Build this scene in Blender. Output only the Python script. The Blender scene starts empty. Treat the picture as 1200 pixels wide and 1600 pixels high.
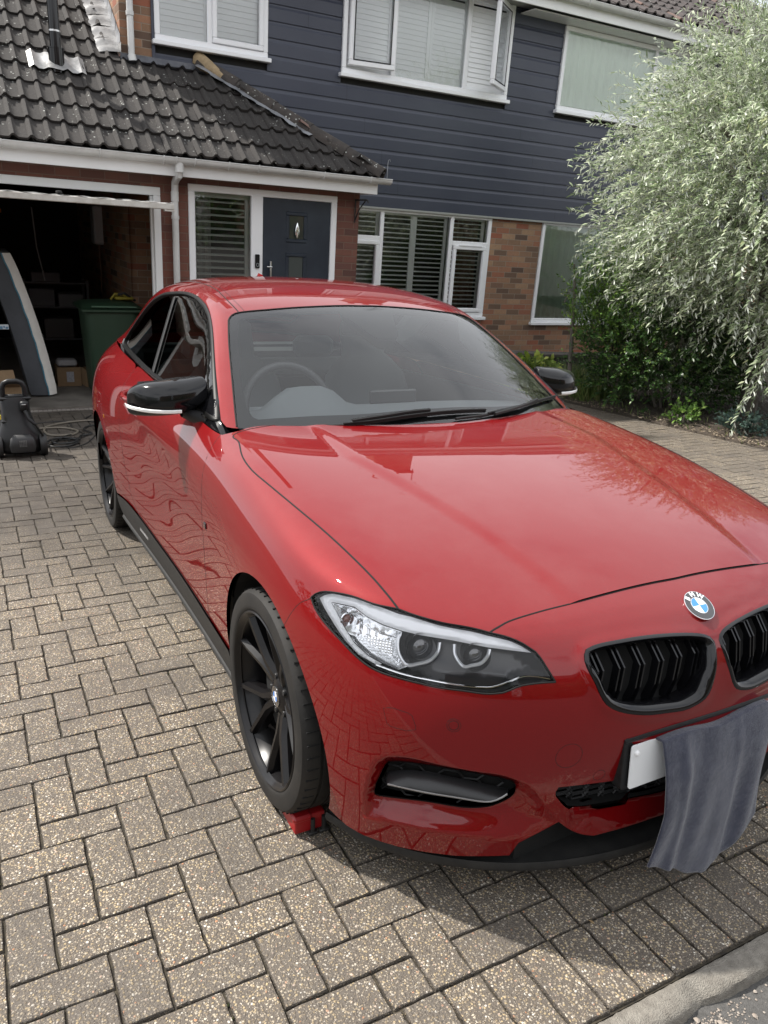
import bpy, bmesh, math, random
import numpy as np
from mathutils import Vector, Matrix
from mathutils.bvhtree import BVHTree
from mathutils.geometry import delaunay_2d_cdt, intersect_line_plane
R = math.radians
scene = bpy.context.scene
COL = scene.collection
random.seed(7)

# ------------------------------------------------------------------ camera, sky, sun, exposure
cam_d = bpy.data.cameras.new('camera')
cam_o = bpy.data.objects.new('camera', cam_d)
COL.objects.link(cam_o)
cam_d.sensor_fit = 'VERTICAL'
cam_d.sensor_height = 36.0
cam_d.lens = 36.0 * 1202.04 / 1600.0
cam_d.clip_start = 0.05
cam_d.clip_end = 3000
cam_o.matrix_world = Matrix(((0.884525, 0.107712, -0.453887, -1.486843), (-0.465140, 0.277670, -0.840561, -1.826554), (0.035492, 0.954619, 0.295708, 1.467468), (0.000000, 0.000000, 0.000000, 1.000000)))
scene.camera = cam_o
SUN_DIR = Vector((-.44, .41, .79)).normalized()      # towards the sun
world = bpy.data.worlds.new('World'); scene.world = world; world.use_nodes = True
wt = world.node_tree; bg = wt.nodes['Background']
sky = wt.nodes.new('ShaderNodeTexSky'); sky.sky_type = 'NISHITA'; sky.sun_disc = False
sky.sun_elevation = math.asin(SUN_DIR.z); sky.sun_rotation = math.atan2(SUN_DIR.x, SUN_DIR.y)
sky.air_density = 1.0; sky.dust_density = 2.5; sky.ozone_density = 1.0
# broken bright cloud over the blue
tcw = wt.nodes.new('ShaderNodeTexCoord')
mpw = wt.nodes.new('ShaderNodeMapping'); mpw.inputs['Scale'].default_value = (1, 1, 2.2)
nzw = wt.nodes.new('ShaderNodeTexNoise'); nzw.inputs['Scale'].default_value = 1.4; nzw.inputs['Detail'].default_value = 5; nzw.inputs['Roughness'].default_value = .55
rmw = wt.nodes.new('ShaderNodeMapRange'); rmw.inputs[1].default_value = .22; rmw.inputs[2].default_value = .50; rmw.interpolation_type = 'SMOOTHSTEP'
nz2 = wt.nodes.new('ShaderNodeTexNoise'); nz2.inputs['Scale'].default_value = 1.6; nz2.inputs['Detail'].default_value = 4
cr2 = wt.nodes.new('ShaderNodeValToRGB'); cr2.color_ramp.elements[0].position = .3; cr2.color_ramp.elements[0].color = (10.3, 10.6, 11.2, 1)
cr2.color_ramp.elements[1].position = .7; cr2.color_ramp.elements[1].color = (12.4, 12.6, 13.0, 1)
mxw = wt.nodes.new('ShaderNodeMix'); mxw.data_type = 'RGBA'
for a, b in ((tcw.outputs['Generated'], mpw.inputs[0]), (mpw.outputs[0], nzw.inputs['Vector']), (mpw.outputs[0], nz2.inputs['Vector']), (nzw.outputs['Fac'], rmw.inputs[0]), (nz2.outputs['Fac'], cr2.inputs[0]),
             (rmw.outputs[0], mxw.inputs['Factor']), (sky.outputs[0], mxw.inputs['A']), (cr2.outputs[0], mxw.inputs['B']), (mxw.outputs['Result'], bg.inputs[0])): wt.links.new(a, b)
bg.inputs[1].default_value = .094
sd_ = bpy.data.lights.new('sun', 'SUN'); sd_.energy = 5.0; sd_.angle = R(1.2); sd_.color = (1, .95, .88)
so = bpy.data.objects.new('sun', sd_); COL.objects.link(so); so.rotation_euler = SUN_DIR.to_track_quat('Z', 'Y').to_euler()
scene.view_settings.view_transform = 'Standard'; scene.view_settings.look = 'None'; scene.view_settings.exposure = .43; scene.view_settings.gamma = 1
# ------------------------------------------------------------------ materials
MATS = {}
def mat(name, col=(.5, .5, .5), rough=.5, metal=0, coat=0, spec=.5, noise=None, bump=None, trans=0, emit=None, coat_rough=.03, sheen=0):
    """principled material; noise=(scale, amount, colour2), bump=(scale, strength, distance)"""
    if name in MATS: return MATS[name]
    m = bpy.data.materials.new(name); m.use_nodes = True; nt = m.node_tree
    b = nt.nodes['Principled BSDF']
    b.inputs['Base Color'].default_value = (*col, 1); b.inputs['Roughness'].default_value = rough
    b.inputs['Metallic'].default_value = metal; b.inputs['Coat Weight'].default_value = coat
    b.inputs['Coat Roughness'].default_value = coat_rough; b.inputs['Specular IOR Level'].default_value = spec
    b.inputs['Transmission Weight'].default_value = trans; b.inputs['Sheen Weight'].default_value = sheen
    if emit: b.inputs['Emission Color'].default_value = (*emit[:3], 1); b.inputs['Emission Strength'].default_value = emit[3]
    tc = nt.nodes.new('ShaderNodeTexCoord')
    if noise:
        n = nt.nodes.new('ShaderNodeTexNoise'); n.inputs['Scale'].default_value = noise[0]; n.inputs['Detail'].default_value = 6
        n.inputs['Roughness'].default_value = .65
        nt.links.new(tc.outputs['Object'], n.inputs['Vector'])
        r = nt.nodes.new('ShaderNodeMapRange'); r.inputs[1].default_value = .35; r.inputs[2].default_value = .65
        r.inputs[3].default_value = 0; r.inputs[4].default_value = noise[1]
        nt.links.new(n.outputs['Fac'], r.inputs[0])
        mx = nt.nodes.new('ShaderNodeMix'); mx.data_type = 'RGBA'
        mx.inputs['A'].default_value = (*col, 1); mx.inputs['B'].default_value = (*noise[2], 1)
        nt.links.new(r.outputs[0], mx.inputs['Factor']); nt.links.new(mx.outputs['Result'], b.inputs['Base Color'])
    if bump:
        n = nt.nodes.new('ShaderNodeTexNoise'); n.inputs['Scale'].default_value = bump[0]; n.inputs['Detail'].default_value = 4
        nt.links.new(tc.outputs['Object'], n.inputs['Vector'])
        bp = nt.nodes.new('ShaderNodeBump'); bp.inputs['Strength'].default_value = bump[1]; bp.inputs['Distance'].default_value = bump[2]
        nt.links.new(n.outputs['Fac'], bp.inputs['Height']); nt.links.new(bp.outputs[0], b.inputs['Normal'])
    MATS[name] = m
    return m
class NT:
    """tiny node-graph writer"""
    def __init__(s, name):
        s.m = bpy.data.materials.new(name); s.m.use_nodes = True; s.t = s.m.node_tree
        s.b = s.t.nodes['Principled BSDF']; MATS[name] = s.m
        s.tc = s.t.nodes.new('ShaderNodeTexCoord')
    def n(s, kind, **kw):
        x = s.t.nodes.new('ShaderNode'+kind)
        for k, v in kw.items():
            if hasattr(x, k): setattr(x, k, v)
            else: raise KeyError(k)
        return x
    def put(s, sock, v):
        if hasattr(v, 'links') or hasattr(v, 'is_linked'): s.t.links.new(v, sock)
        else: sock.default_value = v
    def noise(s, vec, scale, detail=4, rough=.6, w=None):
        x = s.n('TexNoise'); x.inputs['Scale'].default_value = scale; x.inputs['Detail'].default_value = detail
        x.inputs['Roughness'].default_value = rough; s.put(x.inputs['Vector'], vec); return x.outputs['Fac']
    def voro(s, vec, scale, feature='F1', rnd=1.0):
        x = s.n('TexVoronoi', feature=feature); x.inputs['Scale'].default_value = scale
        x.inputs['Randomness'].default_value = rnd; s.put(x.inputs['Vector'], vec); return x
    def mp(s, v, a, b, c=0., d=1., smooth=False):
        x = s.n('MapRange'); s.put(x.inputs[0], v)
        if smooth: x.interpolation_type = 'SMOOTHSTEP'
        for i, q in zip((1, 2, 3, 4), (a, b, c, d)): x.inputs[i].default_value = q
        return x.outputs[0]
    def math(s, op, a, b=0.):
        x = s.n('Math', operation=op); s.put(x.inputs[0], a); s.put(x.inputs[1], b); return x.outputs[0]
    def mix(s, f, a, b, mode='MIX'):
        x = s.n('Mix', data_type='RGBA', blend_type=mode); s.put(x.inputs['Factor'], f)
        for k, v in (('A', a), ('B', b)):
            if isinstance(v, tuple) and len(v) == 3: v = (*v, 1)
            s.put(x.inputs[k], v)
        return x.outputs['Result']
    def ramp(s, f, stops):
        x = s.n('ValToRGB'); s.put(x.inputs[0], f); e = x.color_ramp.elements
        while len(e) > len(stops): e.remove(e[-1])
        while len(e) < len(stops): e.new(.5)
        for q, (p, c) in zip(e, stops): q.position = p; q.color = (*c, 1)
        return x.outputs[0]
    def bump(s, h, strength=.5, dist=.01, nrm=None):
        x = s.n('Bump'); x.inputs['Strength'].default_value = strength; x.inputs['Distance'].default_value = dist
        s.put(x.inputs['Height'], h)
        if nrm is not None: s.put(x.inputs['Normal'], nrm)
        return x.outputs[0]
# ------------------------------------------------------------------ objects
def link_mesh(name, verts, faces, m=None, parent=None, smooth=True, normals=None, loc=None):
    me = bpy.data.meshes.new(name); me.from_pydata([tuple(v) for v in verts], [], [tuple(f) for f in faces])
    if smooth: me.polygons.foreach_set('use_smooth', [True]*len(me.polygons))
    if normals is not None: me.normals_split_custom_set_from_vertices([tuple(n) for n in normals])
    if m is not None:
        for q in (m if isinstance(m, (list, tuple)) else [m]): me.materials.append(q)
    o = bpy.data.objects.new(name, me); COL.objects.link(o)
    if parent is not None: o.parent = parent
    if loc is not None: o.location = loc
    return o
class MB:
    """collects simple solids into one mesh"""
    def __init__(s): s.v = []; s.f = []; s.mi = []; s.k = 0
    def add(s, v, f):
        o = len(s.v); s.v += [tuple(x) for x in v]; s.f += [tuple(i+o for i in q) for q in f]; s.mi += [s.k]*len(f); return s
    def box(s, a, b, M=None):
        x0, y0, z0 = a; x1, y1, z1 = b
        v = [Vector(p) for p in ((x0,y0,z0),(x1,y0,z0),(x1,y1,z0),(x0,y1,z0),(x0,y0,z1),(x1,y0,z1),(x1,y1,z1),(x0,y1,z1))]
        if M is not None: v = [M@p for p in v]
        return s.add(v, [(0,3,2,1),(4,5,6,7),(0,1,5,4),(1,2,6,5),(2,3,7,6),(3,0,4,7)])
    def cbox(s, a, b, c=.004, M=None):
        """box with chamfered edges"""
        lo = [min(a[i], b[i]) for i in range(3)]; hi = [max(a[i], b[i]) for i in range(3)]
        c = min([c]+[(hi[i]-lo[i])*.45 for i in range(3)])
        V = []; ix = {}
        for sx in (0, 1):
            for sy in (0, 1):
                for sz in (0, 1):
                    for ax in range(3):
                        p = [ (hi if q else lo)[i] for i, q in enumerate((sx, sy, sz))]
                        for i, q in enumerate((sx, sy, sz)):
                            if i != ax: p[i] += -c if q else c
                        ix[(sx, sy, sz, ax)] = len(V); V.append(Vector(p))
        F = []
        g = lambda b_, ax: ix[(b_[0], b_[1], b_[2], ax)]
        for ax in range(3):
            u, w = [(1, 2), (2, 0), (0, 1)][ax]
            for sd in (0, 1):
                q = []
                for cu, cw in ((0, 0), (1, 0), (1, 1), (0, 1)):
                    b_ = [0]*3; b_[ax] = sd; b_[u] = cu; b_[w] = cw; q.append(g(b_, ax))
                F.append(tuple(q) if sd else tuple(reversed(q)))
            # edges along ax
            for cu in (0, 1):
                for cw in (0, 1):
                    b0 = [0]*3; b0[u] = cu; b0[w] = cw; b1 = list(b0); b1[ax] = 1
                    q = (g(b0, u), g(b1, u), g(b1, w), g(b0, w))
                    F.append(q if (cu == cw) else tuple(reversed(q)))
        for sx in (0, 1):
            for sy in (0, 1):
                for sz in (0, 1):
                    q = (ix[(sx,sy,sz,0)], ix[(sx,sy,sz,1)], ix[(sx,sy,sz,2)])
                    F.append(q if (sx+sy+sz) % 2 == 1 else tuple(reversed(q)))
        if M is not None: V = [M@p for p in V]
        return s.add(V, F)
    def tube(s, pts, r, n=10, cap=True, closed=False):
        pts = [Vector(p) for p in pts]; m = len(pts); rr = r if isinstance(r, (list, tuple)) else [r]*m
        V = []; up = None
        for i, p in enumerate(pts):
            if closed: t = pts[(i+1) % m]-pts[i-1]
            else: t = pts[min(i+1, m-1)]-pts[max(i-1, 0)]
            t.normalize()
            if up is None:
                up = Vector((0, 0, 1)) if abs(t.z) < .9 else Vector((1, 0, 0))
            a = (up-t*up.dot(t)).normalized(); b = t.cross(a); up = a
            for k in range(n):
                an = 2*math.pi*k/n; V.append(p+(a*math.cos(an)+b*math.sin(an))*rr[i])
        F = []
        for i in range(m if closed else m-1):
            j = (i+1) % m
            for k in range(n): F.append((i*n+k, i*n+(k+1) % n, j*n+(k+1) % n, j*n+k))
        if cap and not closed: F += [tuple(range(n-1, -1, -1)), tuple((m-1)*n+k for k in range(n))]
        return s.add(V, F)
    def lathe(s, prof, n=32, M=None, a0=0, a1=2*math.pi):
        """profile of (radius, height) about z"""
        full = abs(a1-a0-2*math.pi) < 1e-6; V = []; F = []; m = len(prof); k = n if full else n+1
        for i in range(k):
            a = a0+(a1-a0)*i/n
            for r, h in prof: V.append(Vector((r*math.cos(a), r*math.sin(a), h)))
        for i in range(n):
            j = (i+1) % k
            for q in range(m-1): F.append((i*m+q, j*m+q, j*m+q+1, i*m+q+1))
        if M is not None: V = [M@p for p in V]
        return s.add(V, F)
    def prism(s, poly, z0, z1, M=None):
        n = len(poly); V = [Vector((x, y, z0)) for x, y in poly]+[Vector((x, y, z1)) for x, y in poly]
        F = [tuple(range(n-1, -1, -1)), tuple(range(n, 2*n))]+[(i, (i+1) % n, n+(i+1) % n, n+i) for i in range(n)]
        if M is not None: V = [M@p for p in V]
        return s.add(V, F)
    def build(s, name, m=None, parent=None, smooth=False, bevel=0, loc=None, fix=True):
        me = bpy.data.meshes.new(name); me.from_pydata(s.v, [], s.f)
        if fix:
            bm = bmesh.new(); bm.from_mesh(me); bmesh.ops.recalc_face_normals(bm, faces=bm.faces); bm.to_mesh(me); bm.free()
        ms = m if isinstance(m, (list, tuple)) else [m]
        for q in ms: me.materials.append(q)
        if len(ms) > 1: me.polygons.foreach_set('material_index', s.mi)
        o = bpy.data.objects.new(name, me); COL.objects.link(o)
        if parent is not None: o.parent = parent
        if loc is not None: o.location = loc
        if smooth:
            me.polygons.foreach_set('use_smooth', [True]*len(me.polygons))
            me.set_sharp_from_angle(angle=R(smooth if smooth is not True else 40))
        if bevel:
            b = o.modifiers.new('bevel', 'BEVEL'); b.width = bevel; b.segments = 2; b.limit_method = 'ANGLE'; b.angle_limit = R(35)
        return o
def tag(o, label=None, cat=None, group=None, kind=None):
    if label: o['label'] = label
    if cat: o['category'] = cat
    if group: o['group'] = group
    if kind: o['kind'] = kind
    return o
def thing(name, loc, label, cat, group=None, rz=0):
    o = bpy.data.objects.new(name, None); COL.objects.link(o); o.location = loc; o.rotation_euler = (0, 0, rz)
    o.empty_display_size = .1
    return tag(o, label, cat, group)
def spline(pts, n, closed=False):
    """centripetal-ish Catmull-Rom through pts, n samples per span"""
    P = [Vector(p) for p in pts]; m = len(P); out = []
    for i in range(m if closed else m-1):
        p1 = P[i]; p2 = P[(i+1) % m]
        p0 = P[i-1] if (i > 0 or closed) else p1*2-p2
        p3 = P[(i+2) % m] if (i+2 < m or closed) else p2*2-p1
        for k in range(n):
            t = k/n
            out.append(.5*((2*p1)+(p2-p0)*t+(2*p0-5*p1+4*p2-p3)*t*t+(3*p1-p0-3*p2+p3)*t**3))
    if not closed: out.append(P[-1])
    return out
def resample(pts, step, smooth=True, closed=False):
    q = spline(pts, 8, closed) if smooth else [Vector(p) for p in pts]
    if closed: q = q+[q[0]]
    d = [0]
    for a, b in zip(q, q[1:]): d.append(d[-1]+(b-a).length)
    n = max(1, int(round(d[-1]/step))); out = []; j = 0
    for i in range(n+(0 if closed else 1)):
        t = d[-1]*i/n
        while j < len(d)-2 and d[j+1] < t: j += 1
        u = (t-d[j])/max(1e-9, d[j+1]-d[j]); out.append(q[j].lerp(q[j+1], min(1, max(0, u))))
    return out
def chain(*segs, step=.02):
    """closed outline from smooth segments that share end points (corners stay sharp)"""
    out = []
    for sg in segs:
        sm = True
        if isinstance(sg, tuple) and sg[0] == 'L': sg = sg[1]; sm = False
        r = resample(sg, step, sm)
        out += r[:-1]
    return out
def inpoly(p, poly):
    x, y = p; c = False; n = len(poly); j = n-1
    for i in range(n):
        xi, yi = poly[i]; xj, yj = poly[j]
        if (yi > y) != (yj > y) and x < (xj-xi)*(y-yi)/(yj-yi)+xi: c = not c
        j = i
    return c
def pdist(P, poly, closed=True):
    """distance of points P (n,2) to a polyline"""
    A = np.array(poly, float); B = np.roll(A, -1, 0) if closed else A[1:]
    if not closed: A = A[:-1]
    d = B-A; L = np.maximum((d**2).sum(1), 1e-12); P = np.asarray(P, float)
    t = np.clip(((P[:, None, :]-A[None])*d[None]).sum(2)/L[None], 0, 1)
    q = A[None]+t[..., None]*d[None]
    return np.sqrt(((P[:, None]-q)**2).sum(2)).min(1)
def inpoly_np(P, poly):
    P = np.asarray(P, float); c = np.zeros(len(P), bool); n = len(poly); j = n-1
    for i in range(n):
        xi, yi = poly[i]; xj, yj = poly[j]
        if yi != yj:
            m = ((yi > P[:, 1]) != (yj > P[:, 1])) & (P[:, 0] < (xj-xi)*(P[:, 1]-yi)/(yj-yi)+xi)
            c ^= m
        j = i
    return c
class Frame:
    def __init__(s, d):
        s.d = Vector(d).normalized(); s.a = s.d.cross(Vector((0, 0, 1)) if abs(s.d.z) < .95 else Vector((0, 1, 0))).normalized(); s.b = s.a.cross(s.d)
    def to2(s, p): p = Vector(p); return (p.dot(s.a), p.dot(s.b))
    def to3(s, q, depth=0): return s.a*q[0]+s.b*q[1]+s.d*depth
def panel(name, outline, d, surf, step=.02, holes=(), lines=(), depth=None, m=None, parent=None, mirror=None, flange=.012, off=0., grad=True, raw=False):
    """cut a panel out of a master surface. outline/holes/lines: 3-D points on it; d: projecting direction (into the body);
    depth: function (n,2)->inward displacement along d. mirror: 'join' adds the other half to the same mesh, 'both' makes a second object"""
    fr = Frame(d); loops = [[fr.to2(p) for p in outline]]+[[fr.to2(p) for p in h] for h in holes]
    lns = [[fr.to2(p) for p in l] for l in lines]
    pts = []; edges = []
    for lp in loops:
        o = len(pts); pts += lp; edges += [(o+i, o+(i+1) % len(lp)) for i in range(len(lp))]
    nb = len(pts)
    for lp in lns:
        o = len(pts); pts += lp; edges += [(o+i, o+i+1) for i in range(len(lp)-1)]
    A = np.array(loops[0]); lo = A.min(0); hi = A.max(0)
    gx = np.arange(lo[0]+step*.37, hi[0], step); gy = np.arange(lo[1]+step*.41, hi[1], step*.866)
    G = np.array([(x+(step*.5 if j % 2 else 0), y) for j, y in enumerate(gy) for x in gx])
    if len(G):
        k = inpoly_np(G, loops[0])
        for h in loops[1:]: k &= ~inpoly_np(G, h)
        G = G[k]
    if len(G):
        k = np.ones(len(G), bool)
        for lp in loops: k &= pdist(G, lp) > step*.5
        for lp in lns: k &= pdist(G, lp, False) > step*.45
        G = G[k]
    allp = [Vector(p) for p in pts]+[Vector(tuple(p)) for p in G]
    v2, e2, f2, ov, oe, of = delaunay_2d_cdt(allp, edges, [], 0, 1e-7)
    V2 = np.array([tuple(v) for v in v2]); cen = np.array([np.mean(V2[list(f)], 0) for f in f2])
    k = inpoly_np(cen, loops[0])
    for h in loops[1:]: k &= ~inpoly_np(cen, h)
    F = [tuple(f) for f, kk in zip(f2, k) if kk]
    used = sorted({i for f in F for i in f}); mp_ = {o: i for i, o in enumerate(used)}
    F = [tuple(mp_[i] for i in f) for f in F]; V2 = V2[used]
    bnd = set()
    for i, o in enumerate(used):
        if any(q < nb for q in ov[o]): bnd.add(i)
    P = []; N = []
    src3 = list(outline)+[p for h in holes for p in h]
    for i, (o, q) in enumerate(zip(used, V2)):
        q = tuple(q)
        h = surf.cast(fr.to3(q, -6), fr.d)
        c0 = None
        for s_ in ov[o]:
            if s_ < nb: c0 = Vector(src3[s_])
        if h is None or (c0 is not None and (h[0]-c0).length > .05):
            ref = c0 if c0 is not None else fr.to3(q, 0)
            if c0 is None: h = surf.near(fr.to3(q, np.mean([p.dot(fr.d) for p in P[-3:]]) if P else 0))
            else: h = surf.near(ref)
        p, n = h
        if c0 is not None and abs(c0.x) < 1e-3:
            p = Vector((0, p.y, p.z)); n = Vector((0, n.y, n.z)).normalized()
        P.append(p+n*off); N.append(n)
    if depth is not None:
        e = .0015; D0 = depth(V2); Dx = depth(V2+np.array([e, 0])); Dy = depth(V2+np.array([0, e]))
        for i in range(len(P)):
            n = N[i]; dn = n.dot(fr.d)
            # tangents of the displaced surface in the projecting frame
            sa = -n.dot(fr.a)/dn; sb = -n.dot(fr.b)/dn
            ta = fr.a+fr.d*(sa+(Dx[i]-D0[i])/e); tb = fr.b+fr.d*(sb+(Dy[i]-D0[i])/e)
            nn = ta.cross(tb).normalized()
            if nn.dot(fr.d) > 0: nn = -nn
            if grad: N[i] = nn
            f = min(1.0, abs(P[i].x)/.07); f = f*f*(3-2*f); dd = fr.d*float(D0[i])
            P[i] = P[i]+Vector((dd.x*f, dd.y, dd.z))
            if abs(P[i].x) < 1e-5: N[i] = Vector((0, N[i].y, N[i].z)).normalized()
            elif f < 1: N[i] = Vector((N[i].x*f+(1-f)*N[i].x*f, N[i].y, N[i].z)).normalized()
    # orient
    a, b, c = F[0]
    F = [f if (P[f[1]]-P[f[0]]).cross(P[f[2]]-P[f[0]]).dot(fr.d) < 0 else (f[0], f[2], f[1]) for f in F]
    if raw: return P, N, F
    if flange:
        ec = {}
        for f in F:
            for i in range(3): ec[(f[i], f[(i+1) % 3])] = 1
        be = [e for e in ec if (e[1], e[0]) not in ec]
        bs = sorted({i for e in be for i in e}); top = {}; bot = {}
        for i in bs:
            top[i] = len(P); P.append(P[i].copy()); N.append(None)
        for i in bs:
            bot[i] = len(P); P.append(P[i]-N[i]*flange*.8+fr.d*flange*.2); N.append(None)
        acc = {}
        for a, b in be:
            if abs(P[a].x) < 1e-4 and abs(P[b].x) < 1e-4: continue
            q = (top[a], bot[a], bot[b], top[b]); q = q[::-1]
            F.append((top[b], top[a], bot[a], bot[b]))
            nn = (P[bot[a]]-P[a]).cross(P[b]-P[a])
            nn = -nn if False else nn
            for k_ in (top[a], top[b], bot[a], bot[b]): acc[k_] = acc.get(k_, Vector())+nn
        for k_ in range(len(N)):
            if N[k_] is None: N[k_] = acc.get(k_, Vector((0, 0, 1))).normalized() if acc.get(k_, Vector()).length > 0 else Vector((0, 0, 1))
            if k_ >= min(top.values()): N[k_] = -N[k_]
    def mir(P, N, F): return [Vector((-p.x, p.y, p.z)) for p in P], [Vector((-n.x, n.y, n.z)) for n in N], [tuple(reversed(f)) for f in F]
    if mirror == 'join':
        P2, N2, F2 = mir(P, N, F); o = len(P); P = P+P2; N = N+N2; F = F+[tuple(i+o for i in f) for f in F2]
    ob = link_mesh(name, P, F, m, parent, True, N)
    if mirror == 'both':
        P2, N2, F2 = mir(P, N, F); return ob, link_mesh(name, P2, F2, m, parent, True, N2)
    return ob
def on(surf, p, d):
    h = surf.cast(p, d); return h[0] if h else surf.near(p)[0]
def ring_along(surf, pts, r, depth, n=6, mirror=True, closed=False, mb=None, dense=.02, smooth=True):
    mb = mb or MB(); q = resample(pts, dense, smooth, closed); P = []
    for p in q:
        h = surf.near(p); P.append(h[0]-h[1]*depth)
    mb.tube(P, r, n, closed=closed)
    if mirror: mb.tube([Vector((-p.x, p.y, p.z)) for p in P], r, n, closed=closed)
    return mb
def make_paint():
    g = NT('red_car_paint'); b = g.b; ob = g.tc.outputs['Object']
    fl = g.noise(ob, 900, 2, .5)
    b.inputs['Metallic'].default_value = .12; b.inputs['Specular IOR Level'].default_value = .05
    dust = g.mp(g.noise(ob, 3.5, 6, .7), .45, .75)
    spk = g.mp(g.voro(ob, 55).outputs['Distance'], .0, .035, 1, 0)
    col = g.mix(g.mp(fl, .3, .7), (.150, .0013, .0026), (.205, .0018, .0034))
    geo = g.n('NewGeometry'); sx = g.n('SeparateXYZ'); g.put(sx.inputs[0], geo.outputs['Normal'])
    upf = g.mp(sx.outputs['Z'], .3, 1.0)
    dm = g.math('MULTIPLY', g.math('ADD', g.math('MULTIPLY', dust, .028), .002), upf)
    dm = g.math('ADD', dm, g.math('MULTIPLY', g.math('MULTIPLY', spk, .35), g.mp(g.noise(ob, 40, 2), .58, .62)))
    g.put(b.inputs['Base Color'], g.mix(dm, col, (.55, .48, .45)))
    b.inputs['Roughness'].default_value = .5
    b.inputs['Coat Weight'].default_value = 1.0; b.inputs['Coat IOR'].default_value = 1.5
    g.put(b.inputs['Coat Roughness'], g.mp(g.noise(ob, 6, 5, .7), .35, .8, .004, .03))
    return g.m
PAINT = make_paint()
GLOSSB = mat('gloss_black', (.005, .005, .006), .10, spec=.45)
SATB = mat('satin_black_plastic', (.011, .011, .012), .42, spec=.25, noise=(30, .4, (.03, .03, .03)))
MATB = mat('rough_black_plastic', (.015, .015, .015), .6, spec=.35, noise=(25, .6, (.030, .029, .027)), bump=(300, .15, .002))
DEEP = mat('dark_cavity', (.004, .004, .004), .9)
CHROME = mat('chrome', (.78, .79, .8), .08, metal=1)
SILVER = mat('silver_reflector', (.92, .93, .94), .14, metal=.92)
RUBBER = mat('tyre_rubber', (.014, .0135, .013), .68, spec=.3, noise=(9, .6, (.030, .027, .024)), bump=(90, .2, .002))
RIMB = mat('black_alloy', (.005, .005, .006), .28, coat=.12, spec=.25, noise=(6, .25, (.018, .014, .011)))
WHITE = mat('white_upvc', (.86, .87, .89), .28, noise=(3, .2, (.72, .73, .74)))
def glass_mat(name, tint=(1, 1, 1), refl=1.0, ior=1.5, rough=.0):
    """clear sheet: transparent plus fresnel reflection"""
    m = bpy.data.materials.new(name); m.use_nodes = True; t = m.node_tree
    for n in list(t.nodes): t.nodes.remove(n)
    o = t.nodes.new('ShaderNodeOutputMaterial'); tr = t.nodes.new('ShaderNodeBsdfTransparent'); gl = t.nodes.new('ShaderNodeBsdfGlossy')
    mx = t.nodes.new('ShaderNodeMixShader'); fr = t.nodes.new('ShaderNodeFresnel'); fr.inputs['IOR'].default_value = ior
    tr.inputs['Color'].default_value = (*tint, 1); gl.inputs['Color'].default_value = (refl, refl, refl, 1); gl.inputs['Roughness'].default_value = rough
    t.links.new(fr.outputs[0], mx.inputs[0]); t.links.new(tr.outputs[0], mx.inputs[1]); t.links.new(gl.outputs[0], mx.inputs[2]); t.links.new(mx.outputs[0], o.inputs[0])
    MATS[name] = m; return m
GLASS_W = glass_mat('windscreen_glass', (.94, .98, .97), 1, 1.60, .0)
GLASS_S = glass_mat('tinted_side_glass', (.30, .34, .33), 1, 1.7, .005)
GLASS_L = glass_mat('lamp_cover', (.99, .99, 1), 1, 1.38, .0)
GLASS_H = glass_mat('house_glass', (.97, 1, .985), 1, 1.8, .0)
# ------------------------------------------------------------------ setting materials
def brick_mat(name, stops, mortar, msize=.010, rough=.85, dirt=.25):
    g = NT(name); b = g.b; ob = g.tc.outputs['Object']; sp = g.n('SeparateXYZ'); g.put(sp.inputs[0], ob)
    u = g.math('ADD', sp.outputs['X'], sp.outputs['Y']); cb = g.n('CombineXYZ'); g.put(cb.inputs[0], u); g.put(cb.inputs[1], sp.outputs['Z'])
    wob = g.noise(ob, 14, 3); 
    br = g.n('TexBrick'); g.put(br.inputs['Vector'], cb.outputs[0]); br.offset = .5
    for k, v in (('Scale', 1), ('Mortar Size', msize*.5), ('Mortar Smooth', .25), ('Bias', 0), ('Brick Width', .2255), ('Row Height', .075)): br.inputs[k].default_value = v
    br.inputs['Color1'].default_value = (0, 0, 0, 1); br.inputs['Color2'].default_value = (1, 1, 1, 1); br.inputs['Mortar'].default_value = (.5, .5, .5, 1)
    rgb = g.n('SeparateColor'); g.put(rgb.inputs[0], br.outputs['Color'])
    col = g.ramp(rgb.outputs[0], stops)
    n1 = g.noise(ob, 30, 6, .7); col = g.mix(g.mp(n1, .3, .7, 0, dirt), col, (.06, .05, .045))
    n2 = g.noise(ob, 1.2, 4, .6); col = g.mix(g.mp(n2, .4, .75, 0, .3), col, (.10, .085, .07))
    col = g.mix(br.outputs['Fac'], col, mortar)
    g.put(b.inputs['Base Color'], col); b.inputs['Roughness'].default_value = rough
    h = g.math('SUBTRACT', g.math('MULTIPLY', n1, .35), br.outputs['Fac'])
    g.put(b.inputs['Normal'], g.bump(h, .7, .006)); return g.m
BRICK_P = brick_mat('porch_brick', [(0, (.10, .038, .030)), (.3, (.16, .055, .038)), (.6, (.20, .075, .050)), (1, (.13, .050, .040))], (.16, .10, .075))
BRICK_M = brick_mat('house_brick', [(0, (.11, .065, .045)), (.22, (.27, .155, .09)), (.42, (.37, .20, .115)), (.62, (.33, .105, .055)), (.8, (.42, .26, .15)), (1, (.20, .11, .07))], (.27, .22, .17), .009)
def siding_mat():
    g = NT('siding'); b = g.b; ob = g.tc.outputs['Object']; mpn = g.n('Mapping'); g.put(mpn.inputs[0], ob); mpn.inputs['Scale'].default_value = (3, 60, 60)
    n = g.noise(mpn.outputs[0], 3, 5, .6); n2 = g.noise(ob, .8, 3)
    g.put(b.inputs['Base Color'], g.mix(g.mp(n2, .35, .7), (.036, .042, .066), (.050, .057, .082)))
    b.inputs['Roughness'].default_value = .42; g.put(b.inputs['Normal'], g.bump(n, .35, .0015)); return g.m
SIDING = siding_mat()
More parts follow.
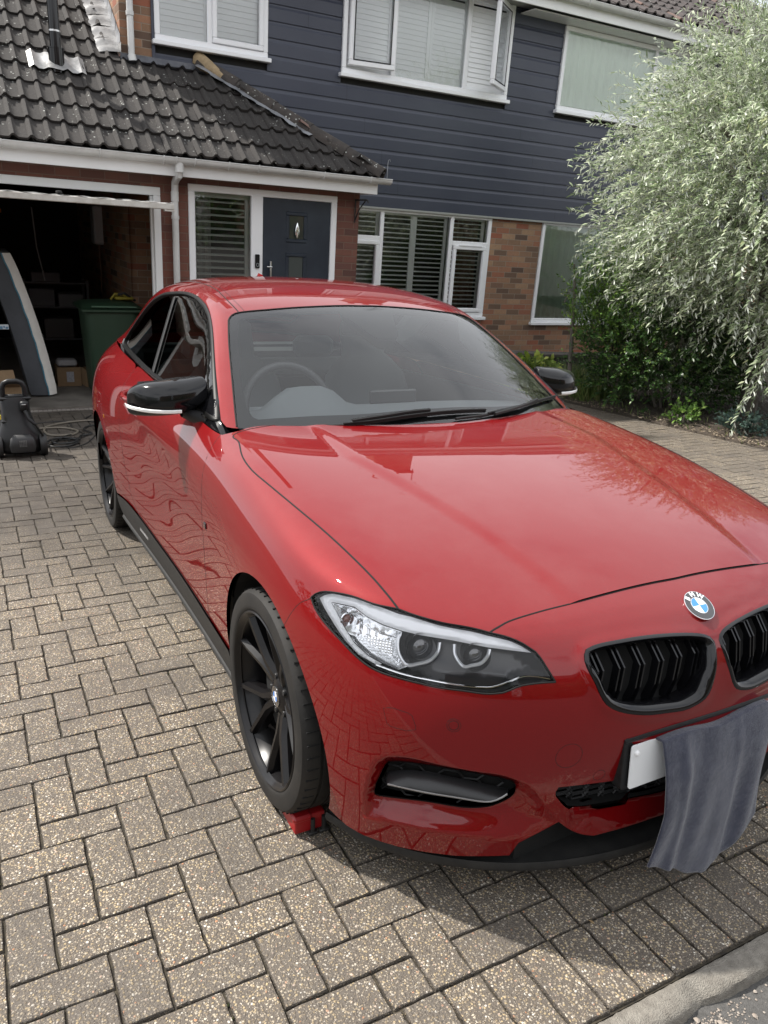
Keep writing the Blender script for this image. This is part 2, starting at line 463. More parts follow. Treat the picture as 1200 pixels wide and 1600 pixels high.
def tile_mat(name, base, lichen, edge=(.02, .018, .017)):
    g = NT(name); b = g.b; ob = g.tc.outputs['Object']
    n1 = g.noise(ob, 5, 8, .7); n2 = g.noise(ob, 60, 5, .7); n3 = g.noise(ob, 1.4, 4)
    col = g.mix(g.mp(n1, .35, .65), base, edge)
    at = g.n('Attribute'); at.attribute_name = 'rnd'
    col = g.mix(g.mp(at.outputs['Fac'], .984, .990), col, (.17, .105, .085))
    col = g.mix(g.mp(n2, .45, .75, 0, .55), col, (.055, .050, .045))
    # moss and lichen spots
    v = g.voro(ob, 20); sp_ = g.math('MULTIPLY', g.mp(v.outputs['Distance'], .13, .22, 1, 0), g.mp(g.noise(ob, 3.1, 4, .6), .50, .58))
    v2 = g.voro(ob, 48); sp2 = g.math('MULTIPLY', g.mp(v2.outputs['Distance'], .12, .2, 1, 0), g.mp(g.noise(ob, 4.1, 4, .6), .52, .62))
    col = g.mix(g.math('MULTIPLY', sp_, lichen), col, (.42, .43, .40)); col = g.mix(g.math('MULTIPLY', sp2, lichen), col, (.24, .24, .20))
    g.put(b.inputs['Base Color'], col); b.inputs['Roughness'].default_value = .88
    g.put(b.inputs['Normal'], g.bump(g.math('ADD', n2, g.math('MULTIPLY', n1, .8)), .6, .006)); return g.m
TILE = tile_mat('garage_tile', (.027, .023, .021), .75); TILE2 = tile_mat('house_tile', (.085, .070, .068), .4)
def paver_mat():
    g = NT('block_paving'); b = g.b; ob = g.tc.outputs['Object']; at = g.n('Attribute'); at.attribute_name = 'rnd'
    sc = g.n('Mapping'); g.put(sc.inputs[0], ob)
    wn = g.n('TexNoise'); wn.inputs['Scale'].default_value = 120; g.put(wn.inputs['Vector'], ob)
    wp = g.n('VectorMath', operation='MULTIPLY_ADD'); g.put(wp.inputs[0], wn.outputs['Color']); wp.inputs[1].default_value = (.006, .006, .006); g.put(wp.inputs[2], ob)
    v = g.voro(wp.outputs[0], 148); v2 = g.voro(wp.outputs[0], 270)
    sc_ = g.n('SeparateColor'); g.put(sc_.inputs[0], v.outputs['Color']); sc2 = g.n('SeparateColor'); g.put(sc2.inputs[0], v2.outputs['Color'])
    st = g.ramp(sc_.outputs[0], [(0, (.12, .095, .07)), (.15, (.36, .28, .17)), (.33, (.50, .39, .22)), (.45, (.20, .155, .11)), (.62, (.54, .47, .36)), (.78, (.40, .31, .19)), (.92, (.72, .68, .60)), (1, (.48, .22, .10))])
    st2 = g.ramp(sc2.outputs[0], [(0, (.09, .073, .055)), (.4, (.27, .215, .145)), (.75, (.42, .36, .27)), (1, (.60, .55, .46))])
    mort = g.mix(g.noise(ob, 500, 3), (.066, .053, .041), (.150, .128, .104))
    col = g.mix(g.math('MULTIPLY', g.mp(v2.outputs['Distance'], .30, .42, 1, 0), g.mp(sc2.outputs[1], .35, .4)), mort, st2)
    col = g.mix(g.math('MULTIPLY', g.mp(v.outputs['Distance'], .33, .47, 1, 0), g.mp(sc_.outputs[1], .30, .34)), col, st)
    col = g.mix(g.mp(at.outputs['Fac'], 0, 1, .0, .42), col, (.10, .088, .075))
    col = g.mix(g.mp(at.outputs['Fac'], 1.2, 1.6, 0, .5), col, (.04, .033, .026))  # block sides and bevels darkened in colour where shading alone stayed faint
    # grime: large blotches, and the strip towards the garage that has not been washed yet
    sp = g.n('SeparateXYZ'); g.put(sp.inputs[0], ob)
    n = g.noise(ob, 1.7, 6, .65); n2 = g.noise(ob, 7, 6, .7)
    yb = g.math('ADD', sp.outputs['Y'], g.math('MULTIPLY', g.math('SUBTRACT', n, .5), 2.6))
    far = g.mp(yb, 1.7, 2.9); far = g.math('MULTIPLY', far, g.mp(n2, .30, .62, .62, 1.0))
    leftonly = g.mp(sp.outputs['X'], 2.0, 3.6, 1, .15)
    far = g.math('MULTIPLY', far, leftonly)
    col = g.mix(g.math('MULTIPLY', far, .96), col, (.042, .034, .027))
    bl = g.math('MULTIPLY', g.mp(g.noise(ob, 2.3, 7, .7), .48, .64), .66); col = g.mix(bl, col, (.085, .073, .062))
    ed = g.mp(at.outputs['Vector'], 0, 1) if False else None
    g.put(b.inputs['Base Color'], col); b.inputs['Roughness'].default_value = .82
    hh = g.math('ADD', g.mp(v.outputs['Distance'], 0, .6, 1, 0), g.math('MULTIPLY', g.mp(v2.outputs['Distance'], 0, .6, 1, 0), .5))
    g.put(b.inputs['Normal'], g.bump(hh, .75, .0035)); return g.m
PAVER = paver_mat()
JOINT = mat('joint_sand', (.016, .013, .010), .95, noise=(40, .7, (.075, .062, .04)), bump=(200, .5, .004))
CONC = mat('kerb_concrete', (.27, .25, .215), .9, noise=(38, .8, (.15, .135, .115)), bump=(320, 1, .006))
ASPH = mat('road_asphalt', (.10, .097, .092), .9, noise=(90, .8, (.055, .053, .050)), bump=(350, .8, .004))
SOIL = mat('soil', (.045, .034, .026), .95, noise=(25, .8, (.09, .07, .05)), bump=(60, 1, .02))
LEAD = mat('lead_flashing', (.30, .31, .33), .45, metal=.4, noise=(5, .7, (.14, .145, .16)), bump=(9, .6, .02))
ALU = mat('bright_flashing', (.33, .33, .33), .5, metal=.3, noise=(6, .8, (.14, .14, .14)), bump=(8, .5, .02))
GUTW = mat('gutter_white', (.66, .66, .65), .35, noise=(4, .5, (.42, .42, .40)))
FASC = mat('fascia_white', (.82, .83, .83), .35, noise=(2, .3, (.66, .67, .66)))
ROOM = mat('room_dark', (.03, .03, .028), .9)
SHUT = mat('shutter_white', (.94, .95, .97), .4)
# ------------------------------------------------------------------ the houses stand level; the driveway falls towards them
HX = Vector((.999984, .005429, -.001427)); HY = Vector((-.005335, .998248, .058928)); HU = Vector((.001744, -.058919, .998261))
HO = HU*(-.3972)
HM = Matrix(((HX.x, HY.x, HU.x, HO.x), (HX.y, HY.y, HU.y, HO.y), (HX.z, HY.z, HU.z, HO.z), (0, 0, 0, 1)))
def hthing(name, base, label, cat, group=None):
    o = thing(name, (0, 0, 0), label, cat, group); o.matrix_world = HM @ Matrix.Translation(base); o['_b'] = 0; del o['_b']
    BASES[o.name] = Vector(base); return o
BASES = {}
def hp(mb, name, m, parent, **k):
    """build a part from house coordinates under a thing (or a part of one)"""
    o = mb.build(name, m, parent, **k)
    if parent is not None and parent.name in BASES: o.matrix_parent_inverse = Matrix.Translation(-BASES[parent.name])
    elif parent is None: o.matrix_world = HM
    return o
WB = 7.76      # face of the main wall
SB = 7.715     # face of the siding
HOUSE = hthing('semi_detached_house', (3, 8, 0), 'two-storey brick house with dark blue-grey boarding across its upper floor and white framed windows', 'house')
# walls
def wall_cells(a0, a1, c0, c1, holes):
    """rectangles that tile the wall around its openings"""
    As = sorted({a0, a1, *[h[0] for h in holes], *[h[1] for h in holes]}); As = [a for a in As if a0 <= a <= a1]
    out = []
    for x0, x1 in zip(As, As[1:]):
        hs = sorted([h for h in holes if h[0] <= x0+1e-6 and h[1] >= x1-1e-6], key=lambda h: h[2]); z = c0
        for h in hs:
            if h[2] > z+1e-6: out.append((x0, x1, z, h[2]))
            z = max(z, h[3])
        if z < c1-1e-6: out.append((x0, x1, z, c1))
    return out
def wall_mesh(b, a0, a1, c0, c1, holes, reveal=.10):
    mb = MB()
    for x0, x1, z0, z1 in wall_cells(a0, a1, c0, c1, holes): mb.add([(x0, b, z0), (x1, b, z0), (x1, b, z1), (x0, b, z1)], [(0, 1, 2, 3)])
    for x0, x1, z0, z1 in holes:
        mb.add([(x0, b, z0), (x1, b, z0), (x1, b, z1), (x0, b, z1), (x0, b+reveal, z0), (x1, b+reveal, z0), (x1, b+reveal, z1), (x0, b+reveal, z1)], [(0, 4, 5, 1), (1, 5, 6, 2), (2, 6, 7, 3), (3, 7, 4, 0)])
    return mb
W_lo = [(2.80, 5.225, .86, 2.235), (6.12, 8.60, .78, 2.235)]
W_up = [(.63, 1.88, 3.68, 4.76), (2.80, 5.21, 3.67, 4.76), (6.06, 8.40, 3.66, 4.68)]
hp(wall_mesh(WB, -.5+.78, 12, -.1, 2.26, W_lo), 'wall', BRICK_M, HOUSE, fix=False)
# upper brick strip and the gable wall over the garage roof
mb = MB(); mb.add([(.28, WB-.03, 2.0), (.62, WB-.03, 2.0), (.62, WB-.03, 7.2), (.28, WB-.03, 7.2)], [(0, 1, 2, 3)])
mb.add([(.28, WB-.03, -.1), (.28, WB-.03, 4.9), (.28, 11.5, 7.6), (.28, 15.5, 4.9), (.28, 15.5, -.1)], [(4, 3, 2, 1, 0)])
hp(mb, 'gable_wall', BRICK_M, HOUSE, fix=False)
# boards
def boards(a0, a1, c0, c1, holes, pitch=.1672):
    mb = MB(); k = 0; z = c0
    prof = [(0, .022), (.0004, .009), (.004, .008), (.122, .008), (.146, .018), (.1672, .021)]
    while z < c1-.01:
        segs = [(a0, a1)]
        zs = z+.08
        for h in holes:
            if h[2]-.02 < zs < h[3]: segs = [q for s in segs for q in ((s[0], min(s[1], h[0])), (max(s[0], h[1]), s[1])) if q[1]-q[0] > .01]
        for s0, s1 in segs:
            # butt joints
            cuts = [s0]+[x for x in (np.arange(1.3+(k*2.37) % 5, 12, 5.0)) if s0+.2 < x < s1-.2]+[s1]
            for q0, q1 in zip(cuts, cuts[1:]):
                V_ = []; F_ = []
                for x in (q0+.0012, q1-.0012):
                    for dz, db in prof: V_.append((x, SB+.02-.020+db-(.014 if False else 0), min(z+dz, c1)))
                n = len(prof)
                for j in range(n-1): F_.append((j, n+j, n+j+1, j+1))
                mb.add(V_, F_)
        z += pitch; k += 1
    return mb
hp(boards(.62, 12, 2.235, 4.76, [(h[0]-.0, h[1]+.0, h[2]-.02, h[3]+.02) for h in W_up]), 'boarding', SIDING, HOUSE, fix=False)
mb = MB(); mb.box((.63, SB+.022, 2.225), (12, SB+.05, 2.25)); mb.cbox((2.7, SB-.008, 2.208), (12, SB+.03, 2.234), .003); hp(mb, 'boarding_trim', mat('trim_grey_green', (.30, .31, .29), .5), HOUSE)
mb = MB()
for h in W_up:   # filler behind the boards so nothing shows through
    pass
for x0, x1, z0, z1 in wall_cells(.62, 12, 2.24, 4.80, W_up): mb.add([(x0, SB+.045, z0), (x1, SB+.045, z0), (x1, SB+.045, z1), (x0, SB+.045, z1)], [(0, 1, 2, 3)])
hp(mb, 'boarding_backing', mat('membrane', (.02, .02, .02), .9), HOUSE, fix=False)
mb = MB(); mb.box((.60, SB-.004, 3.2), (.632, SB+.04, 4.78)); hp(mb, 'corner_trim', SIDING, HOUSE)
# ---- windows
def bars(mb, a0, a1, c0, c1, w, b0, b1, ch=.006):
    """rectangular frame of four bars"""
    mb.cbox((a0, b0, c0), (a1, b1, c0+w), ch); mb.cbox((a0, b0, c1-w), (a1, b1, c1), ch)
    mb.cbox((a0, b0+.0004, c0+w), (a0+w, b1, c1-w), ch); mb.cbox((a1-w, b0+.0004, c0+w), (a1, b1, c1-w), ch)
def pane(mb, a0, a1, c0, c1, b): mb.add([(a0, b, c0), (a1, b, c0), (a1, b, c1), (a0, b, c1)], [(0, 1, 2, 3)])
def louvres(a0, a1, c0, c1, b, pitch, ang, depth=.058, stile=.045):
    mb = MB(); bars(mb, a0, a1, c0, c1, stile, b-.012, b+.016, .003); z = c0+stile+pitch*.5
    while z < c1-stile-.01:
        M = Matrix.Translation((0, b, z)) @ Matrix.Rotation(R(ang), 4, 'X')
        mb.box((a0+stile+.002, -depth/2, -.004), (a1-stile-.002, depth/2, .004), M); z += pitch
    return mb
def window(parent, a0, a1, c0, c1, b, cells, sill=True, room=.6, name='window'):
    """cells: (a0,a1,c0,c1,opening sash?)"""
    mb = MB(); bars(mb, a0, a1, c0, c1, .055, b-.012, b+.06)
    w = hp(mb, name, WHITE, parent)
    for x in sorted({q[1] for q in cells if q[1] < a1-.08}):
        mb = MB(); mb.cbox((x-.0, b-.010, c0+.05), (x+.055, b+.06, c1-.05), .005); hp(mb, 'mullion', WHITE, w)
    mp_ = MB()
    for q in cells:
        if q[4]:
            mb = MB(); bars(mb, q[0]+.004, q[1]-.004, q[2]+.004, q[3]-.004, .052, b-.030, b+.02, .008)
            s_ = hp(mb, 'sash', WHITE, w); g_ = .050
        else: g_ = 0
        mb = MB(); pane(mb, q[0]+g_, q[1]-g_, q[2]+g_, q[3]-g_, b+.012); hp(mb, 'pane', GLASS_H, w, fix=False)
    if sill:
        mb = MB(); mb.cbox((a0-.03, b-.055, c0-.045), (a1+.03, b+.03, c0), .006); hp(mb, 'sill', WHITE, w)
    if room:
        mb = MB(); mb.add([(a0, b+.06, c0), (a1, b+.06, c0), (a1, b+.06, c1), (a0, b+.06, c1), (a0, b+room, c0), (a1, b+room, c0), (a1, b+room, c1), (a0, b+room, c1)], [(0, 4, 7, 3), (1, 2, 6, 5), (3, 7, 6, 2), (0, 1, 5, 4), (4, 5, 6, 7)]); hp(mb, 'room', ROOM, w, fix=False)
    return w
# lower main window
w1 = window(HOUSE, 2.80, 5.225, .87, 2.235, WB-.005, [(2.86, 3.46, 1.87, 2.18, 0), (2.86, 3.46, .93, 1.83, 1), (3.53, 4.54, .93, 2.18, 0), (4.61, 5.17, 1.88, 2.18, 0), (4.61, 5.17, .93, 1.83, 1)])
for x0, x1 in ((2.85, 3.48), (4.59, 5.18)): mb = MB(); mb.cbox((x0, WB-.015, 1.825), (x1, WB+.05, 1.885), .005); hp(mb, 'transom', WHITE, w1)
mb = MB(); mb.cbox((4.70, WB-.045, 1.822), (5.08, WB-.03, 1.842), .004); hp(mb, 'trickle_vent', WHITE, w1)
for a0, a1, c0, c1 in ((2.85, 3.50, .9, 2.2), (3.53, 4.03, .9, 2.2), (4.03, 4.56, .9, 2.2), (4.60, 5.18, .9, 2.2)):
    hp(louvres(a0, a1, c0, c1, WB+.11, .060, 8), 'shutter', SHUT, w1)
# curtain glimpsed behind the right-hand shutter
def curtain(a0, a1, c0, c1, b, wav=.09, amp=.022, rnd=0):
    V_ = []; F_ = []; n = int((a1-a0)/.012)+2
    for i in range(n):
        a = a0+(a1-a0)*i/(n-1); d = amp*math.sin(2*math.pi*a/wav+rnd)+amp*.4*math.sin(2*math.pi*a/wav*2.3+1)
        V_ += [(a, b+d, c0), (a, b+d, c1)]
    for i in range(n-1): F_.append((2*i, 2*i+2, 2*i+3, 2*i+1))
    mb = MB(); mb.add(V_, F_); return mb
hp(curtain(4.72, 5.2, .9, 2.2, WB+.30), 'curtain', mat('rust_curtain', (.20, .11, .08), .9), w1, smooth=True, fix=False)
# neighbour's lower window
w2 = window(HOUSE, 6.13, 8.60, .80, 2.235, WB-.005, [(6.18, 7.75, .85, 2.19, 0), (7.82, 8.55, .85, 2.19, 1)])
BL = mat('pale_blind', (.86, .97, .93), .8)
hp(curtain(6.16, 8.58, .83, 2.22, WB+.045, .127, .006), 'blind', BL, w2, smooth=True, fix=False)
# upper windows
w3 = window(HOUSE, .63, 1.88, 3.69, 4.76, SB-.01, [(.69, 1.19, 3.75, 4.70, 0), (1.24, 1.83, 3.745, 4.71, 1)])
for a0, a1 in ((.66, 1.22), (1.23, 1.85)): hp(louvres(a0, a1, 3.73, 4.74, SB+.055, .056, 76, .060), 'shutter', SHUT, w3)
w4 = window(HOUSE, 2.80, 5.21, 3.68, 4.76, SB-.01, [(3.52, 4.50, 3.74, 4.71, 0)])
mb = MB(); mb.cbox((3.455, SB-.02, 3.73), (3.515, SB+.05, 4.72), .005); hp(mb, 'mullion', WHITE, w4)
for a0, a1 in ((2.84, 3.47), (3.50, 4.01), (4.01, 4.53), (4.56, 5.17)): hp(louvres(a0, a1, 3.73, 4.74, SB+.055, .056, 76, .060), 'shutter', SHUT, w4)
def open_sash(parent, a_h, width, c0, c1, ang, hinge):
    """side-hung casement swung out; hinge 'L' or 'R'"""
    M = Matrix.Translation((a_h, SB-.035, 0)) @ Matrix.Rotation(R(ang), 4, 'Z'); s = 1 if hinge == 'L' else -1
    mb = MB(); w = .056; x0, x1 = (0, width) if s > 0 else (-width, 0)
    for q in (((x0, -.025, c0), (x1, .03, c0+w)), ((x0, -.025, c1-w), (x1, .03, c1)), ((x0, -.0246, c0+w), (x0+w, .03, c1-w)), ((x1-w, -.0246, c0+w), (x1, .03, c1-w))): mb.cbox(*q, .008, M)
    sh = hp(mb, 'open_casement', WHITE, parent)
    mb = MB(); mb.add([M@Vector(p) for p in ((x0+w, 0, c0+w), (x1-w, 0, c0+w), (x1-w, 0, c1-w), (x0+w, 0, c1-w))], [(0, 1, 2, 3)]); hp(mb, 'pane', GLASS_H, sh, fix=False)
    mb = MB(); bars(mb, x0+w, x1-w, c0+w, c1-w, .012, -.027, -.02, .001); mb.v = [tuple(M@Vector(v)) for v in mb.v]; hp(mb, 'gasket', mat('black_gasket', (.01, .01, .01), .6), sh)
open_sash(w4, 2.87, .58, 3.765, 4.70, -9, 'L')
open_sash(w4, 5.14, .56, 3.765, 4.72, 38, 'R')
w5 = window(HOUSE, 6.06, 8.40, 3.67, 4.68, SB-.01, [(6.11, 7.74, 3.74, 4.63, 0), (7.81, 8.34, 4.37, 4.63, 0), (7.81, 8.34, 3.74, 4.31, 1)])
mb = MB(); mb.cbox((7.79, SB-.02, 4.315), (8.36, SB+.05, 4.37), .005); hp(mb, 'transom', WHITE, w5)
hp(curtain(6.08, 8.38, 3.70, 4.66, SB+.05, .16, .012, 1), 'net_curtain', mat('pale_net', (.80, .86, .80), .9), w5, smooth=True, fix=False)
# ---- eaves of the main roof
EB = 7.33
mb = MB(); mb.box((.2, EB, 4.765), (12.2, WB, 4.785)); hp(mb, 'soffit', mat('soffit_grey', (.44, .445, .44), .5), HOUSE)
mb = MB(); mb.cbox((.2, EB-.012, 4.70), (12.2, EB+.012, 4.88), .003); hp(mb, 'fascia', FASC, HOUSE)
mb = MB(); mb.cbox((5.30, SB-.30, 4.685), (8.6, SB+.0, 4.70), .003); hp(mb, 'window_head', FASC, HOUSE)
def gutter(a0, a1, b, c, r=.056):
    V_ = []; F_ = []; n = 10; xs = [a0, a1]
    ring = [(math.cos(R(180+180*k/n)), math.sin(R(180+180*k/n))) for k in range(n+1)]
    pr = [(r*x, r*z) for x, z in ring]+[((r-.004)*x, (r-.004)*z) for x, z in reversed(ring)]
    m = len(pr)
    for x in xs: V_ += [(x, b+p, c+q) for p, q in pr]
    for j in range(m): F_.append((j, (j+1) % m, m+(j+1) % m, m+j))
    F_ += [tuple(range(n+1))] if False else []
    mb = MB(); mb.add(V_, F_)
    mb.tube([(a0, b-r, c), (a1, b-r, c)], .0055, 6)
    return mb
GT = hp(gutter(.2, 12.2, EB-.075, 4.865, .058), 'gutter', GUTW, HOUSE, smooth=True)
def clip_ring(a, b, c, r):
    return [(a, b+r*math.cos(R(t)), c+r*math.sin(R(t))) for t in range(170, 361, 15)]
for x in np.arange(.9, 12, .85):
    mb = MB(); mb.tube(clip_ring(x, EB-.075, 4.865, .062), .007, 6); hp(mb, 'gutter_bracket', GUTW, GT, smooth=True)
# ---- tiled roofs as overlapping rolled courses
def roof_sheet(a0, a1, b0, c0, pitch_deg, length, gauge, wave, clip=None, amp=.032, lift=.024, seed=1):
    """courses run along a; returns verts/faces and a per-face random"""
    rnd = random.Random(seed); ct, st = math.cos(R(pitch_deg)), math.sin(R(pitch_deg)); V_ = []; F_ = []; rn = []
    nc = int(math.ceil(length/gauge)); K = 9
    def prof(u):
        u = u % 1.0
        return amp*max(0, math.sin(math.pi*(u/.42)))**.8 if u < .42 else amp*.10*math.sin(math.pi*(u-.42)/.58)*-1
    for i in range(nc):
        s0 = i*gauge; s1 = min(length, (i+1)*gauge+.03)
        off = (wave*.0 if i % 2 else 0)
        x = a0; ntl = int((a1-a0)/wave)+1
        for t in range(ntl):
            r1 = rnd.random(); dz = rnd.uniform(-.004, .004); dz0 = rnd.uniform(-.006, .006)
            xs = [a0+(t+k/(K-1))*wave for k in range(K)]
            base = len(V_)
            ok = clip is None or clip(xs[K//2], s0+gauge*.5)
            if not ok: continue
            for (s, up) in ((s0, lift-.020), (s0+.0005, lift+dz0), (s1, -.004+dz)):
                for xx in xs:
                    h = up+prof((xx-a0)/wave)
                    V_.append((xx, b0+s*ct-h*st, c0+s*st+h*ct))
            for j in range(2):
                for k in range(K-1): F_.append((base+j*K+k, base+j*K+k+1, base+(j+1)*K+k+1, base+(j+1)*K+k)); rn.append(r1)
    return V_, F_, rn
def tiled(name, data, m, parent):
    V_, F_, rn = data
    me = bpy.data.meshes.new(name); me.from_pydata(V_, [], F_); me.materials.append(m)
    at = me.attributes.new('rnd', 'FLOAT', 'FACE'); at.data.foreach_set('value', rn)
    me.polygons.foreach_set('use_smooth', [True]*len(F_)); me.set_sharp_from_angle(angle=R(50))
    o = bpy.data.objects.new(name, me); COL.objects.link(o); o.parent = parent
    if parent.name in BASES: o.matrix_parent_inverse = Matrix.Translation(-BASES[parent.name])
    return o
tiled('roof', roof_sheet(.2, 12.2, EB-.06, 4.90, 28, 4.80, .30, .165, seed=5, amp=.03), TILE2, HOUSE)
mb = MB(); mb.add([(.2, EB-.05, 4.88), (12.2, EB-.05, 4.88), (12.2, EB+4.18, 4.88+2.22), (.2, EB+4.18, 4.88+2.22), (12.2, EB+9, 4.88), (.2, EB+9, 4.88)], [(0, 1, 2, 3), (3, 2, 4, 5)]); hp(mb, 'roof_underlay', DEEP, HOUSE, fix=False)
# rainwater pipe on the brick strip
mb = MB(); mb.tube([(.375, WB-.10, 4.80), (.375, WB-.10, 3.52), (.385, WB-.125, 3.44)], .034, 12); mb.tube([(.375, WB-.10, 3.86), (.375, WB-.10, 3.90)], .041, 12); mb.tube([(.375, WB-.10, 3.50), (.384, WB-.125, 3.435)], .042, 12, False)
hp(mb, 'downpipe', GUTW, HOUSE, smooth=True)
# ------------------------------------------------------------------ garage and porch in front
GAR = hthing('garage_porch', (0, 6.8, 0), 'single-storey brick garage and porch with mossy dark tiled roof and white gutter', 'garage')
GB = 6.76
g_holes = [(-2.03, .42, -.05, 2.22), (.70, 2.38, -.02, 2.28)]
hp(wall_mesh(GB, -2.6, 2.66, -.1, 2.40, g_holes, .22), 'front_wall', BRICK_P, GAR, fix=False)
mb = MB(); mb.add([(2.66, GB, -.1), (2.66, WB, -.1), (2.66, WB, 2.4), (2.66, GB, 2.4)], [(0, 1, 2, 3)]); hp(mb, 'side_wall', BRICK_P, GAR, fix=False)
# inside of the garage
BRICK_D = brick_mat('garage_shaded_brick', [(0, (.045, .02, .016)), (.5, (.075, .03, .022)), (1, (.055, .024, .018))], (.06, .045, .038))  # darker copy of the porch brick; the garage's shade is in its colour
mb = MB(); mb.box((-2.5, GB+.1, -.06), (.70, 12.0, -.002)); hp(mb, 'garage_floor', mat('garage_concrete', (.17, .155, .135), .9, noise=(4, .8, (.09, .08, .07)), bump=(30, .4, .006)), GAR)
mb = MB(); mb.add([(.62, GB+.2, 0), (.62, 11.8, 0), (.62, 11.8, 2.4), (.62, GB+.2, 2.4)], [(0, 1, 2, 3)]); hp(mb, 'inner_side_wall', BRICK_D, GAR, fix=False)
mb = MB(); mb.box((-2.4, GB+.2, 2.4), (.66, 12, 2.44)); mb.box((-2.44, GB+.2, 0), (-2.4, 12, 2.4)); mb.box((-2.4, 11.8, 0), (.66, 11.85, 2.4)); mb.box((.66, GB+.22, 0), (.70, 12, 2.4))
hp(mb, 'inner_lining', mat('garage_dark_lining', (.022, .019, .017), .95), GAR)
# garage door frame and the raised door
mb = MB()
mb.cbox((-2.03, GB-.012, 2.14), (.418, GB+.07, 2.219), .005); mb.cbox((.345, GB-.0124, 0), (.418, GB+.07, 2.14), .005); mb.cbox((-2.03, GB-.0124, 0), (-1.957, GB+.07, 2.14), .005); mb.cbox((.320, GB+.02, 0), (.345, GB+.07, 2.14), .004)
hp(mb, 'door_frame', FASC, GAR)
DP = mat('garage_door_white', (.60, .585, .55), .5, noise=(8, .6, (.35, .32, .27)), bump=(20, .3, .003))
mb = MB(); mb.cbox((-2.05, 5.98, 2.012), (.37, 6.03, 2.068), .006); mb.box((-2.0, 6.02, 2.045), (.33, 8.05, 2.062))
gd = hp(mb, 'garage_door', DP, GAR)
mb = MB(); mb.add([(x, 5.985+.01*math.sin(i*1.7), 2.070+.004*math.sin(i*2.3)) for i, x in enumerate(np.linspace(-2.05, .36, 60))]+[(x, 6.04, 2.074+.003*math.sin(i*1.3)) for i, x in enumerate(np.linspace(-2.05, .36, 60))], [(i, i+1, 61+i, 60+i) for i in range(59)]); hp(mb, 'weather_strip', ALU, gd)
mb = MB(); mb.cbox((.28, 5.985, 1.995), (.375, 6.05, 2.012), .003); hp(mb, 'door_corner', DP, gd)
mb = MB(); mb.lathe([(.0001, .035), (.024, .032), (.028, .018), (.016, .010), (.014, 0)], 16, Matrix.Translation((-.62, 6.02, 2.07))); hp(mb, 'lock_handle', MATB, gd, smooth=True)
# porch door set
PF = hp((lambda mb: (bars(mb, .70, 2.38, -.02, 2.28, .068, GB-.012, GB+.06), mb.cbox((1.375, GB-.0126, .05), (1.505, GB+.06, 2.22), .005), mb)[-1])(MB()), 'door_surround', WHITE, GAR)
mb = MB(); pane(mb, .76, 1.38, .05, 2.22, GB+.02); hp(mb, 'pane', GLASS_H, PF, fix=False)
hp(louvres(.75, 1.385, .05, 2.215, GB+.10, .0665, 14, .052, .05), 'shutter', mat('porch_shutter', (.50, .53, .50), .5), PF)
hp(curtain(.76, 1.0, .05, 2.2, GB+.24, .08, .02), 'curtain', mat('grey_curtain', (.30, .31, .29), .9), PF, smooth=True, fix=False)
mb = MB(); mb.add([(.70, GB+.07, 0), (2.38, GB+.07, 0), (2.38, GB+.07, 2.28), (.70, GB+.07, 2.28), (.70, GB+.9, 0), (2.38, GB+.9, 0), (2.38, GB+.9, 2.28), (.70, GB+.9, 2.28)], [(0, 4, 7, 3), (1, 2, 6, 5), (3, 7, 6, 2), (0, 1, 5, 4), (4, 5, 6, 7)]); hp(mb, 'hallway', ROOM, PF, fix=False)
def door_paint():
    g = NT('dark_blue_door'); b = g.b; ob = g.tc.outputs['Object']; m_ = g.n('Mapping'); g.put(m_.inputs[0], ob); m_.inputs['Scale'].default_value = (10, 10, 1.2)
    n = g.noise(m_.outputs[0], 5, 5, .6); n2 = g.noise(ob, 3, 4)
    g.put(b.inputs['Base Color'], g.mix(g.mp(n2, .4, .7), (.010, .017, .030), (.020, .030, .046))); b.inputs['Roughness'].default_value = .45; g.put(b.inputs['Normal'], g.bump(n, .4, .002)); return g.m
DBL = door_paint()
# leaf around its two small lights
lights = [(1.815, 1.995, 1.80, 2.05), (1.815, 1.995, 1.38, 1.62), (1.815, 1.995, .95, 1.20)]
mb = MB()
for x0, x1, z0, z1 in wall_cells(1.51, 2.31, .04, 2.21, lights): mb.add([(x0, GB+.012, z0), (x1, GB+.012, z0), (x1, GB+.012, z1), (x0, GB+.012, z1)], [(0, 1, 2, 3)])
for h in lights: bars(mb, h[0]-.035, h[1]+.035, h[2]-.035, h[3]+.035, .040, GB+.002, GB+.02, .007)
dl = hp(mb, 'front_door', DBL, PF)
for h in lights:
    mb = MB(); pane(mb, h[0], h[1], h[2], h[3], GB+.018); hp(mb, 'door_light', mat('smoked_glass', (.03, .04, .038), .08, coat=1), dl, fix=False)
mb = MB(); mb.lathe([(.0001, -.095), (.013, -.085), (.024, -.05), (.026, -.015), (.018, .03), (.006, .065), (.0001, .072)], 20, Matrix.Translation((1.905, GB-.012, 1.905))@Matrix.Scale(.45, 4, (0, 1, 0))); hp(mb, 'knocker', mat('bright_steel', (.75, .77, .78), .15, metal=1), dl, smooth=True)
mb = MB(); mb.cbox((1.585, GB-.035, 1.36), (1.605, GB-.012, 1.56), .004); mb.tube([(1.595, GB-.035, 1.50), (1.595, GB-.06, 1.50), (1.54, GB-.06, 1.50)], .009, 8); hp(mb, 'handle', mat('brushed_steel', (.5, .5, .49), .3, metal=1), dl, smooth=True)
mb = MB(); mb.cbox((1.415, GB-.035, 1.48), (1.465, GB-.012, 1.625), .006); db = hp(mb, 'doorbell', GLOSSB, PF)
mb = MB(); mb.lathe([(.013, .001), (.016, .003), (.019, .001)], 20, Matrix.Translation((1.44, GB-.035, 1.515))@Matrix.Rotation(R(90), 4, 'X')); hp(mb, 'bell_button', mat('ring_grey', (.25, .27, .28), .3), db, smooth=True)
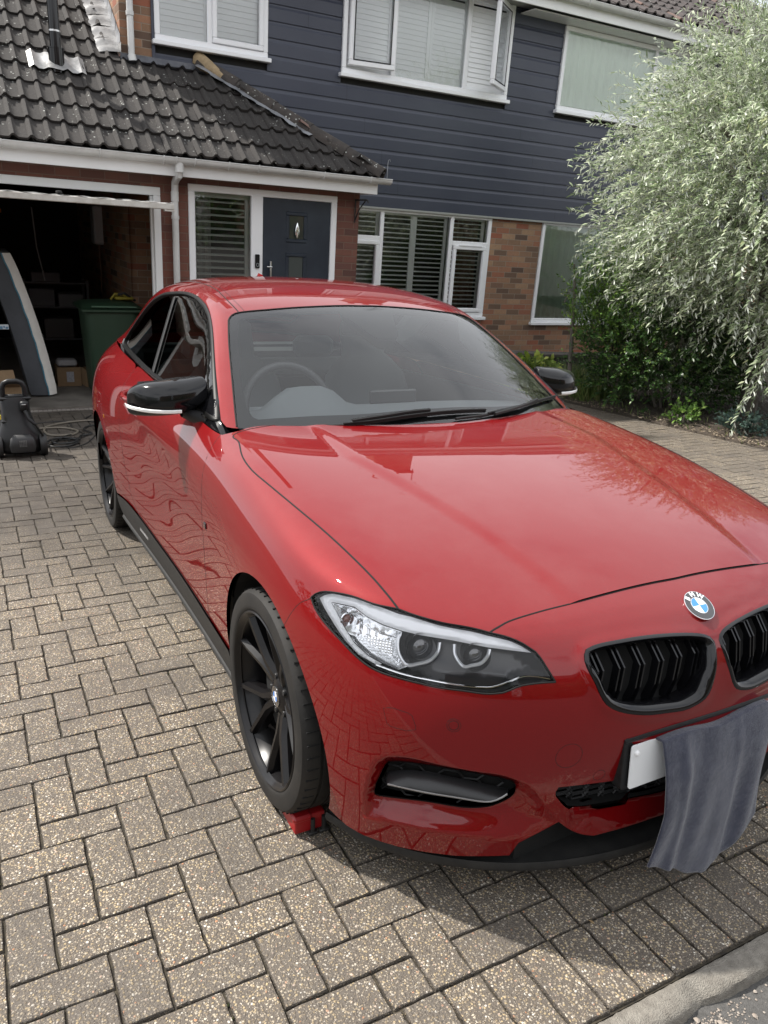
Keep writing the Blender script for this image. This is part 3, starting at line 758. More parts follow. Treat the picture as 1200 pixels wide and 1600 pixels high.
# fascia, soffit, gutter
mb = MB(); mb.cbox((-3.2, 6.485, 2.325), (2.74, 6.51, 2.50), .003); hp(mb, 'fascia', FASC, GAR)
mb = MB(); mb.box((-3.2, 6.51, 2.335), (2.74, GB, 2.35)); mb.box((2.66, 6.5, 2.335), (2.74, WB, 2.35)); mb.cbox((2.715, 6.511, 2.326), (2.74, WB-.05, 2.50), .003); hp(mb, 'soffit', FASC, GAR)
G2 = hp(gutter(-3.2, 2.86, 6.425, 2.485, .056), 'gutter', GUTW, GAR, smooth=True)
for x in (-1.02, -.2, .38, .50, .68, 1.02, 1.33, 2.05, 2.60):
    mb = MB(); mb.tube(clip_ring(x, 6.425, 2.485, .060), .0065, 6); hp(mb, 'gutter_bracket', GUTW, G2, smooth=True)
mb = MB(); mb.tube([(.535, 6.425, 2.45), (.535, 6.425, 2.36)], .042, 14); mb.tube([(.535, 6.425, 2.40), (.538, 6.44, 2.335), (.545, 6.60, 2.305), (.548, 6.67, 2.27), (.548, 6.69, 2.17)], .035, 14); mb.tube([(.548, 6.69, 2.16), (.548, 6.69, .02)], .034, 14)
for z in (1.93, 1.0): mb.tube([(.548, 6.69, z), (.548, 6.69, z+.035)], .040, 14)
mb.tube([(.548, 6.69, 2.10), (.548, 6.69, 2.19)], .039, 14)
hp(mb, 'downpipe', GUTW, GAR, smooth=True)
# tiles: front slope runs up past the house corner on the left; hipped end on the right
PIT = 36.5; EC = 2.515; EB2 = 6.40; ct_, st_ = math.cos(R(PIT)), math.sin(R(PIT))
def clip_main(a, s):
    b = EB2+s*ct_
    if a > .26 and b > WB-.02: return False
    hipA = 2.76-(b-EB2)*1.20
    return a < hipA-.02
L_ = 3.45
tiled('roof', roof_sheet(-3.2, 2.9, EB2-.02, EC-.012, PIT, L_, .305, .150, clip_main, seed=3), TILE, GAR)
# hip end: courses facing +a
def hip_sheet():
    V_, F_, rn = roof_sheet(EB2, WB+.1, -2.76, EC, 31, 1.9, .305, .150, lambda a, s: (s*math.cos(R(31)))/1.20 < (a-EB2)+.05, seed=9)
    return [(-y, x, z) for x, y, z in V_], [tuple(reversed(f)) for f in F_], rn
tiled('hip_roof', hip_sheet(), TILE, GAR)
# underlay closes the gaps
mb = MB(); q = 1.34
mb.add([(-3.2, EB2+.01, EC-.02), (2.72, EB2+.01, EC-.02), (2.72-1.6, EB2+q, EC-.02+q*st_/ct_), (.25, EB2+q, EC-.02+q*st_/ct_), (.25, EB2+L_*ct_, EC-.02+L_*st_), (-3.2, EB2+L_*ct_, EC-.02+L_*st_)], [(0, 1, 2, 3, 4, 5)])
mb.add([(2.72, EB2+.01, EC-.02), (2.72, WB, EC-.02), (1.12, WB, EC-.02+q*st_/ct_)], [(0, 1, 2)])
hp(mb, 'roof_underlay', DEEP, GAR, fix=False)
# hip ridge tiles
HP0 = Vector((2.74, EB2+.02, EC+.015)); HP1 = Vector((1.13, EB2+1.34, EC+1.34*st_/ct_+.03)); hn = 5
HT = tile_mat('hip_tile', (.062, .050, .043), 1.6)
for i in range(hn):
    p = HP0.lerp(HP1, i/hn-.008); q = HP0.lerp(HP1, (i+1)/hn+.006); d = (q-p); n = 8; V_ = []; F_ = []
    ax = d.normalized(); sd_v = ax.cross(Vector((0, 0, 1))).normalized(); upv = sd_v.cross(ax)
    for (pp, r) in ((p, .118), (q, .108)):
        for k in range(n+1):
            a = R(-8+196*k/n); V_.append(pp+sd_v*math.cos(a)*r+upv*(math.sin(a)*r*.85-.02))
    for (pp, r) in ((p, .098), (q, .090)):
        for k in range(n+1):
            a = R(-8+196*k/n); V_.append(pp+sd_v*math.cos(a)*r+upv*(math.sin(a)*r*.85-.02))
    m_ = n+1
    for k in range(n): F_ += [(k, k+1, m_+k+1, m_+k), (2*m_+k, 3*m_+k, 3*m_+k+1, 2*m_+k+1), (k, 2*m_+k, 2*m_+k+1, k+1), (m_+k, m_+k+1, 3*m_+k+1, 3*m_+k)]
    mb = MB(); mb.add(V_, F_); hp(mb, 'hip_tile', HT, GAR, smooth=True)
mb = MB(); mb.tube([HP1+Vector((.02, .02, -.02)), HP1+Vector((-.02, -.0, .03)), HP1+Vector((.06, -.10, -.045)), HP1+Vector((.17, -.24, -.14))], [.05, .088, .075, .04], 9); hp(mb, 'mortar', mat('hip_mortar', (.36, .27, .16), .95, noise=(14, .7, (.20, .15, .09)), bump=(40, .8, .01)), GAR, smooth=True)
mb = MB(); rr_ = random.Random(4)
P_ = [HP0.lerp(HP1, t)+Vector((-.10, -.075, -.02+rr_.uniform(-.004, .004))) for t in np.linspace(.35, .98, 26)]
V_ = []; 
for i, p in enumerate(P_): w_ = .045+.02*math.sin(i*1.9); V_ += [p+Vector((.03, .02, .028)), p+Vector((-w_, -w_*.3, .006))]
mb.add(V_, [(2*i, 2*i+2, 2*i+3, 2*i+1) for i in range(25)]); hp(mb, 'hip_flashing', LEAD, GAR, smooth=True, fix=False)
# flashing against the house: along the boarding and stepping up beside the gable
V_ = []; F_ = []; n = 60
for i in range(n+1):
    a = .27+(1.18-.27)*i/n; w = .028*max(0, math.sin(math.pi*(((a+3.2)/.150) % 1)/.42)) if ((a+3.2)/.150) % 1 < .42 else 0
    V_ += [(a, SB-.006, 3.52-.00*i), (a, SB-.008, 3.40), (a, WB-.15-.05*(.5+.5*math.sin(a*37)), EC+(WB-.17-EB2)*st_/ct_+.045+w)]
for i in range(n): F_ += [(3*i, 3*i+1, 3*i+4, 3*i+3), (3*i+1, 3*i+2, 3*i+5, 3*i+4)]
mb = MB(); mb.add(V_, F_); hp(mb, 'wall_flashing', mat('dark_lead', (.10, .105, .125), .5, metal=.3, noise=(7, .6, (.17, .175, .19)), bump=(10, .6, .02)), GAR, smooth=True, fix=False)
for k in range(9):
    s0 = 1.58+k*.24; V_ = []; F_ = []; rk = random.Random(k); n = 8
    for i in range(n+1):
        s = s0+(.27)*i/n; b = EB2+s*ct_; c = EC+s*st_; wv = .018*math.sin(i*1.3+k); br_ = .012*max(0, math.sin(math.pi*i/n))
        V_ += [(.275, b, c+.13+.02*(n-i)/n), (.272, b, c+.060), (.20, b, c+.058+br_+wv*.4), (.10, b, c+.045+br_+wv), (.045+.01*rk.uniform(-1, 1), b, c+.034)]
    for i in range(n):
        for j in range(4): F_.append((5*i+j, 5*i+j+1, 5*i+6+j, 5*i+5+j))
    mb = MB(); mb.add(V_, F_); hp(mb, 'step_flashing', ALU, GAR, smooth=True, fix=False)
    mb = MB(); b = EB2+(s0+.1)*ct_; c = EC+(s0+.1)*st_; mb.add([(.271, b-.06, c+.10), (.271, b+.17, c+.10+.0), (.271, b+.17, c+.33), (.271, b-.06, c+.17)], [(0, 1, 2, 3)]); hp(mb, 'stepped_lead', LEAD, GAR, fix=False)
# ---- vent pipe
VP = hthing('vent_pipe', (-.42, 7.6, 3.4), 'black vent pipe with a silver collar rising through the garage roof', 'vent pipe')
def rs(a, b): return EC+(b-EB2)*st_/ct_+.02
vb = 7.36; mb = MB(); mb.tube([(-.40, vb, rs(0, vb)-.05), (-.40, vb, rs(0, vb)+.16)], .074, 20); mb.tube([(-.40, vb, rs(0, vb)+.155), (-.40, vb, rs(0, vb)+.165)], .080, 20); mb.tube([(-.40, vb, rs(0, vb)+.16), (-.40, vb, rs(0, vb)+.75)], .052, 20); hp(mb, 'pipe', GLOSSB, VP, smooth=True)
V_ = []; F_ = []
for i in range(13):
    for j in range(7):
        a = -.40-.26+.52*i/12; b = vb-.10+.22*j/6; wv = .028*max(0, math.sin(math.pi*(((a+3.2)/.150) % 1)/.42)) if ((a+3.2)/.150) % 1 < .42 else 0
        V_.append((a, b-.01*math.sin(i*1.4), rs(a, b)+.030+wv+.05*math.exp(-((a+.40)**2+(b-vb)**2)/.008)))
for i in range(12):
    for j in range(6): F_.append((i*7+j, (i+1)*7+j, (i+1)*7+j+1, i*7+j+1))
mb = MB(); mb.add(V_, F_); hp(mb, 'collar', ALU, VP, smooth=True, fix=False)
mb = MB(); mb.tube([(-.40, vb, rs(0, vb)+.30), (-.40, vb, rs(0, vb)+.315)], .0545, 20); hp(mb, 'pipe_band', mat('silver_band', (.6, .6, .6), .3, metal=1), VP, smooth=True)
# ---- iron basket bracket on the porch corner
mb = MB(); mb.tube([(2.60, GB-.02, 2.27), (2.60, GB-.02, 2.02)], .008, 6); mb.tube([(2.60, GB-.02, 2.26), (2.60, GB-.30, 2.26), (2.60, GB-.33, 2.25), (2.60, GB-.34, 2.23)], .008, 6); mb.tube([(2.60, GB-.02, 2.04), (2.60, GB-.12, 2.16), (2.60, GB-.27, 2.25)], .007, 6)
o = mb.build('basket_bracket', MATB, None, True); o.matrix_world = HM; tag(o, 'black iron hanging-basket bracket on the brick corner right of the front door', 'bracket')
# ---- wire hook at the gutter end
mb = MB(); mb.tube([(2.82, 6.43, 2.50), (2.82, 6.43, 2.64), (2.825, 6.43, 2.68), (2.84, 6.43, 2.69), (2.85, 6.43, 2.67)], .004, 5); o = mb.build('wire_hook', mat('galvanised_wire', (.4, .42, .45), .4, metal=.8), None, True); o.matrix_world = HM; tag(o, 'small grey wire hook standing up from the right end of the porch gutter', 'hook')
# ---- ridge, chimney and aerial above (they show in the bonnet's reflection)
mb = MB(); mb.tube([(.2, 11.50, 7.12), (12.2, 11.50, 7.12)], .12, 10); hp(mb, 'ridge', TILE2, HOUSE, smooth=True)
mb = MB(); mb.box((5.55, 11.2, 6.6), (6.55, 11.8, 8.25)); mb.cbox((5.48, 11.13, 8.10), (6.62, 11.87, 8.22), .01); ch = hp(mb, 'chimney', BRICK_M, HOUSE)
for x in (5.8, 6.3):
    mb = MB(); mb.lathe([(.12, 8.2), (.14, 8.25), (.11, 8.35), (.10, 8.6), (.125, 8.66), (.10, 8.66)], 16, Matrix.Translation((x, 11.5, 0))); hp(mb, 'chimney_pot', mat('terracotta', (.30, .12, .07), .8), ch, smooth=True)
mb = MB(); mb.tube([(6.62, 11.2, 8.0), (6.62, 11.2, 9.6)], .018, 6); mb.tube([(6.3, 10.9, 9.45), (7.1, 11.6, 9.45)], .012, 6)
for t in np.linspace(0, 1, 9): c_ = Vector((6.3, 10.9, 9.45)).lerp(Vector((7.1, 11.6, 9.45)), t); mb.tube([c_+Vector((-.12, .14, 0)), c_+Vector((.12, -.14, 0))], .006, 5)
hp(mb, 'aerial', mat('aerial_grey', (.3, .3, .3), .5, metal=.8), ch, smooth=True)
# ------------------------------------------------------------------ ground
def struct(name, verts, faces, m, **k):
    o = link_mesh(name, verts, faces, m, None, False); o['kind'] = 'structure'; return o
def quad(name, x0, x1, y0, y1, z, m): return struct(name, [(x0, y0, z), (x1, y0, z), (x1, y1, z), (x0, y1, z)], [(0, 1, 2, 3)], m)
def driveway():
    rnd = random.Random(11); V_ = []; F_ = []; rn = []; c = .1013; ox, oy = -1.459, -.268
    X0, X1, Y0, Y1 = -5.2, 5.10, -.7747, 6.66
    def block(x0, x1, y0, y1):
        x0 = max(x0, X0); x1 = min(x1, X1)
        if x1-x0 < .02 or y1-y0 < .02: return
        g = .0017; e = .0058; dz = rnd.uniform(-.0018, .0018); tx = rnd.uniform(-.010, .010); ty = rnd.uniform(-.010, .010)
        j = lambda: rnd.uniform(-.0019, .0019)
        cx, cy = (x0+x1)/2, (y0+y1)/2; base = len(V_)
        def z(x, y, d): return -d+dz+(x-cx)*tx+(y-cy)*ty
        near = (cy < 3.6 and -2.6 < cx < 1.6)
        nx = max(1, int(round((x1-x0)/.025))) if near else 1; ny = max(1, int(round((y1-y0)/.025))) if near else 1
        per = [(x0+(x1-x0)*i/nx, y0, 0, 1) for i in range(nx)]+[(x1, y0+(y1-y0)*i/ny, -1, 0) for i in range(ny)]+[(x1-(x1-x0)*i/nx, y1, 0, -1) for i in range(nx)]+[(x0, y1-(y1-y0)*i/ny, 1, 0) for i in range(ny)]
        n = len(per); rings = ((g, .020), (g+.0012, .0042), (g+e*.45, .0012), (g+e, 0))
        J = [(j(), j()) for _ in per]
        for (ins, d) in rings:
            for (x, y, ax, ay), (jx, jy) in zip(per, J):
                # inset towards the middle on both axes at the corners
                sx = 1 if x < cx else -1; sy = 1 if y < cy else -1
                px = x+(ins*sx if (abs(x-x0) < 1e-6 or abs(x-x1) < 1e-6) else 0)+jx*.9
                py = y+(ins*sy if (abs(y-y0) < 1e-6 or abs(y-y1) < 1e-6) else 0)+jy*.9
                V_.append((px, py, z(px, py, d)+(rnd.uniform(-.0005, .0004) if near else 0)))
        r = rnd.random()**1.6
        for k in range(3):
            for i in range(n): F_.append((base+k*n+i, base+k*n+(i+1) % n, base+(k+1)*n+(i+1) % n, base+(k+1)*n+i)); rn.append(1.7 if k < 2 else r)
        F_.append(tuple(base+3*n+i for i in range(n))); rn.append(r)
    for i in range(-40, 70):
        for k in range(-60, 80):
            x = ox+i*c; y = oy+k*c
            d = (i-k) % 4
            if d == 1: bx = (x, x+2*c, y, y+c)
            elif d == 0: bx = (x, x+c, y, y+2*c)
            else: continue
            if bx[1] < X0 or bx[0] > X1 or bx[3] < Y0 or bx[2] > Y1: continue
            block(bx[0], bx[1], max(bx[2], Y0), min(bx[3], Y1))
    x = -.637-.0985*46
    while x < 5.3:
        block(x, x+.0985, -.977, -.7755); x += .0985
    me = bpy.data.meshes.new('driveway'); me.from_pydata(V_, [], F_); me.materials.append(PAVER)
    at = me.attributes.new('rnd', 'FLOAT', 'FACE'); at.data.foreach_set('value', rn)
    o = bpy.data.objects.new('driveway', me); COL.objects.link(o); o['kind'] = 'structure'
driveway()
quad('ground', -60, 60, -60, 90, -.55, SOIL)
quad('paving_joints', -5.2, 5.1, -.98, 6.72, -.009, JOINT)
quad('road', -40, 40, -40, -1.03, -.034, ASPH)
# kerb edging with a chipped corner
V_ = []; F_ = []; rk = random.Random(3)
pr = [(-1.052, -.06), (-1.050, -.020), (-1.046, -.006), (-1.036, .001), (-.995, .002), (-.986, -.002), (-.981, -.012), (-.981, -.06)]
xs = np.concatenate([np.arange(-5, -.6, .2), np.arange(-.6, .5, .012), np.arange(.5, 5.2, .2)])
for x in xs:
    d = math.exp(-((x+.235)/.045)**2); d2 = math.exp(-((x+.17)/.03)**2)
    for y, z in pr:
        ny = y+rk.uniform(-.0012, .0012); nz = z+rk.uniform(-.0010, .0010)
        if y < -1.0 and z > -.05: nz -= .014*d+.009*d2*rk.random(); ny += .016*d*rk.uniform(.6, 1)
        V_.append((x, ny, nz))
n = len(pr)
for i in range(len(xs)-1):
    for j in range(n-1): F_.append((i*n+j, i*n+j+1, (i+1)*n+j+1, (i+1)*n+j))
o = link_mesh('kerb', V_, F_, CONC, None, True); o.data.set_sharp_from_angle(angle=R(40)); o['kind'] = 'structure'
# loose stones in the gutter of the road: nobody could count them
V_ = []; F_ = []; rg = random.Random(8)
for i in range(420):
    if i < 260: x = rg.gauss(-.27, .07); y = -1.058-abs(rg.gauss(0, .035))
    else: x = rg.uniform(-.5, .9); y = -1.06-abs(rg.gauss(0, .05))
    s = rg.uniform(.0010, .0038)*(1 if rg.random() < .95 else 2.4); b = len(V_); z0 = -.034+s*.5
    for k in range(6):
        a = 2*math.pi*k/6; V_.append((x+s*math.cos(a)*rg.uniform(.6, 1.1), y+s*math.sin(a)*rg.uniform(.6, 1.1), z0))
    V_ += [(x, y, z0+s*.6), (x, y, z0-s*.5)]
    for k in range(6): F_ += [(b+k, b+(k+1) % 6, b+6), (b+(k+1) % 6, b+k, b+7)]
o = link_mesh('loose_gravel', V_, F_, mat('gravel', (.20, .16, .13), .9, noise=(60, .8, (.42, .38, .33))), None, False); o['kind'] = 'stuff'
tag(o, 'pale crumbs of stone and grit lying in the gutter beside the chipped kerb', 'grit')
# grit and crumbs on the driveway
V_ = []; F_ = []
for i in range(900):
    x = rg.uniform(-2.2, 1.2); y = rg.uniform(-1.0, 5.0)
    s = rg.uniform(.0008, .0026)*(1 if rg.random() < .97 else 3); b = len(V_)
    for k in range(4): a = 2*math.pi*k/4+rg.random(); V_.append((x+s*math.cos(a), y+s*math.sin(a), .0005))
    V_.append((x, y, .0005+s*.8)); F_ += [(b+k, b+(k+1) % 4, b+4) for k in range(4)]
o = link_mesh('driveway_grit', V_, F_, mat('grit', (.30, .25, .20), .9, noise=(90, 1, (.6, .55, .45))), None, False); o['kind'] = 'stuff'; tag(o, 'fine crumbs of grit scattered over the paving blocks', 'grit')
# planting bed
V_ = []; F_ = []; nx, ny = 60, 80
for i in range(nx+1):
    for j in range(ny+1):
        x = 5.08+7*(i/nx)**1.3; y = -1.0+9*j/ny; e = min(1, (x-5.08)/.25)
        V_.append((x+(.03*math.sin(y*9)+.02*math.sin(y*23) if i == 0 else 0), y, -.02+e*.05+.018*math.sin(x*31)*math.sin(y*27)*e+rg.uniform(-.012, .012)*e-.0588*0))
for i in range(nx):
    for j in range(ny): F_.append((i*(ny+1)+j, (i+1)*(ny+1)+j, (i+1)*(ny+1)+j+1, i*(ny+1)+j+1))
o = link_mesh('flower_bed', V_, F_, SOIL, None, True); o['kind'] = 'structure'
# leaf litter and mulch on the bed edge
V_ = []; F_ = []
for i in range(1500):
    x = 5.06+abs(rg.gauss(0, .22)); y = rg.uniform(1.5, 7.5); s = rg.uniform(.006, .022); b = len(V_); a = rg.uniform(0, 6.3); t = rg.uniform(-.5, .5)
    dx, dy = math.cos(a)*s, math.sin(a)*s
    V_ += [(x-dx, y-dy, .03), (x+dy*.5, y-dx*.5, .035+s*t*.4), (x+dx, y+dy, .036), (x-dy*.5, y+dx*.5, .033-s*t*.2)]
    F_.append((b, b+1, b+2, b+3))
o = link_mesh('leaf_litter', V_, F_, mat('litter', (.13, .085, .05), .9, noise=(30, 1, (.35, .30, .22))), None, False); o['kind'] = 'stuff'; tag(o, 'brown dead leaves and bark chips along the edge of the bed', 'litter')

# moss and tiny weeds in the joints, dry bits on the blocks
V_ = []; F_ = []; rg = random.Random(21)
for i in range(2600):
    a = rg.random() < .5; g0 = rg.randrange(-40, 60); gx = -1.459+.1013*rg.randrange(-16, 30); gy = -.268+.1013*rg.randrange(-5, 42)
    x, y = (gx+rg.gauss(0, .0012), gy+rg.uniform(0, .10)) if a else (gx+rg.uniform(0, .10), gy+rg.gauss(0, .0012))
    if rg.random() < .5+.5*math.sin(x*3.1+1)*math.sin(y*2.3): continue
    s = rg.uniform(.0012, .0035); b = len(V_); h = rg.uniform(.0, .003)
    for k in range(5): t = 2*math.pi*k/5+rg.random(); V_.append((x+s*math.cos(t), y+s*math.sin(t), -.006))
    V_.append((x, y, h)); F_ += [(b+k, b+(k+1) % 5, b+5) for k in range(5)]
o = link_mesh('joint_moss', V_, F_, mat('moss', (.045, .060, .018), .95, noise=(50, .9, (.09, .075, .04))), None, False); o['kind'] = 'stuff'; tag(o, 'moss and tiny weeds growing in the joints between the paving blocks', 'moss')
V_ = []; F_ = []
for i in range(120):
    x = rg.uniform(-2.0, 1.4); y = rg.uniform(-.9, 4.5); s = rg.uniform(.003, .011); a = rg.uniform(0, 6.3); dx, dy = math.cos(a)*s, math.sin(a)*s; b = len(V_)
    V_ += [(x-dx, y-dy, .002), (x+dy*.3, y-dx*.3, .004), (x+dx, y+dy, .003), (x-dy*.3, y+dx*.3, .0035)]; F_.append((b, b+1, b+2, b+3))
o = link_mesh('dry_bits', V_, F_, mat('dry_leaf', (.20, .13, .06), .9, noise=(40, 1, (.38, .32, .20))), None, False); o['kind'] = 'stuff'; tag(o, 'small dry leaf fragments scattered on the driveway', 'litter')
# ------------------------------------------------------------------ car body surface (w = distance from the centre line, right half mirrored)
FAIR = 9.0
ROWS = [
 # r0 lower edge
 [(0,-.722,.17),(.2,-.712,.165),(.38,-.683,.155),(.53,-.635,.145),(.655,-.555,.14),(.745,-.465,.14),(.792,-.36,.145),(.815,-.21,.15),(.82,0,.15),(.815,.3,.15),(.81,.65,.15),(.81,1.2,.15),(.815,1.7,.15),(.82,2.15,.16),(.82,2.69,.17),(.785,3.15,.2),(.69,3.45,.22),(.45,3.58,.23),(0,3.6,.23)],
 [(0,-.745,.28),(.2,-.74,.28),(.38,-.713,.28),(.53,-.668,.28),(.66,-.60,.28),(.757,-.50,.28),(.812,-.375,.27),(.842,-.21,.27),(.85,0,.26),(.843,.3,.25),(.838,.65,.25),(.84,1.2,.25),(.843,1.7,.25),(.85,2.15,.25),(.86,2.69,.26),(.812,3.15,.28),(.74,3.47,.28),(.48,3.61,.28),(0,3.64,.28)],
 [(0,-.765,.37),(.2,-.758,.37),(.38,-.73,.37),(.53,-.683,.37),(.663,-.612,.37),(.762,-.508,.37),(.825,-.378,.36),(.86,-.21,.36),(.872,0,.36),(.858,.3,.35),(.848,.65,.35),(.85,1.2,.35),(.856,1.7,.35),(.865,2.15,.35),(.88,2.69,.36),(.827,3.15,.37),(.755,3.48,.37),(.49,3.63,.37),(0,3.66,.37)],
 [(0,-.778,.46),(.2,-.77,.46),(.38,-.742,.46),(.53,-.694,.46),(.665,-.62,.46),(.765,-.515,.46),(.829,-.38,.46),(.867,-.21,.46),(.883,0,.46),(.865,.3,.455),(.851,.65,.45),(.847,1.2,.45),(.855,1.7,.45),(.868,2.15,.45),(.892,2.69,.46),(.836,3.15,.46),(.765,3.48,.46),(.5,3.64,.46),(0,3.67,.46)],
 [(0,-.78,.555),(.2,-.772,.555),(.38,-.743,.555),(.53,-.696,.555),(.66,-.622,.555),(.765,-.518,.56),(.83,-.38,.56),(.868,-.21,.56),(.884,0,.56),(.868,.3,.56),(.853,.65,.56),(.848,1.2,.56),(.857,1.7,.56),(.872,2.15,.56),(.894,2.69,.57),(.84,3.15,.57),(.77,3.48,.57),(.5,3.64,.57),(0,3.67,.57)],
 [(0,-.758,.645),(.2,-.752,.645),(.38,-.722,.645),(.53,-.672,.645),(.655,-.597,.65),(.755,-.497,.655),(.822,-.365,.66),(.862,-.205,.665),(.877,0,.67),(.866,.3,.68),(.853,.65,.69),(.850,1.2,.69),(.860,1.7,.70),(.875,2.15,.71),(.888,2.69,.72),(.84,3.15,.72),(.775,3.48,.70),(.5,3.64,.69),(0,3.67,.68)],
 [(0,-.702,.712),(.2,-.696,.712),(.38,-.668,.71),(.53,-.622,.708),(.645,-.552,.715),(.738,-.458,.725),(.802,-.34,.738),(.84,-.19,.755),(.856,0,.772),(.858,.3,.79),(.862,.65,.80),(.864,1.2,.815),(.867,1.7,.83),(.869,2.15,.845),(.87,2.69,.855),(.822,3.15,.86),(.76,3.46,.86),(.5,3.6,.86),(0,3.64,.87)],
 [(0,-.66,.742),(.2,-.656,.742),(.38,-.640,.738),(.53,-.609,.732),(.632,-.55,.738),(.718,-.468,.750),(.768,-.335,.772),(.805,-.18,.797),(.825,0,.83),(.838,.3,.865),(.838,.65,.885),(.835,1.2,.90),(.838,1.7,.915),(.832,2.15,.93),(.81,2.69,.945),(.768,3.15,.95),(.71,3.43,.96),(.48,3.56,.97),(0,3.6,.98)],
 [(0,-.615,.766),(.2,-.614,.765),(.38,-.607,.760),(.53,-.588,.752),(.612,-.545,.758),(.690,-.47,.766),(.716,-.335,.795),(.738,-.17,.829),(.765,.01,.866),(.79,.3,.908),(.782,.65,.95),(.79,1.2,.972),(.786,1.7,.99),(.768,2.15,1.003),(.725,2.69,1.015),(.69,3.15,1.02),(.62,3.42,1.03),(.45,3.52,1.04),(0,3.56,1.05)],
]
TOP = { # (column, station)
 6: [(0,-.46,.814),(.18,-.455,.812),(.36,-.44,.806),(.51,-.415,.799),(.63,-.385,.795)],
 7: [(0,-.25,.860),(.18,-.245,.858),(.36,-.235,.853),(.53,-.215,.845),(.65,-.195,.837)],
 8: [(0,0,.901),(.19,0,.899),(.38,0,.894),(.56,0,.886),(.68,.005,.877)],
 9: [(0,.27,.940),(.20,.272,.939),(.39,.28,.935),(.57,.29,.929),(.70,.295,.920)],
 10:[(0,.56,.968),(.20,.565,.968),(.39,.58,.966),(.57,.60,.962),(.70,.63,.957)],
}
GH = [
 [(0,.45,.955),(.25,.48,.955),(.48,.555,.953),(.695,.665,.950),(.742,.70,.95),(.765,.72,.952),(.780,.735,.952),(.785,.75,.952)],
 [(0,.76,1.135),(.24,.78,1.133),(.455,.84,1.125),(.640,.935,1.118),(.680,.965,1.125),(.712,.985,1.11),(.752,1.0,1.04),(.788,1.01,.965)],
 [(0,1.11,1.302),(.23,1.125,1.30),(.42,1.165,1.298),(.565,1.225,1.295),(.602,1.25,1.288),(.635,1.265,1.262),(.70,1.28,1.13),(.788,1.3,.975)],
 [(0,1.42,1.393),(.23,1.43,1.389),(.42,1.45,1.375),(.555,1.47,1.352),(.592,1.48,1.337),(.622,1.49,1.308),(.692,1.5,1.17),(.786,1.52,.985)],
 [(0,1.8,1.427),(.23,1.8,1.422),(.42,1.8,1.408),(.548,1.8,1.380),(.585,1.8,1.362),(.614,1.8,1.33),(.685,1.8,1.185),(.783,1.8,.995)],
 [(0,2.2,1.430),(.23,2.2,1.425),(.42,2.2,1.41),(.54,2.2,1.378),(.577,2.2,1.358),(.605,2.2,1.322),(.672,2.2,1.18),(.765,2.2,1.003)],
 [(0,2.55,1.402),(.23,2.55,1.397),(.41,2.55,1.38),(.532,2.55,1.345),(.568,2.55,1.322),(.598,2.55,1.285),(.660,2.55,1.155),(.737,2.55,1.010)],
 [(0,2.9,1.325),(.23,2.9,1.32),(.405,2.9,1.298),(.522,2.9,1.26),(.56,2.9,1.235),(.594,2.9,1.198),(.652,2.9,1.10),(.705,2.9,1.016)],
 [(0,3.22,1.15),(.22,3.22,1.145),(.395,3.22,1.135),(.52,3.22,1.112),(.565,3.22,1.094),(.60,3.22,1.073),(.648,3.22,1.048),(.685,3.2,1.02)],
 [(0,3.52,1.055),(.2,3.52,1.054),(.37,3.50,1.05),(.48,3.48,1.045),(.53,3.46,1.04),(.57,3.44,1.036),(.60,3.42,1.03),(.63,3.40,1.02)],
]
def limit_mesh(verts, faces, edges_fix, level=4, iters=2):
    """interpolating Catmull-Clark: move the cage until its limit nearly passes through the authored points"""
    tgt = np.array(verts, float); cage = tgt.copy()
    def sub(lv):
        me = bpy.data.meshes.new('tmp'); me.from_pydata([tuple(v) for v in cage], [], faces)
        ob = bpy.data.objects.new('tmp', me); COL.objects.link(ob)
        md = ob.modifiers.new('s', 'SUBSURF'); md.levels = lv; md.render_levels = lv
        md.boundary_smooth = 'ALL'; md.quality = 4
        dg = bpy.context.evaluated_depsgraph_get(); ev = ob.evaluated_get(dg); m2 = ev.to_mesh()
        v = np.empty(len(m2.vertices)*3); m2.vertices.foreach_get('co', v); v = v.reshape(-1, 3)
        f = [tuple(p.vertices) for p in m2.polygons]
        ev.to_mesh_clear(); bpy.data.objects.remove(ob); bpy.data.meshes.remove(me)
        return v, f
    for _ in range(iters):
        v, f = sub(3)
        cage += (tgt - v[:len(tgt)])*.85
    return sub(level)
def fair(verts, chains, lam):
    """least-squares fairing: pull the authored points along their chains towards evenly changing curvature"""
    P = np.array(verts, float); n = len(P); rows = []; vals = []
    A = np.eye(n)*1.0; M = A.copy()
    for ch in chains:
        q = P[ch]; h = np.maximum(np.linalg.norm(np.diff(q, axis=0), axis=1), .03)
        u = np.concatenate([[0], np.cumsum(h)])
        for i in range(len(ch)-3):
            x = u[i:i+4]; w = np.array([1/np.prod([x[a]-x[b] for b in range(4) if b != a]) for a in range(4)])
            w *= (np.mean(h[i:i+3]))**3
            for a in range(4):
                for b in range(4): M[ch[i+a], ch[i+b]] += lam*w[a]*w[b]
    out = np.linalg.solve(M, P)
    return out
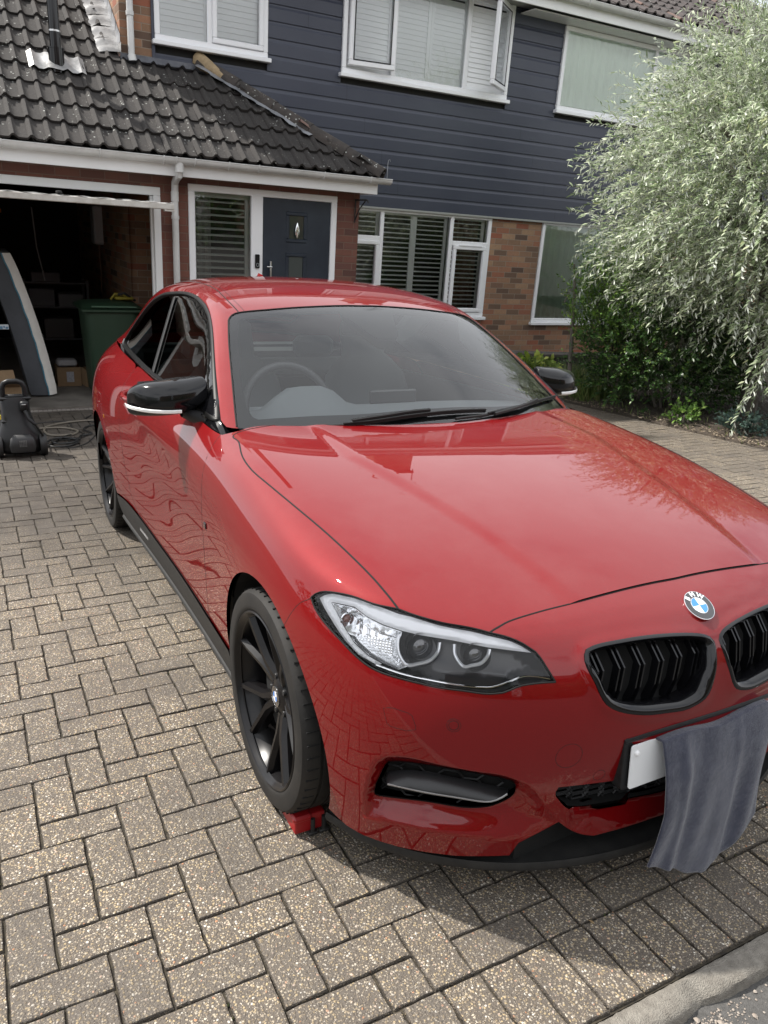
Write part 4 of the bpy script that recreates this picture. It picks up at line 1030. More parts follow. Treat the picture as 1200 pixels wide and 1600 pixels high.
def build_surfaces():
    V = []; idx = {}
    def vid(key, p, s):
        if abs(p[0]) < 1e-9: k = (key, 0)
        else: k = (key, s)
        if k not in idx:
            idx[k] = len(V); V.append((p[0]*s, p[1], p[2]))
        return idx[k]
    F = []
    nr = len(ROWS); ns = len(ROWS[0])
    for s in (-1, 1):
        def g(r, c): return vid(('b', r, c), ROWS[r][c], s)
        def t(c, j):
            if c == 5: return g(nr-1, j)
            if j == 5: return g(nr-1, c)
            return vid(('t', c, j), TOP[j][c], s)
        def add(q):
            F.append(tuple(q) if s < 0 else tuple(reversed(q)))
        for r in range(nr-1):
            for c in range(ns-1): add((g(r, c), g(r+1, c), g(r+1, c+1), g(r, c+1)))
        for j in range(5, 10):
            for c in range(5): add((t(c, j), t(c, j+1), t(c+1, j+1), t(c+1, j)))
    ch = []
    G = lambda r, c, s: vid(('b', r, c), ROWS[r][c], s)
    def T(c, j, s):
        if c == 5: return G(nr-1, j, s)
        if j == 5: return G(nr-1, c, s)
        return vid(('t', c, j), TOP[j][c], s)
    for r in range(nr): ch.append([G(r, c, -1) for c in range(ns-1, -1, -1)] + [G(r, c, 1) for c in range(1, ns)])
    for s in (-1, 1):
        for c in range(5): ch.append([G(r, c, s) for r in range(nr)] + [T(c, j, s) for j in range(6, 11)])
        ch.append([G(r, 5, s) for r in range(nr)])
        for c in range(11, ns): ch.append([G(r, c, s) for r in range(nr)])
    for j in range(6, 11):
        ch.append([G(r, j, -1) for r in range(nr)] + [T(c, j, -1) for c in (4, 3, 2, 1, 0)] + [T(c, j, 1) for c in (1, 2, 3, 4)] + [G(r, j, 1) for r in range(nr-1, -1, -1)])
    V = fair(V, ch, FAIR)
    vb, fb = limit_mesh(V, F, None)
    V = []; idx = {}; F = []
    for s in (-1, 1):
        def g2(r, c): return vid(('g', r, c), GH[r][c], s)
        for r in range(len(GH)-1):
            for c in range(len(GH[0])-1):
                q = (g2(r, c), g2(r+1, c), g2(r+1, c+1), g2(r, c+1))
                F.append(q if s < 0 else tuple(reversed(q)))
    ch = []; n = len(GH[0])
    for r in range(len(GH)): ch.append([vid(('g', r, c), GH[r][c], -1) for c in range(n-1, -1, -1)] + [vid(('g', r, c), GH[r][c], 1) for c in range(1, n)])
    for s in (-1, 1):
        for c in range(n): ch.append([vid(('g', r, c), GH[r][c], s) for r in range(len(GH))])
    V = fair(V, ch, .6)
    vg, fg = limit_mesh(V, F, None)
    return (vb, fb), (vg, fg)
def vnormals(v, f):
    v = np.asarray(v); q = np.array([x if len(x) == 4 else x + (x[-1],) for x in f])
    n = np.cross(v[q[:, 2]]-v[q[:, 0]], v[q[:, 3]]-v[q[:, 1]])
    out = np.zeros_like(v)
    for k in range(4): np.add.at(out, q[:, k], n)
    return out/np.maximum(np.linalg.norm(out, axis=1), 1e-12)[:, None]
class Surf:
    def __init__(s, v, f):
        s.v = v; s.f = f; s.n = vnormals(v, f)
        s.bvh = BVHTree.FromPolygons([Vector(x) for x in v], f)
    def nrm(s, loc, fi):
        ids = s.f[fi]; w = []
        for i in ids: w.append(1.0/(1e-9 + (Vector(s.v[i])-loc).length_squared))
        # bilinear weights over the quad
        a, b, c, d = [Vector(s.v[i]) for i in ids]
        e1 = ((b-a)+(c-d))*.5; e2 = ((d-a)+(c-b))*.5; o = (a+b+c+d)*.25
        r = loc-o; l11 = e1.dot(e1); l22 = e2.dot(e2); l12 = e1.dot(e2); det = l11*l22-l12*l12
        if abs(det) < 1e-18: return Vector(s.n[ids[0]])
        p1 = r.dot(e1); p2 = r.dot(e2)
        u = min(1, max(0, .5+(p1*l22-p2*l12)/det)); t = min(1, max(0, .5+(p2*l11-p1*l12)/det))
        n = s.n[ids[0]]*(1-u)*(1-t)+s.n[ids[1]]*u*(1-t)+s.n[ids[2]]*u*t+s.n[ids[3]]*(1-u)*t
        n = Vector(n); n.normalize(); return n
    def cast(s, p, d):
        """first hit along d"""
        h = s.bvh.ray_cast(Vector(p), Vector(d))
        if h[0] is None: return None
        return h[0], s.nrm(h[0], h[2])
    def near(s, p):
        h = s.bvh.find_nearest(Vector(p))
        return h[0], s.nrm(h[0], h[2])
(_vb, _fb), (_vg, _fg) = build_surfaces()
BODY = Surf(_vb, _fb); GLS = Surf(_vg, _fg)
TR = {
 'shut_side': [(.219,3.652,.319),(-.756,.524,.938),(-.780,.415,.917),(-.787,.310,.902),(-.781,.213,.891),(-.761,.024,.865),(-.735,-.171,.831),(-.716,-.332,.796),(-.709,-.415,.774),(-.705,-.461,.757)],
 'shut_light': [(-.705,-.461,.757),(-.679,-.496,.751),(-.638,-.538,.745),(-.592,-.571,.740),(-.552,-.599,.731)],
 'shut_front': [(-.552,-.599,.731),(-.526,-.597,.740),(-.489,-.593,.747),(-.402,-.595,.755),(-.312,-.599,.761),(-.113,-.599,.769),(-.007,-.601,.769)],
 'headlight': [(-.832,-.262,.726),(-.822,-.275,.741),(-.806,-.301,.752),(-.771,-.361,.759),(-.741,-.415,.756),(-.702,-.471,.752),(-.669,-.509,.749),(-.638,-.538,.745),(-.592,-.571,.740),(-.558,-.595,.733),(-.523,-.619,.725),(-.498,-.638,.715),(-.481,-.653,.703),(-.469,-.666,.693),(-.457,-.687,.666),(-.445,-.705,.639),(-.477,-.695,.639),(-.516,-.681,.635),(-.538,-.675,.628),(-.553,-.670,.621),(-.588,-.653,.617),(-.628,-.627,.620),(-.667,-.599,.621),(-.704,-.566,.624),(-.738,-.528,.626),(-.761,-.498,.628),(-.780,-.466,.634),(-.797,-.429,.648),(-.811,-.389,.666),(-.821,-.351,.680),(-.829,-.316,.694),(-.833,-.282,.711)],
 'kidney': [(-.358,-.693,.694),(-.326,-.694,.700),(-.272,-.700,.702),(-.210,-.707,.702),(-.147,-.715,.699),(-.089,-.722,.693),(-.055,-.728,.688),(-.030,-.733,.682),(-.013,-.740,.673),(-.008,-.748,.660),(-.014,-.763,.632),(-.020,-.771,.609),(-.030,-.777,.581),(-.040,-.780,.560),(-.055,-.781,.544),(-.082,-.781,.535),(-.118,-.780,.530),(-.170,-.776,.534),(-.220,-.771,.539),(-.261,-.765,.547),(-.290,-.760,.556),(-.314,-.755,.567),(-.334,-.749,.582),(-.348,-.741,.605),(-.358,-.730,.633),(-.367,-.717,.655),(-.370,-.706,.673),(-.366,-.698,.686)],
 'fog_outer': [(-.762,-.438,.155),(-.766,-.445,.187),(-.770,-.455,.229),(-.776,-.472,.308),(-.774,-.489,.371),(-.766,-.508,.412),(-.753,-.529,.434),(-.721,-.568,.447),(-.673,-.612,.443),(-.613,-.652,.434),(-.556,-.681,.426),(-.514,-.697,.408),(-.476,-.707,.383),(-.433,-.710,.325),(-.388,-.707,.260),(-.448,-.682,.219),(-.471,-.671,.203),(-.483,-.655,.158),(-.592,-.611,.176),(-.701,-.529,.177)],
 'fog_open': [(-.767,-.484,.292),(-.769,-.488,.318),(-.767,-.496,.342),(-.759,-.516,.394),(-.749,-.532,.408),(-.718,-.568,.418),(-.665,-.616,.421),(-.592,-.661,.411),(-.527,-.689,.392),(-.514,-.690,.361),(-.523,-.683,.341),(-.547,-.670,.323),(-.571,-.657,.313),(-.616,-.633,.310),(-.687,-.582,.314),(-.749,-.512,.298)],
 'fog_ridge': [(-.770,-.450,.217),(-.731,-.515,.236),(-.677,-.571,.239),(-.615,-.614,.233),(-.562,-.641,.226),(-.488,-.668,.215),(-.448,-.682,.219),(-.419,-.694,.238),(-.388,-.706,.258)],
 'fog_bar': [(-.757,-.513,.356),(-.755,-.518,.371),(-.717,-.567,.395),(-.651,-.624,.395),(-.530,-.684,.364)],
 'fog_barbot': [(-.749,-.523,.350),(-.692,-.586,.354),(-.634,-.629,.351),(-.575,-.661,.342),(-.548,-.674,.348),(-.530,-.684,.364)],
 'centre_open': [(-.417,-.723,.375),(-.272,-.749,.365),(-.257,-.751,.367),(-.256,-.764,.460),(-.133,-.776,.455),(-.001,-.779,.448)],
 'centre_open_bot': [(-.411,-.718,.339),(-.387,-.718,.310),(-.363,-.719,.292),(-.319,-.725,.280),(-.242,-.734,.273),(-.183,-.738,.267),(-.094,-.741,.256)],
 'centre_lip': [(-.462,-.707,.358),(-.388,-.707,.260),(-.350,-.706,.224),(-.308,-.706,.196),(-.269,-.707,.173)],
 'bump_bottom': [(-.790,-.367,.157),(-.780,-.395,.151),(-.762,-.438,.156)],
 'washer': [(-.763,-.516,.550),(-.757,-.527,.512),(-.729,-.561,.510),(-.712,-.579,.519),(-.720,-.567,.553),(-.752,-.529,.557)],
 'sensor': [(-.650,-.629,.542),(-.410,-.736,.463),(-.379,-.743,.459),(-.321,-.746,.393),(-.860,.562,.656)],
 'wingjoint': [(-.831,-.267,.725),(-.851,-.227,.696),(-.865,-.190,.658)],
 'bumperarch': [(-.865,-.190,.658),(-.867,-.226,.571),(-.857,-.286,.513),(-.844,-.331,.442),(-.833,-.354,.384),(-.823,-.361,.317),(-.808,-.357,.228),(-.790,-.367,.157)],
 'arch': [(-.859,.313,.354),(-.862,.329,.392),(-.868,.309,.483),(-.872,.254,.567),(-.877,.131,.642),(-.876,.027,.677),(-.873,-.067,.682),(-.869,-.148,.662),(-.868,-.183,.647)],
 'doorshut': [(-.786,.648,.938),(-.830,.598,.893),(-.853,.599,.839),(-.861,.602,.755),(-.859,.623,.659),(-.855,.617,.512),(-.852,.608,.390),(-.846,.622,.308)],
 'silltop': [(-.857,1.847,.328),(-.846,1.445,.311),(-.844,1.009,.307),(-.845,.620,.296),(-.851,.344,.297)],
 'emblem': [(.003,-.684,.730)],
 'glass': [(-.712,.683,.953),(-.696,.752,1.000),(-.660,.898,1.097),(-.620,1.056,1.195),(-.579,1.193,1.273),(-.560,1.218,1.289),(-.526,1.228,1.301),(-.399,1.209,1.315),(-.244,1.203,1.328),(-.070,1.205,1.335),(.004,1.203,1.335)],
 'frit': [(-.637,.683,.980),(-.651,.749,1.014),(-.633,.873,1.092),(-.582,1.063,1.211),(-.552,1.155,1.264),(-.520,1.188,1.286),(-.486,1.189,1.294),(-.340,1.171,1.308),(-.263,1.157,1.310)],
 'ditch': [(-.474,1.904,1.402),(-.499,1.609,1.382),(-.530,1.384,1.345),(-.548,1.239,1.300)],
 'ditch2': [(-.454,1.837,1.404),(-.484,1.533,1.377),(-.506,1.340,1.340),(-.524,1.232,1.303)],
 'dlo': [(-.594,2.014,1.351),(-.591,1.783,1.358),(-.593,1.588,1.347),(-.604,1.418,1.321),(-.618,1.308,1.288),(-.644,1.181,1.233),(-.685,1.020,1.145),(-.732,.823,1.024),(-.748,.748,.974),(-.779,1.598,1.002),(-.779,1.796,1.001),(-.759,2.193,1.013),(-.725,2.644,1.019),(-.707,2.737,1.038),(-.662,2.805,1.107),(-.625,2.693,1.198),(-.604,2.482,1.284),(-.596,2.246,1.332)],
 'bpillar': [(-.611,1.945,1.326),(-.774,1.746,1.013)],
 'camera': [(-.013,1.199,1.334),(-.069,1.069,1.284),(-.063,1.004,1.256),(-.045,.952,1.232),(.027,.951,1.232),(.085,1.045,1.274),(.106,1.193,1.330)],
 'hl_strip': [(-.824,-.283,.732),(-.814,-.294,.743),(-.802,-.312,.751),(-.773,-.365,.756),(-.742,-.418,.754),(-.711,-.467,.748),(-.676,-.506,.746),(-.640,-.542,.741),(-.601,-.572,.734),(-.562,-.601,.726),(-.520,-.628,.717),(-.497,-.646,.706),(-.482,-.660,.695),(-.527,-.639,.701),(-.570,-.616,.706),(-.633,-.571,.715),(-.686,-.526,.717),(-.714,-.495,.719),(-.743,-.455,.723),(-.764,-.418,.730),(-.778,-.378,.741),(-.810,-.318,.734),(-.808,-.345,.719),(-.804,-.376,.697),(-.795,-.418,.670),(-.780,-.456,.654),(-.759,-.492,.645),(-.769,-.480,.640),(-.793,-.436,.649),(-.807,-.395,.667),(-.816,-.352,.692),(-.822,-.313,.714)],
 'hl_chrome': [(-.809,-.322,.733),(-.779,-.380,.739),(-.764,-.419,.728),(-.744,-.456,.721),(-.714,-.496,.717),(-.726,-.499,.699),(-.732,-.513,.669),(-.721,-.535,.652),(-.737,-.523,.642),(-.759,-.491,.647),(-.780,-.455,.656),(-.795,-.417,.672),(-.804,-.374,.700)],
 'hl_r1': [(-.723,-.492,.711),(-.729,-.499,.694),(-.731,-.511,.673),(-.723,-.532,.655),(-.702,-.549,.662),(-.682,-.562,.672),(-.665,-.565,.690),(-.657,-.558,.708)],
 'hl_r2': [(-.631,-.578,.708),(-.635,-.590,.688),(-.625,-.608,.668),(-.609,-.617,.671),(-.591,-.625,.676),(-.575,-.625,.689),(-.567,-.620,.702)],
 'hl_l1': [(-.697,-.532,.696)],
 'hl_l2': [(-.604,-.606,.694)],
 'hl_bulb': [(-.798,-.375,.713)],
 'hl_line': [(-.769,-.480,.640),(-.731,-.533,.635),(-.681,-.583,.633),(-.627,-.625,.629),(-.595,-.645,.629),(-.574,-.656,.631),(-.542,-.667,.642),(-.513,-.675,.652),(-.485,-.686,.651),(-.456,-.699,.645)],
 'wipe_a': [(-.444,.548,.958),(-.385,.531,.962),(-.281,.512,.970),(-.142,.506,.982),(.007,.507,.989),(.187,.517,.985)],
 'wipe_a_arm': [(-.352,.530,.968),(-.231,.519,.981),(-.136,.518,.990),(-.057,.516,.993)],
 'wipe_b': [(.035,.479,.971),(.187,.500,.975),(.369,.560,.983),(.508,.626,.987),(.691,.726,.986)],
 'wipe_b_arm': [(.212,.496,.970),(.313,.532,.976),(.433,.586,.984),(.515,.635,.990)],
}
# ------------------------------------------------------------------ the red coupe
CAR = thing('coupe_car', (0, 1.35, 0), 'glossy red two-door coupe with black wheels and black mirrors parked on the block-paved driveway', 'car')
class _P:  # parts are built in world coordinates and re-based on the car's empty
    pass
CAR.location = (0, 0, 0)
V = Vector
MX = lambda pts: [V((-p[0], p[1], p[2])) for p in pts]
fc = on(BODY, (0, -5, .60), (0, 1, 0))
def cfront(z): p = on(BODY, (0, -5, z), (0, 1, 0)); return V((0, p.y, z))
def cbon(y): p = on(BODY, (0, y, 5), (0, 0, -1)); return V((0, y, p.z))
def side(y, z): return on(BODY, (-5, y, z), (1, 0, 0))
def topb(w, y): return on(BODY, (-w, y, 5), (0, 0, -1))
def gtop(w, y): return on(GLS, (-w, y, 5), (0, 0, -1))
t_front = [V((0, -.601, 0))]
sf = [V(p) for p in TR['shut_front']]; sf[-1] = cbon(-.6012)
sl = [V(p) for p in TR['shut_light']]
ss = [topb(.722, .650), topb(.745, .600)] + [V(p) for p in TR['shut_side'][1:]]
HLc = [V(p) for p in TR['headlight']]
# ---- bonnet
rear = [cbon(.475), topb(.2, .492), topb(.4, .535), topb(.6, .603), topb(.69, .642), topb(.722, .650)]
bon = chain(rear, ss, sl, sf, step=.018)
# centre line closing segment
bon += [cbon(-.6012+(.475+.6012)*i/50) for i in range(0, 50)]
frN = Frame((0, .12, -1))
def bon_depth(q):
    P = [frN.to3(tuple(x)) for x in q]; W = np.array([abs(p.x) for p in P]); Y = np.array([p.y+.1 for p in P])
    w0 = .30+.19*np.clip((Y+.6)/1.05, 0, 1)**1.3; t = np.clip((w0-W)/.055+.5, 0, 1); t = t*t*(3-2*t)
    e = np.clip((Y+.56)/.25, 0, 1); return -.0065*t*e*e*(3-2*e)
panel('bonnet', bon, frN.d, BODY, .016, depth=bon_depth, m=PAINT, parent=CAR, mirror='join')
# ---- headlight outline corners: outer tip index 0, inner tip 15, where the bonnet shutline meets: 5, front shutline: 9/10
hl_top_out = [sl[0]] + [V(p) for p in TR['headlight'][4:0:-1]] + [V(p) for p in TR['headlight'][:1]]
hl_bot = [V(p) for p in TR['headlight'][15:]] + [V(p) for p in TR['headlight'][:1]]
hl_top_in = [sf[0]] + [V(p) for p in TR['headlight'][10:16]]
# ---- arches
def arch(yc, a0, a1, r=.357, zc=.32): return [side(yc+r*math.cos(R(a)), zc+r*math.sin(R(a))) for a in np.linspace(a0, a1, 26)]
# ---- bumper (half, joined)
wj = [V(TR['wingjoint'][0]), V(TR['wingjoint'][1]), side(-.184, .626)]
ang0 = math.degrees(math.atan2(.626-.32, -.184))
ab = arch(0, ang0, 180+27, .357)
bb = [ab[-1], V((-.780, -.395, .151)), V((-.7623, -.4377, .155)), V((-.701, -.529, .177)), V((-.592, -.611, .176)), V((-.483, -.655, .158))]
bb = [ab[-1], V((-.785, -.385, .150)), V((-.7623, -.4377, .152)), V((-.701, -.519, .158)), V((-.592, -.601, .158)), V((-.483, -.657, .160))]
bb2 = [V((-.483, -.657, .160)), V((-.4714, -.6706, .2027))]
bb3 = [V((-.4714, -.6706, .2027)), V((-.43, -.690, .232)), V((-.388, -.7067, .2598))]
bb4 = [V((-.388, -.7067, .2598)), V((-.350, -.706, .2242)), V((-.3084, -.7064, .1958)), V((-.2687, -.7066, .178))]
bb5 = [V((-.2687, -.7066, .178)), V((-.16, -.715, .176)), cfront(.176)]
bump = chain(list(reversed(sf))[0:], hl_top_in, hl_bot, wj, ab, ('L', bb[:1]+bb[1:]), ('L', bb2), bb3, bb4, bb5, step=.014)
bump += [cfront(z) for z in np.linspace(.176, .555, 26)[:-1]] + [on(BODY, (0, -5, z), (0, 1, 0)) for z in np.linspace(.555, .762, 14)]
kid = resample([V(p) for p in TR['kidney']], .014, True, True)
fog_o = [V(p) for p in TR['fog_open']]
FOGC = resample(fog_o, .012, True, True)
co = [V(p) for p in TR['centre_open']]; cob = [V(p) for p in TR['centre_open_bot']]
cen = chain(('L', [cfront(.448), co[4], co[3], co[2], co[1], co[0]]), [co[0], V((-.423, -.72, .357)), cob[0], cob[1], cob[2], cob[3], cob[4], cob[5], cob[6], cfront(.252)], step=.014)
cen += [cfront(z) for z in np.linspace(.252, .448, 14)[:-1]]
# the centre opening touches the centre line: fold it into the outline instead of a hole
def cut_centre(outline, hole):
    o = [p for p in outline if not (abs(p.x) < 1e-3 and .252-1e-4 <= p.z <= .448+1e-4)]
    # outline runs up the centre line at its end: find the gap
    k = max(i for i, p in enumerate(o) if abs(p.x) < 1e-3 and p.z < .252)
    h = [p for p in hole if abs(p.x) > 1e-3]
    return o[:k+1] + [cfront(.252)] + h[::-1] + [cfront(.448)] + o[k+1:]
bump2 = cut_centre(bump, cen)
frB = Frame((.62, .70, -.35))
P2 = lambda L: [frB.to2(p) for p in L]
fog_reg_up = [V(p) for p in TR['fog_outer'][2:15]]; ridge = [V(p) for p in TR['fog_ridge']]
fog_up = P2(resample(fog_reg_up, .012)); rdg = P2(resample(ridge, .012)); fopen = P2(FOGC)
REG1 = fog_up + rdg[::-1][1:]
lip = [V((-.369, -.712, .287)), V((-.3499, -.7061, .2242)), V((-.3084, -.7064, .1958)), V((-.2687, -.7066, .1785)), V((-.16, -.715, .1765)), cfront(.1765)]
ob_ = [V((-.369, -.7175, .297)), V((-.3192, -.7246, .2803)), V((-.2421, -.7335, .2726)), V((-.1833, -.7379, .2672)), V((-.0938, -.7406, .2563)), cfront(.252)]
lip2 = P2(resample(lip, .012)); ob2 = P2(resample(ob_, .012)); REG2 = lip2 + ob2[::-1]
kid2 = P2(kid)
def bump_depth(q):
    q = np.asarray(q, float); D = np.zeros(len(q))
    m1 = inpoly_np(q, REG1)
    if m1.any():
        a = pdist(q[m1], REG1); b = pdist(q[m1], fopen)
        t = np.clip(a/(a+b+.004)*1.08, 0, 1); D[m1] = .046*(.55*t+.45*t*t*(3-2*t))*np.clip(a/.010, 0, 1)**.5
    m2 = inpoly_np(q, REG2)
    if m2.any():
        a = pdist(q[m2], lip2, False); b = pdist(q[m2], ob2, False)
        t = np.clip(a/(a+b+.004), 0, 1); D[m2] = np.maximum(D[m2], .042*t*np.clip(a/.010, 0, 1)**.5)
    # soft crease where the nose rises into the kidney surround, and the rolled edge of the kidneys
    k = pdist(q, kid2); D -= .006*np.exp(-(k/.016)**2)
    # crisp horizontal ledge over the lower half of the bumper
    return D
panel('front_bumper', bump2, frB.d, BODY, .0092, holes=[kid, FOGC], lines=[resample(fog_reg_up, .012)[1:-1], resample(ridge, .012)[1:-1]], depth=bump_depth, m=PAINT, parent=CAR, mirror='join', flange=.02)
# ---- front wings
yd = .612
ds = [V((-.762, .648, .952))] + [V((-.7865, .638, .938)), V((-.822, .615, .905)), side(.605, .86), side(.603, .80), side(.605, .75), side(.608, .65), side(.610, .55), side(.612, .45), side(.614, .35), side(.616, .297)]
a_w = arch(0, -4, ang0, .357)
wtop = [topb(.722, .650), topb(.742, .652), V((-.762, .648, .952))]
wing = chain(list(reversed(ss)), wtop, ds, [ds[-1], side(.48, .296), side(.356, .296)], a_w, list(reversed(wj)), list(reversed(hl_top_out)), step=.016)
def wing_depth(q): return np.zeros(len(q))
panel('front_wing', wing, (.80, .06, -.55), BODY, .013, m=PAINT, parent=CAR, mirror='both')
# ---- doors
dr = [side(2.045, .985), side(2.06, .90), side(2.055, .78), side(2.03, .62), side(1.98, .48), side(1.90, .38), side(1.80, .326)]
sill = [side(1.80, .326), side(1.4454, .311), side(1.0, .307), side(.616, .297)]
dtop = [ds[0], V((-.788, .75, .955)), V((-.790, 1.0, .965)), V((-.790, 1.3, .976)), V((-.787, 1.6, .985)), V((-.775, 2.0, .997)), dr[0]]
dtop = [BODY.near(p)[0] for p in dtop]
def line_depth(pts, width, amt):
    l2 = [frD.to2(p) for p in resample(pts, .05)]
    return lambda q: amt*np.exp(-(pdist(q, l2, False)/width)**2)
frD = Frame((1, 0, -.12))
def door_depth(q):
    out = np.zeros(len(q))
    for i, x in enumerate(q):
        p = frD.to3(tuple(x)); p = p+frD.d*((-.855-p.x)/frD.d.x); y, z = p.y, p.z
        w = min(1, max(0, (y-.62)/.5))*min(1, max(0, (2.12-y)/.5)); w = w*w*(3-2*w)
        z1 = .752+.046*y; z2 = .345+.065*y+.012*y*y
        out[i] = w*(-.0030*math.exp(-((z-z1)/.030)**2)+.0022*math.exp(-((z-z1+.085)/.055)**2)+.0014*math.exp(-((z-z2-.085)/.085)**2))
    return out
door = chain(dtop, dr, sill, list(reversed(ds)), step=.02)
dL, dR = panel('door', door, frD.d, BODY, .022, m=PAINT, parent=CAR, mirror='both', depth=door_depth)
for s, dd in ((-1, dL), (1, dR)):
    mb = MB(); h0 = side(1.80, .835)
    pts = [side(1.70, .885)+V((-.004, 0, 0)), side(1.73, .887)+V((-.034, 0, 0)), side(1.80, .889)+V((-.042, 0, 0)), side(1.88, .891)+V((-.036, 0, 0)), side(1.92, .893)+V((-.004, 0, 0))]
    pts = spline(pts, 5); pts = [V((p.x*(-s), p.y, p.z)) if s > 0 else p for p in pts]
    mb.tube(pts, .0125, 10)
    mb.build('door_handle', PAINT, dd, True)
# ---- rear quarters with the tail (half joined)
aq = arch(2.69, 180+4, -26, .357)
qs = [dr[-1], side(2.05, .326), side(2.334, .30)]
qtop = [BODY.near(p)[0] for p in [V((0, 3.553, 1.048)), V((-.25, 3.545, 1.045)), V((-.44, 3.513, 1.038)), V((-.605, 3.41, 1.028)), V((-.683, 3.15, 1.018)), V((-.72, 2.69, 1.012)), V((-.765, 2.15, 1.0)), dr[0]]]
qb = [aq[-1], side(3.1, .20), on(BODY, (-2, 5, .24), (.66, -.8, 0)), on(BODY, (-.4, 6, .25), (0, -1, 0)), on(BODY, (0, 6, .25), (0, -1, 0))]
qc = [on(BODY, (0, 6, z), (0, -1, 0)) for z in np.linspace(.25, 1.0, 12)] + [qtop[0]]
for p in qb[-1:]+qc+qtop[:1]: p.x = 0
quarter = chain(qtop, dr, qs, aq, qb, qc, step=.03)
panel('rear_quarter', quarter, (.72, -.62, -.3), BODY, .035, m=PAINT, parent=CAR, mirror='join')
# ---- sill skirts
for s in (-1, 1):
    o = chain([side(2.30, .30), side(2.05, .326), side(1.80, .324), side(1.4454, .309), side(1.0, .305), side(.616, .295), side(.36, .294)], [side(.36, .294), side(.345, .22), side(.33, .165)], [side(.33, .165), side(1.2, .158), side(2.36, .168)], [side(2.36, .168), side(2.345, .24), side(2.30, .30)], step=.03)
    break
sk = panel('sill_skirt', o, (1, 0, .12), BODY, .03, m=MATB, parent=CAR, mirror='both', off=.006, flange=.02)
for k, s in enumerate((-1, 1)):
    mb = MB(); P = []
    for y in np.linspace(.34, 2.34, 30):
        p = side(y, .163); P.append(V((-s*p.x if s > 0 else p.x, p.y, p.z-.004)))
    mb.tube([p+V((-.006*(1 if s < 0 else -1), 0, 0)) for p in P], .011, 8); mb.build('skirt_edge', MATB, sk[k], True)
# pale lettering strip at the rear end of the skirt
    mb = MB()
    for i in range(13):
        y0 = 1.78-.0125*i; z0 = .268
        for (a, b) in (((0, 0), (.002, .014)), ((.0045, .0), (.0065, .010)), ((0, .006), (.0065, .008)))[: 3 if i % 3 else 2]:
            p = side(y0-a[0] if False else y0, z0)
            x = p.x-.0092
            q = [V((x, y0-a[0], z0-.012+a[1])), V((x, y0-b[0], z0-.012+a[1])), V((x, y0-b[0], z0-.012+b[1])), V((x, y0-a[0], z0-.012+b[1]))]
            if s > 0: q = [V((-v.x, v.y, v.z)) for v in q]
            mb.add(q+[v+V((.001*s, 0, 0)) for v in q], [(0, 1, 2, 3), (4, 5, 6, 7)])
    mb.build('lettering', mat('pale_lettering', (.7, .7, .7), .4), sk[k])
# ---- shut lines
mb = MB(); G_ = .0028; GD = .0013
for L in (ss, sf): ring_along(BODY, L, G_, GD, 6, True, mb=mb, dense=.015)
for L in (wj,): ring_along(BODY, L, .0013, .0008, 6, True, mb=mb, dense=.015)
for L in (ds, dr, [p+V((0, 0, 0)) for p in sill]): ring_along(BODY, L, .0017, .001, 6, True, mb=mb, dense=.03)
ring_along(BODY, hl_top_out+[], .0022, .0008, 6, True, mb=mb, dense=.015)
ring_along(BODY, hl_bot, .0022, .0008, 6, True, mb=mb, dense=.015)
ring_along(BODY, hl_top_in, .0022, .0008, 6, True, mb=mb, dense=.015)
ring_along(BODY, sl, .0024, .0008, 6, True, mb=mb, dense=.015)
# small covers in the bumper
wc = [V(p) for p in TR['washer']]
ring_along(BODY, wc, .0009, .0006, 5, True, True, mb=mb, dense=.012, smooth=False)
sen = [V(p) for p in TR['sensor']]
def circ_on(c, r, n=28):
    h = BODY.near(c); nn = h[1]; a = nn.cross(V((0, 0, 1))).normalized(); b = nn.cross(a)
    return [BODY.near(h[0]+(a*math.cos(2*math.pi*i/n)+b*math.sin(2*math.pi*i/n))*r)[0] for i in range(n)]
for c, r in ((sen[0], .0155), (sen[1], .032), (sen[3], .0155)): ring_along(BODY, circ_on(c, r), .0008, .0005, 5, True, True, mb=mb, dense=.008)
ring_along(BODY, circ_on(sen[0], .011), .0008, .0003, 5, True, True, mb=mb, dense=.006)
mb.build('shut_line', DEEP, CAR, True)
# ---- cowl and inner darkness
cow = chain([cbon(.45), topb(.2, .465), topb(.4, .50), topb(.6, .56), topb(.70, .62)], ('L', [topb(.70, .62), topb(.74, .655), topb(.735, .665)]), [topb(.735, .665), topb(.6, .66), topb(.3, .66), cbon(.65)], step=.03)
cow += [cbon(.65-.2*i/8) for i in range(8)]
panel('windscreen_cowl', cow, (0, .1, -1), BODY, .03, m=SATB, parent=CAR, mirror='join', off=-.022, flange=.03)
mb = MB()
mb.box((-.70, .35, .14), (.70, 3.3, .30)); mb.box((-.55, -.52, .19), (.55, .4, .60)); mb.box((-.55, -.1, .60), (.55, .45, .80))
mb.box((-.72, .75, .30), (.72, 2.3, .45)); mb.box((-.52, 2.2, .3), (.52, 3.4, .9))
mb.build('underbody', DEEP, CAR)
for yc in (0, 2.69):
    for s in (-1, 1):
        mb = MB(); n = 24; V_ = []; F_ = []
        for i in range(n+1):
            a = R(-25+230*i/n); c_, s_ = math.cos(a)*.363, math.sin(a)*.363
            xb = abs(side(yc+c_, max(.17, .32+s_)).x)-.022
            for x in (.50, .60, .70, xb-.04, xb): V_.append((s*x, yc+c_, .32+s_))
        for i in range(n):
            for k in range(4): F_.append((i*5+k, i*5+k+1, i*5+k+6, i*5+k+5))
        mb.add(V_, F_)
        mb.prism([(yc+.375*math.cos(R(a)), .32+.375*math.sin(R(a))) for a in range(-25, 206, 10)], -.01, .01, Matrix(((0, 0, 1, s*.50), (1, 0, 0, 0), (0, 1, 0, 0), (0, 0, 0, 1))))
        mb.build('wheel_arch_liner', DEEP, CAR)
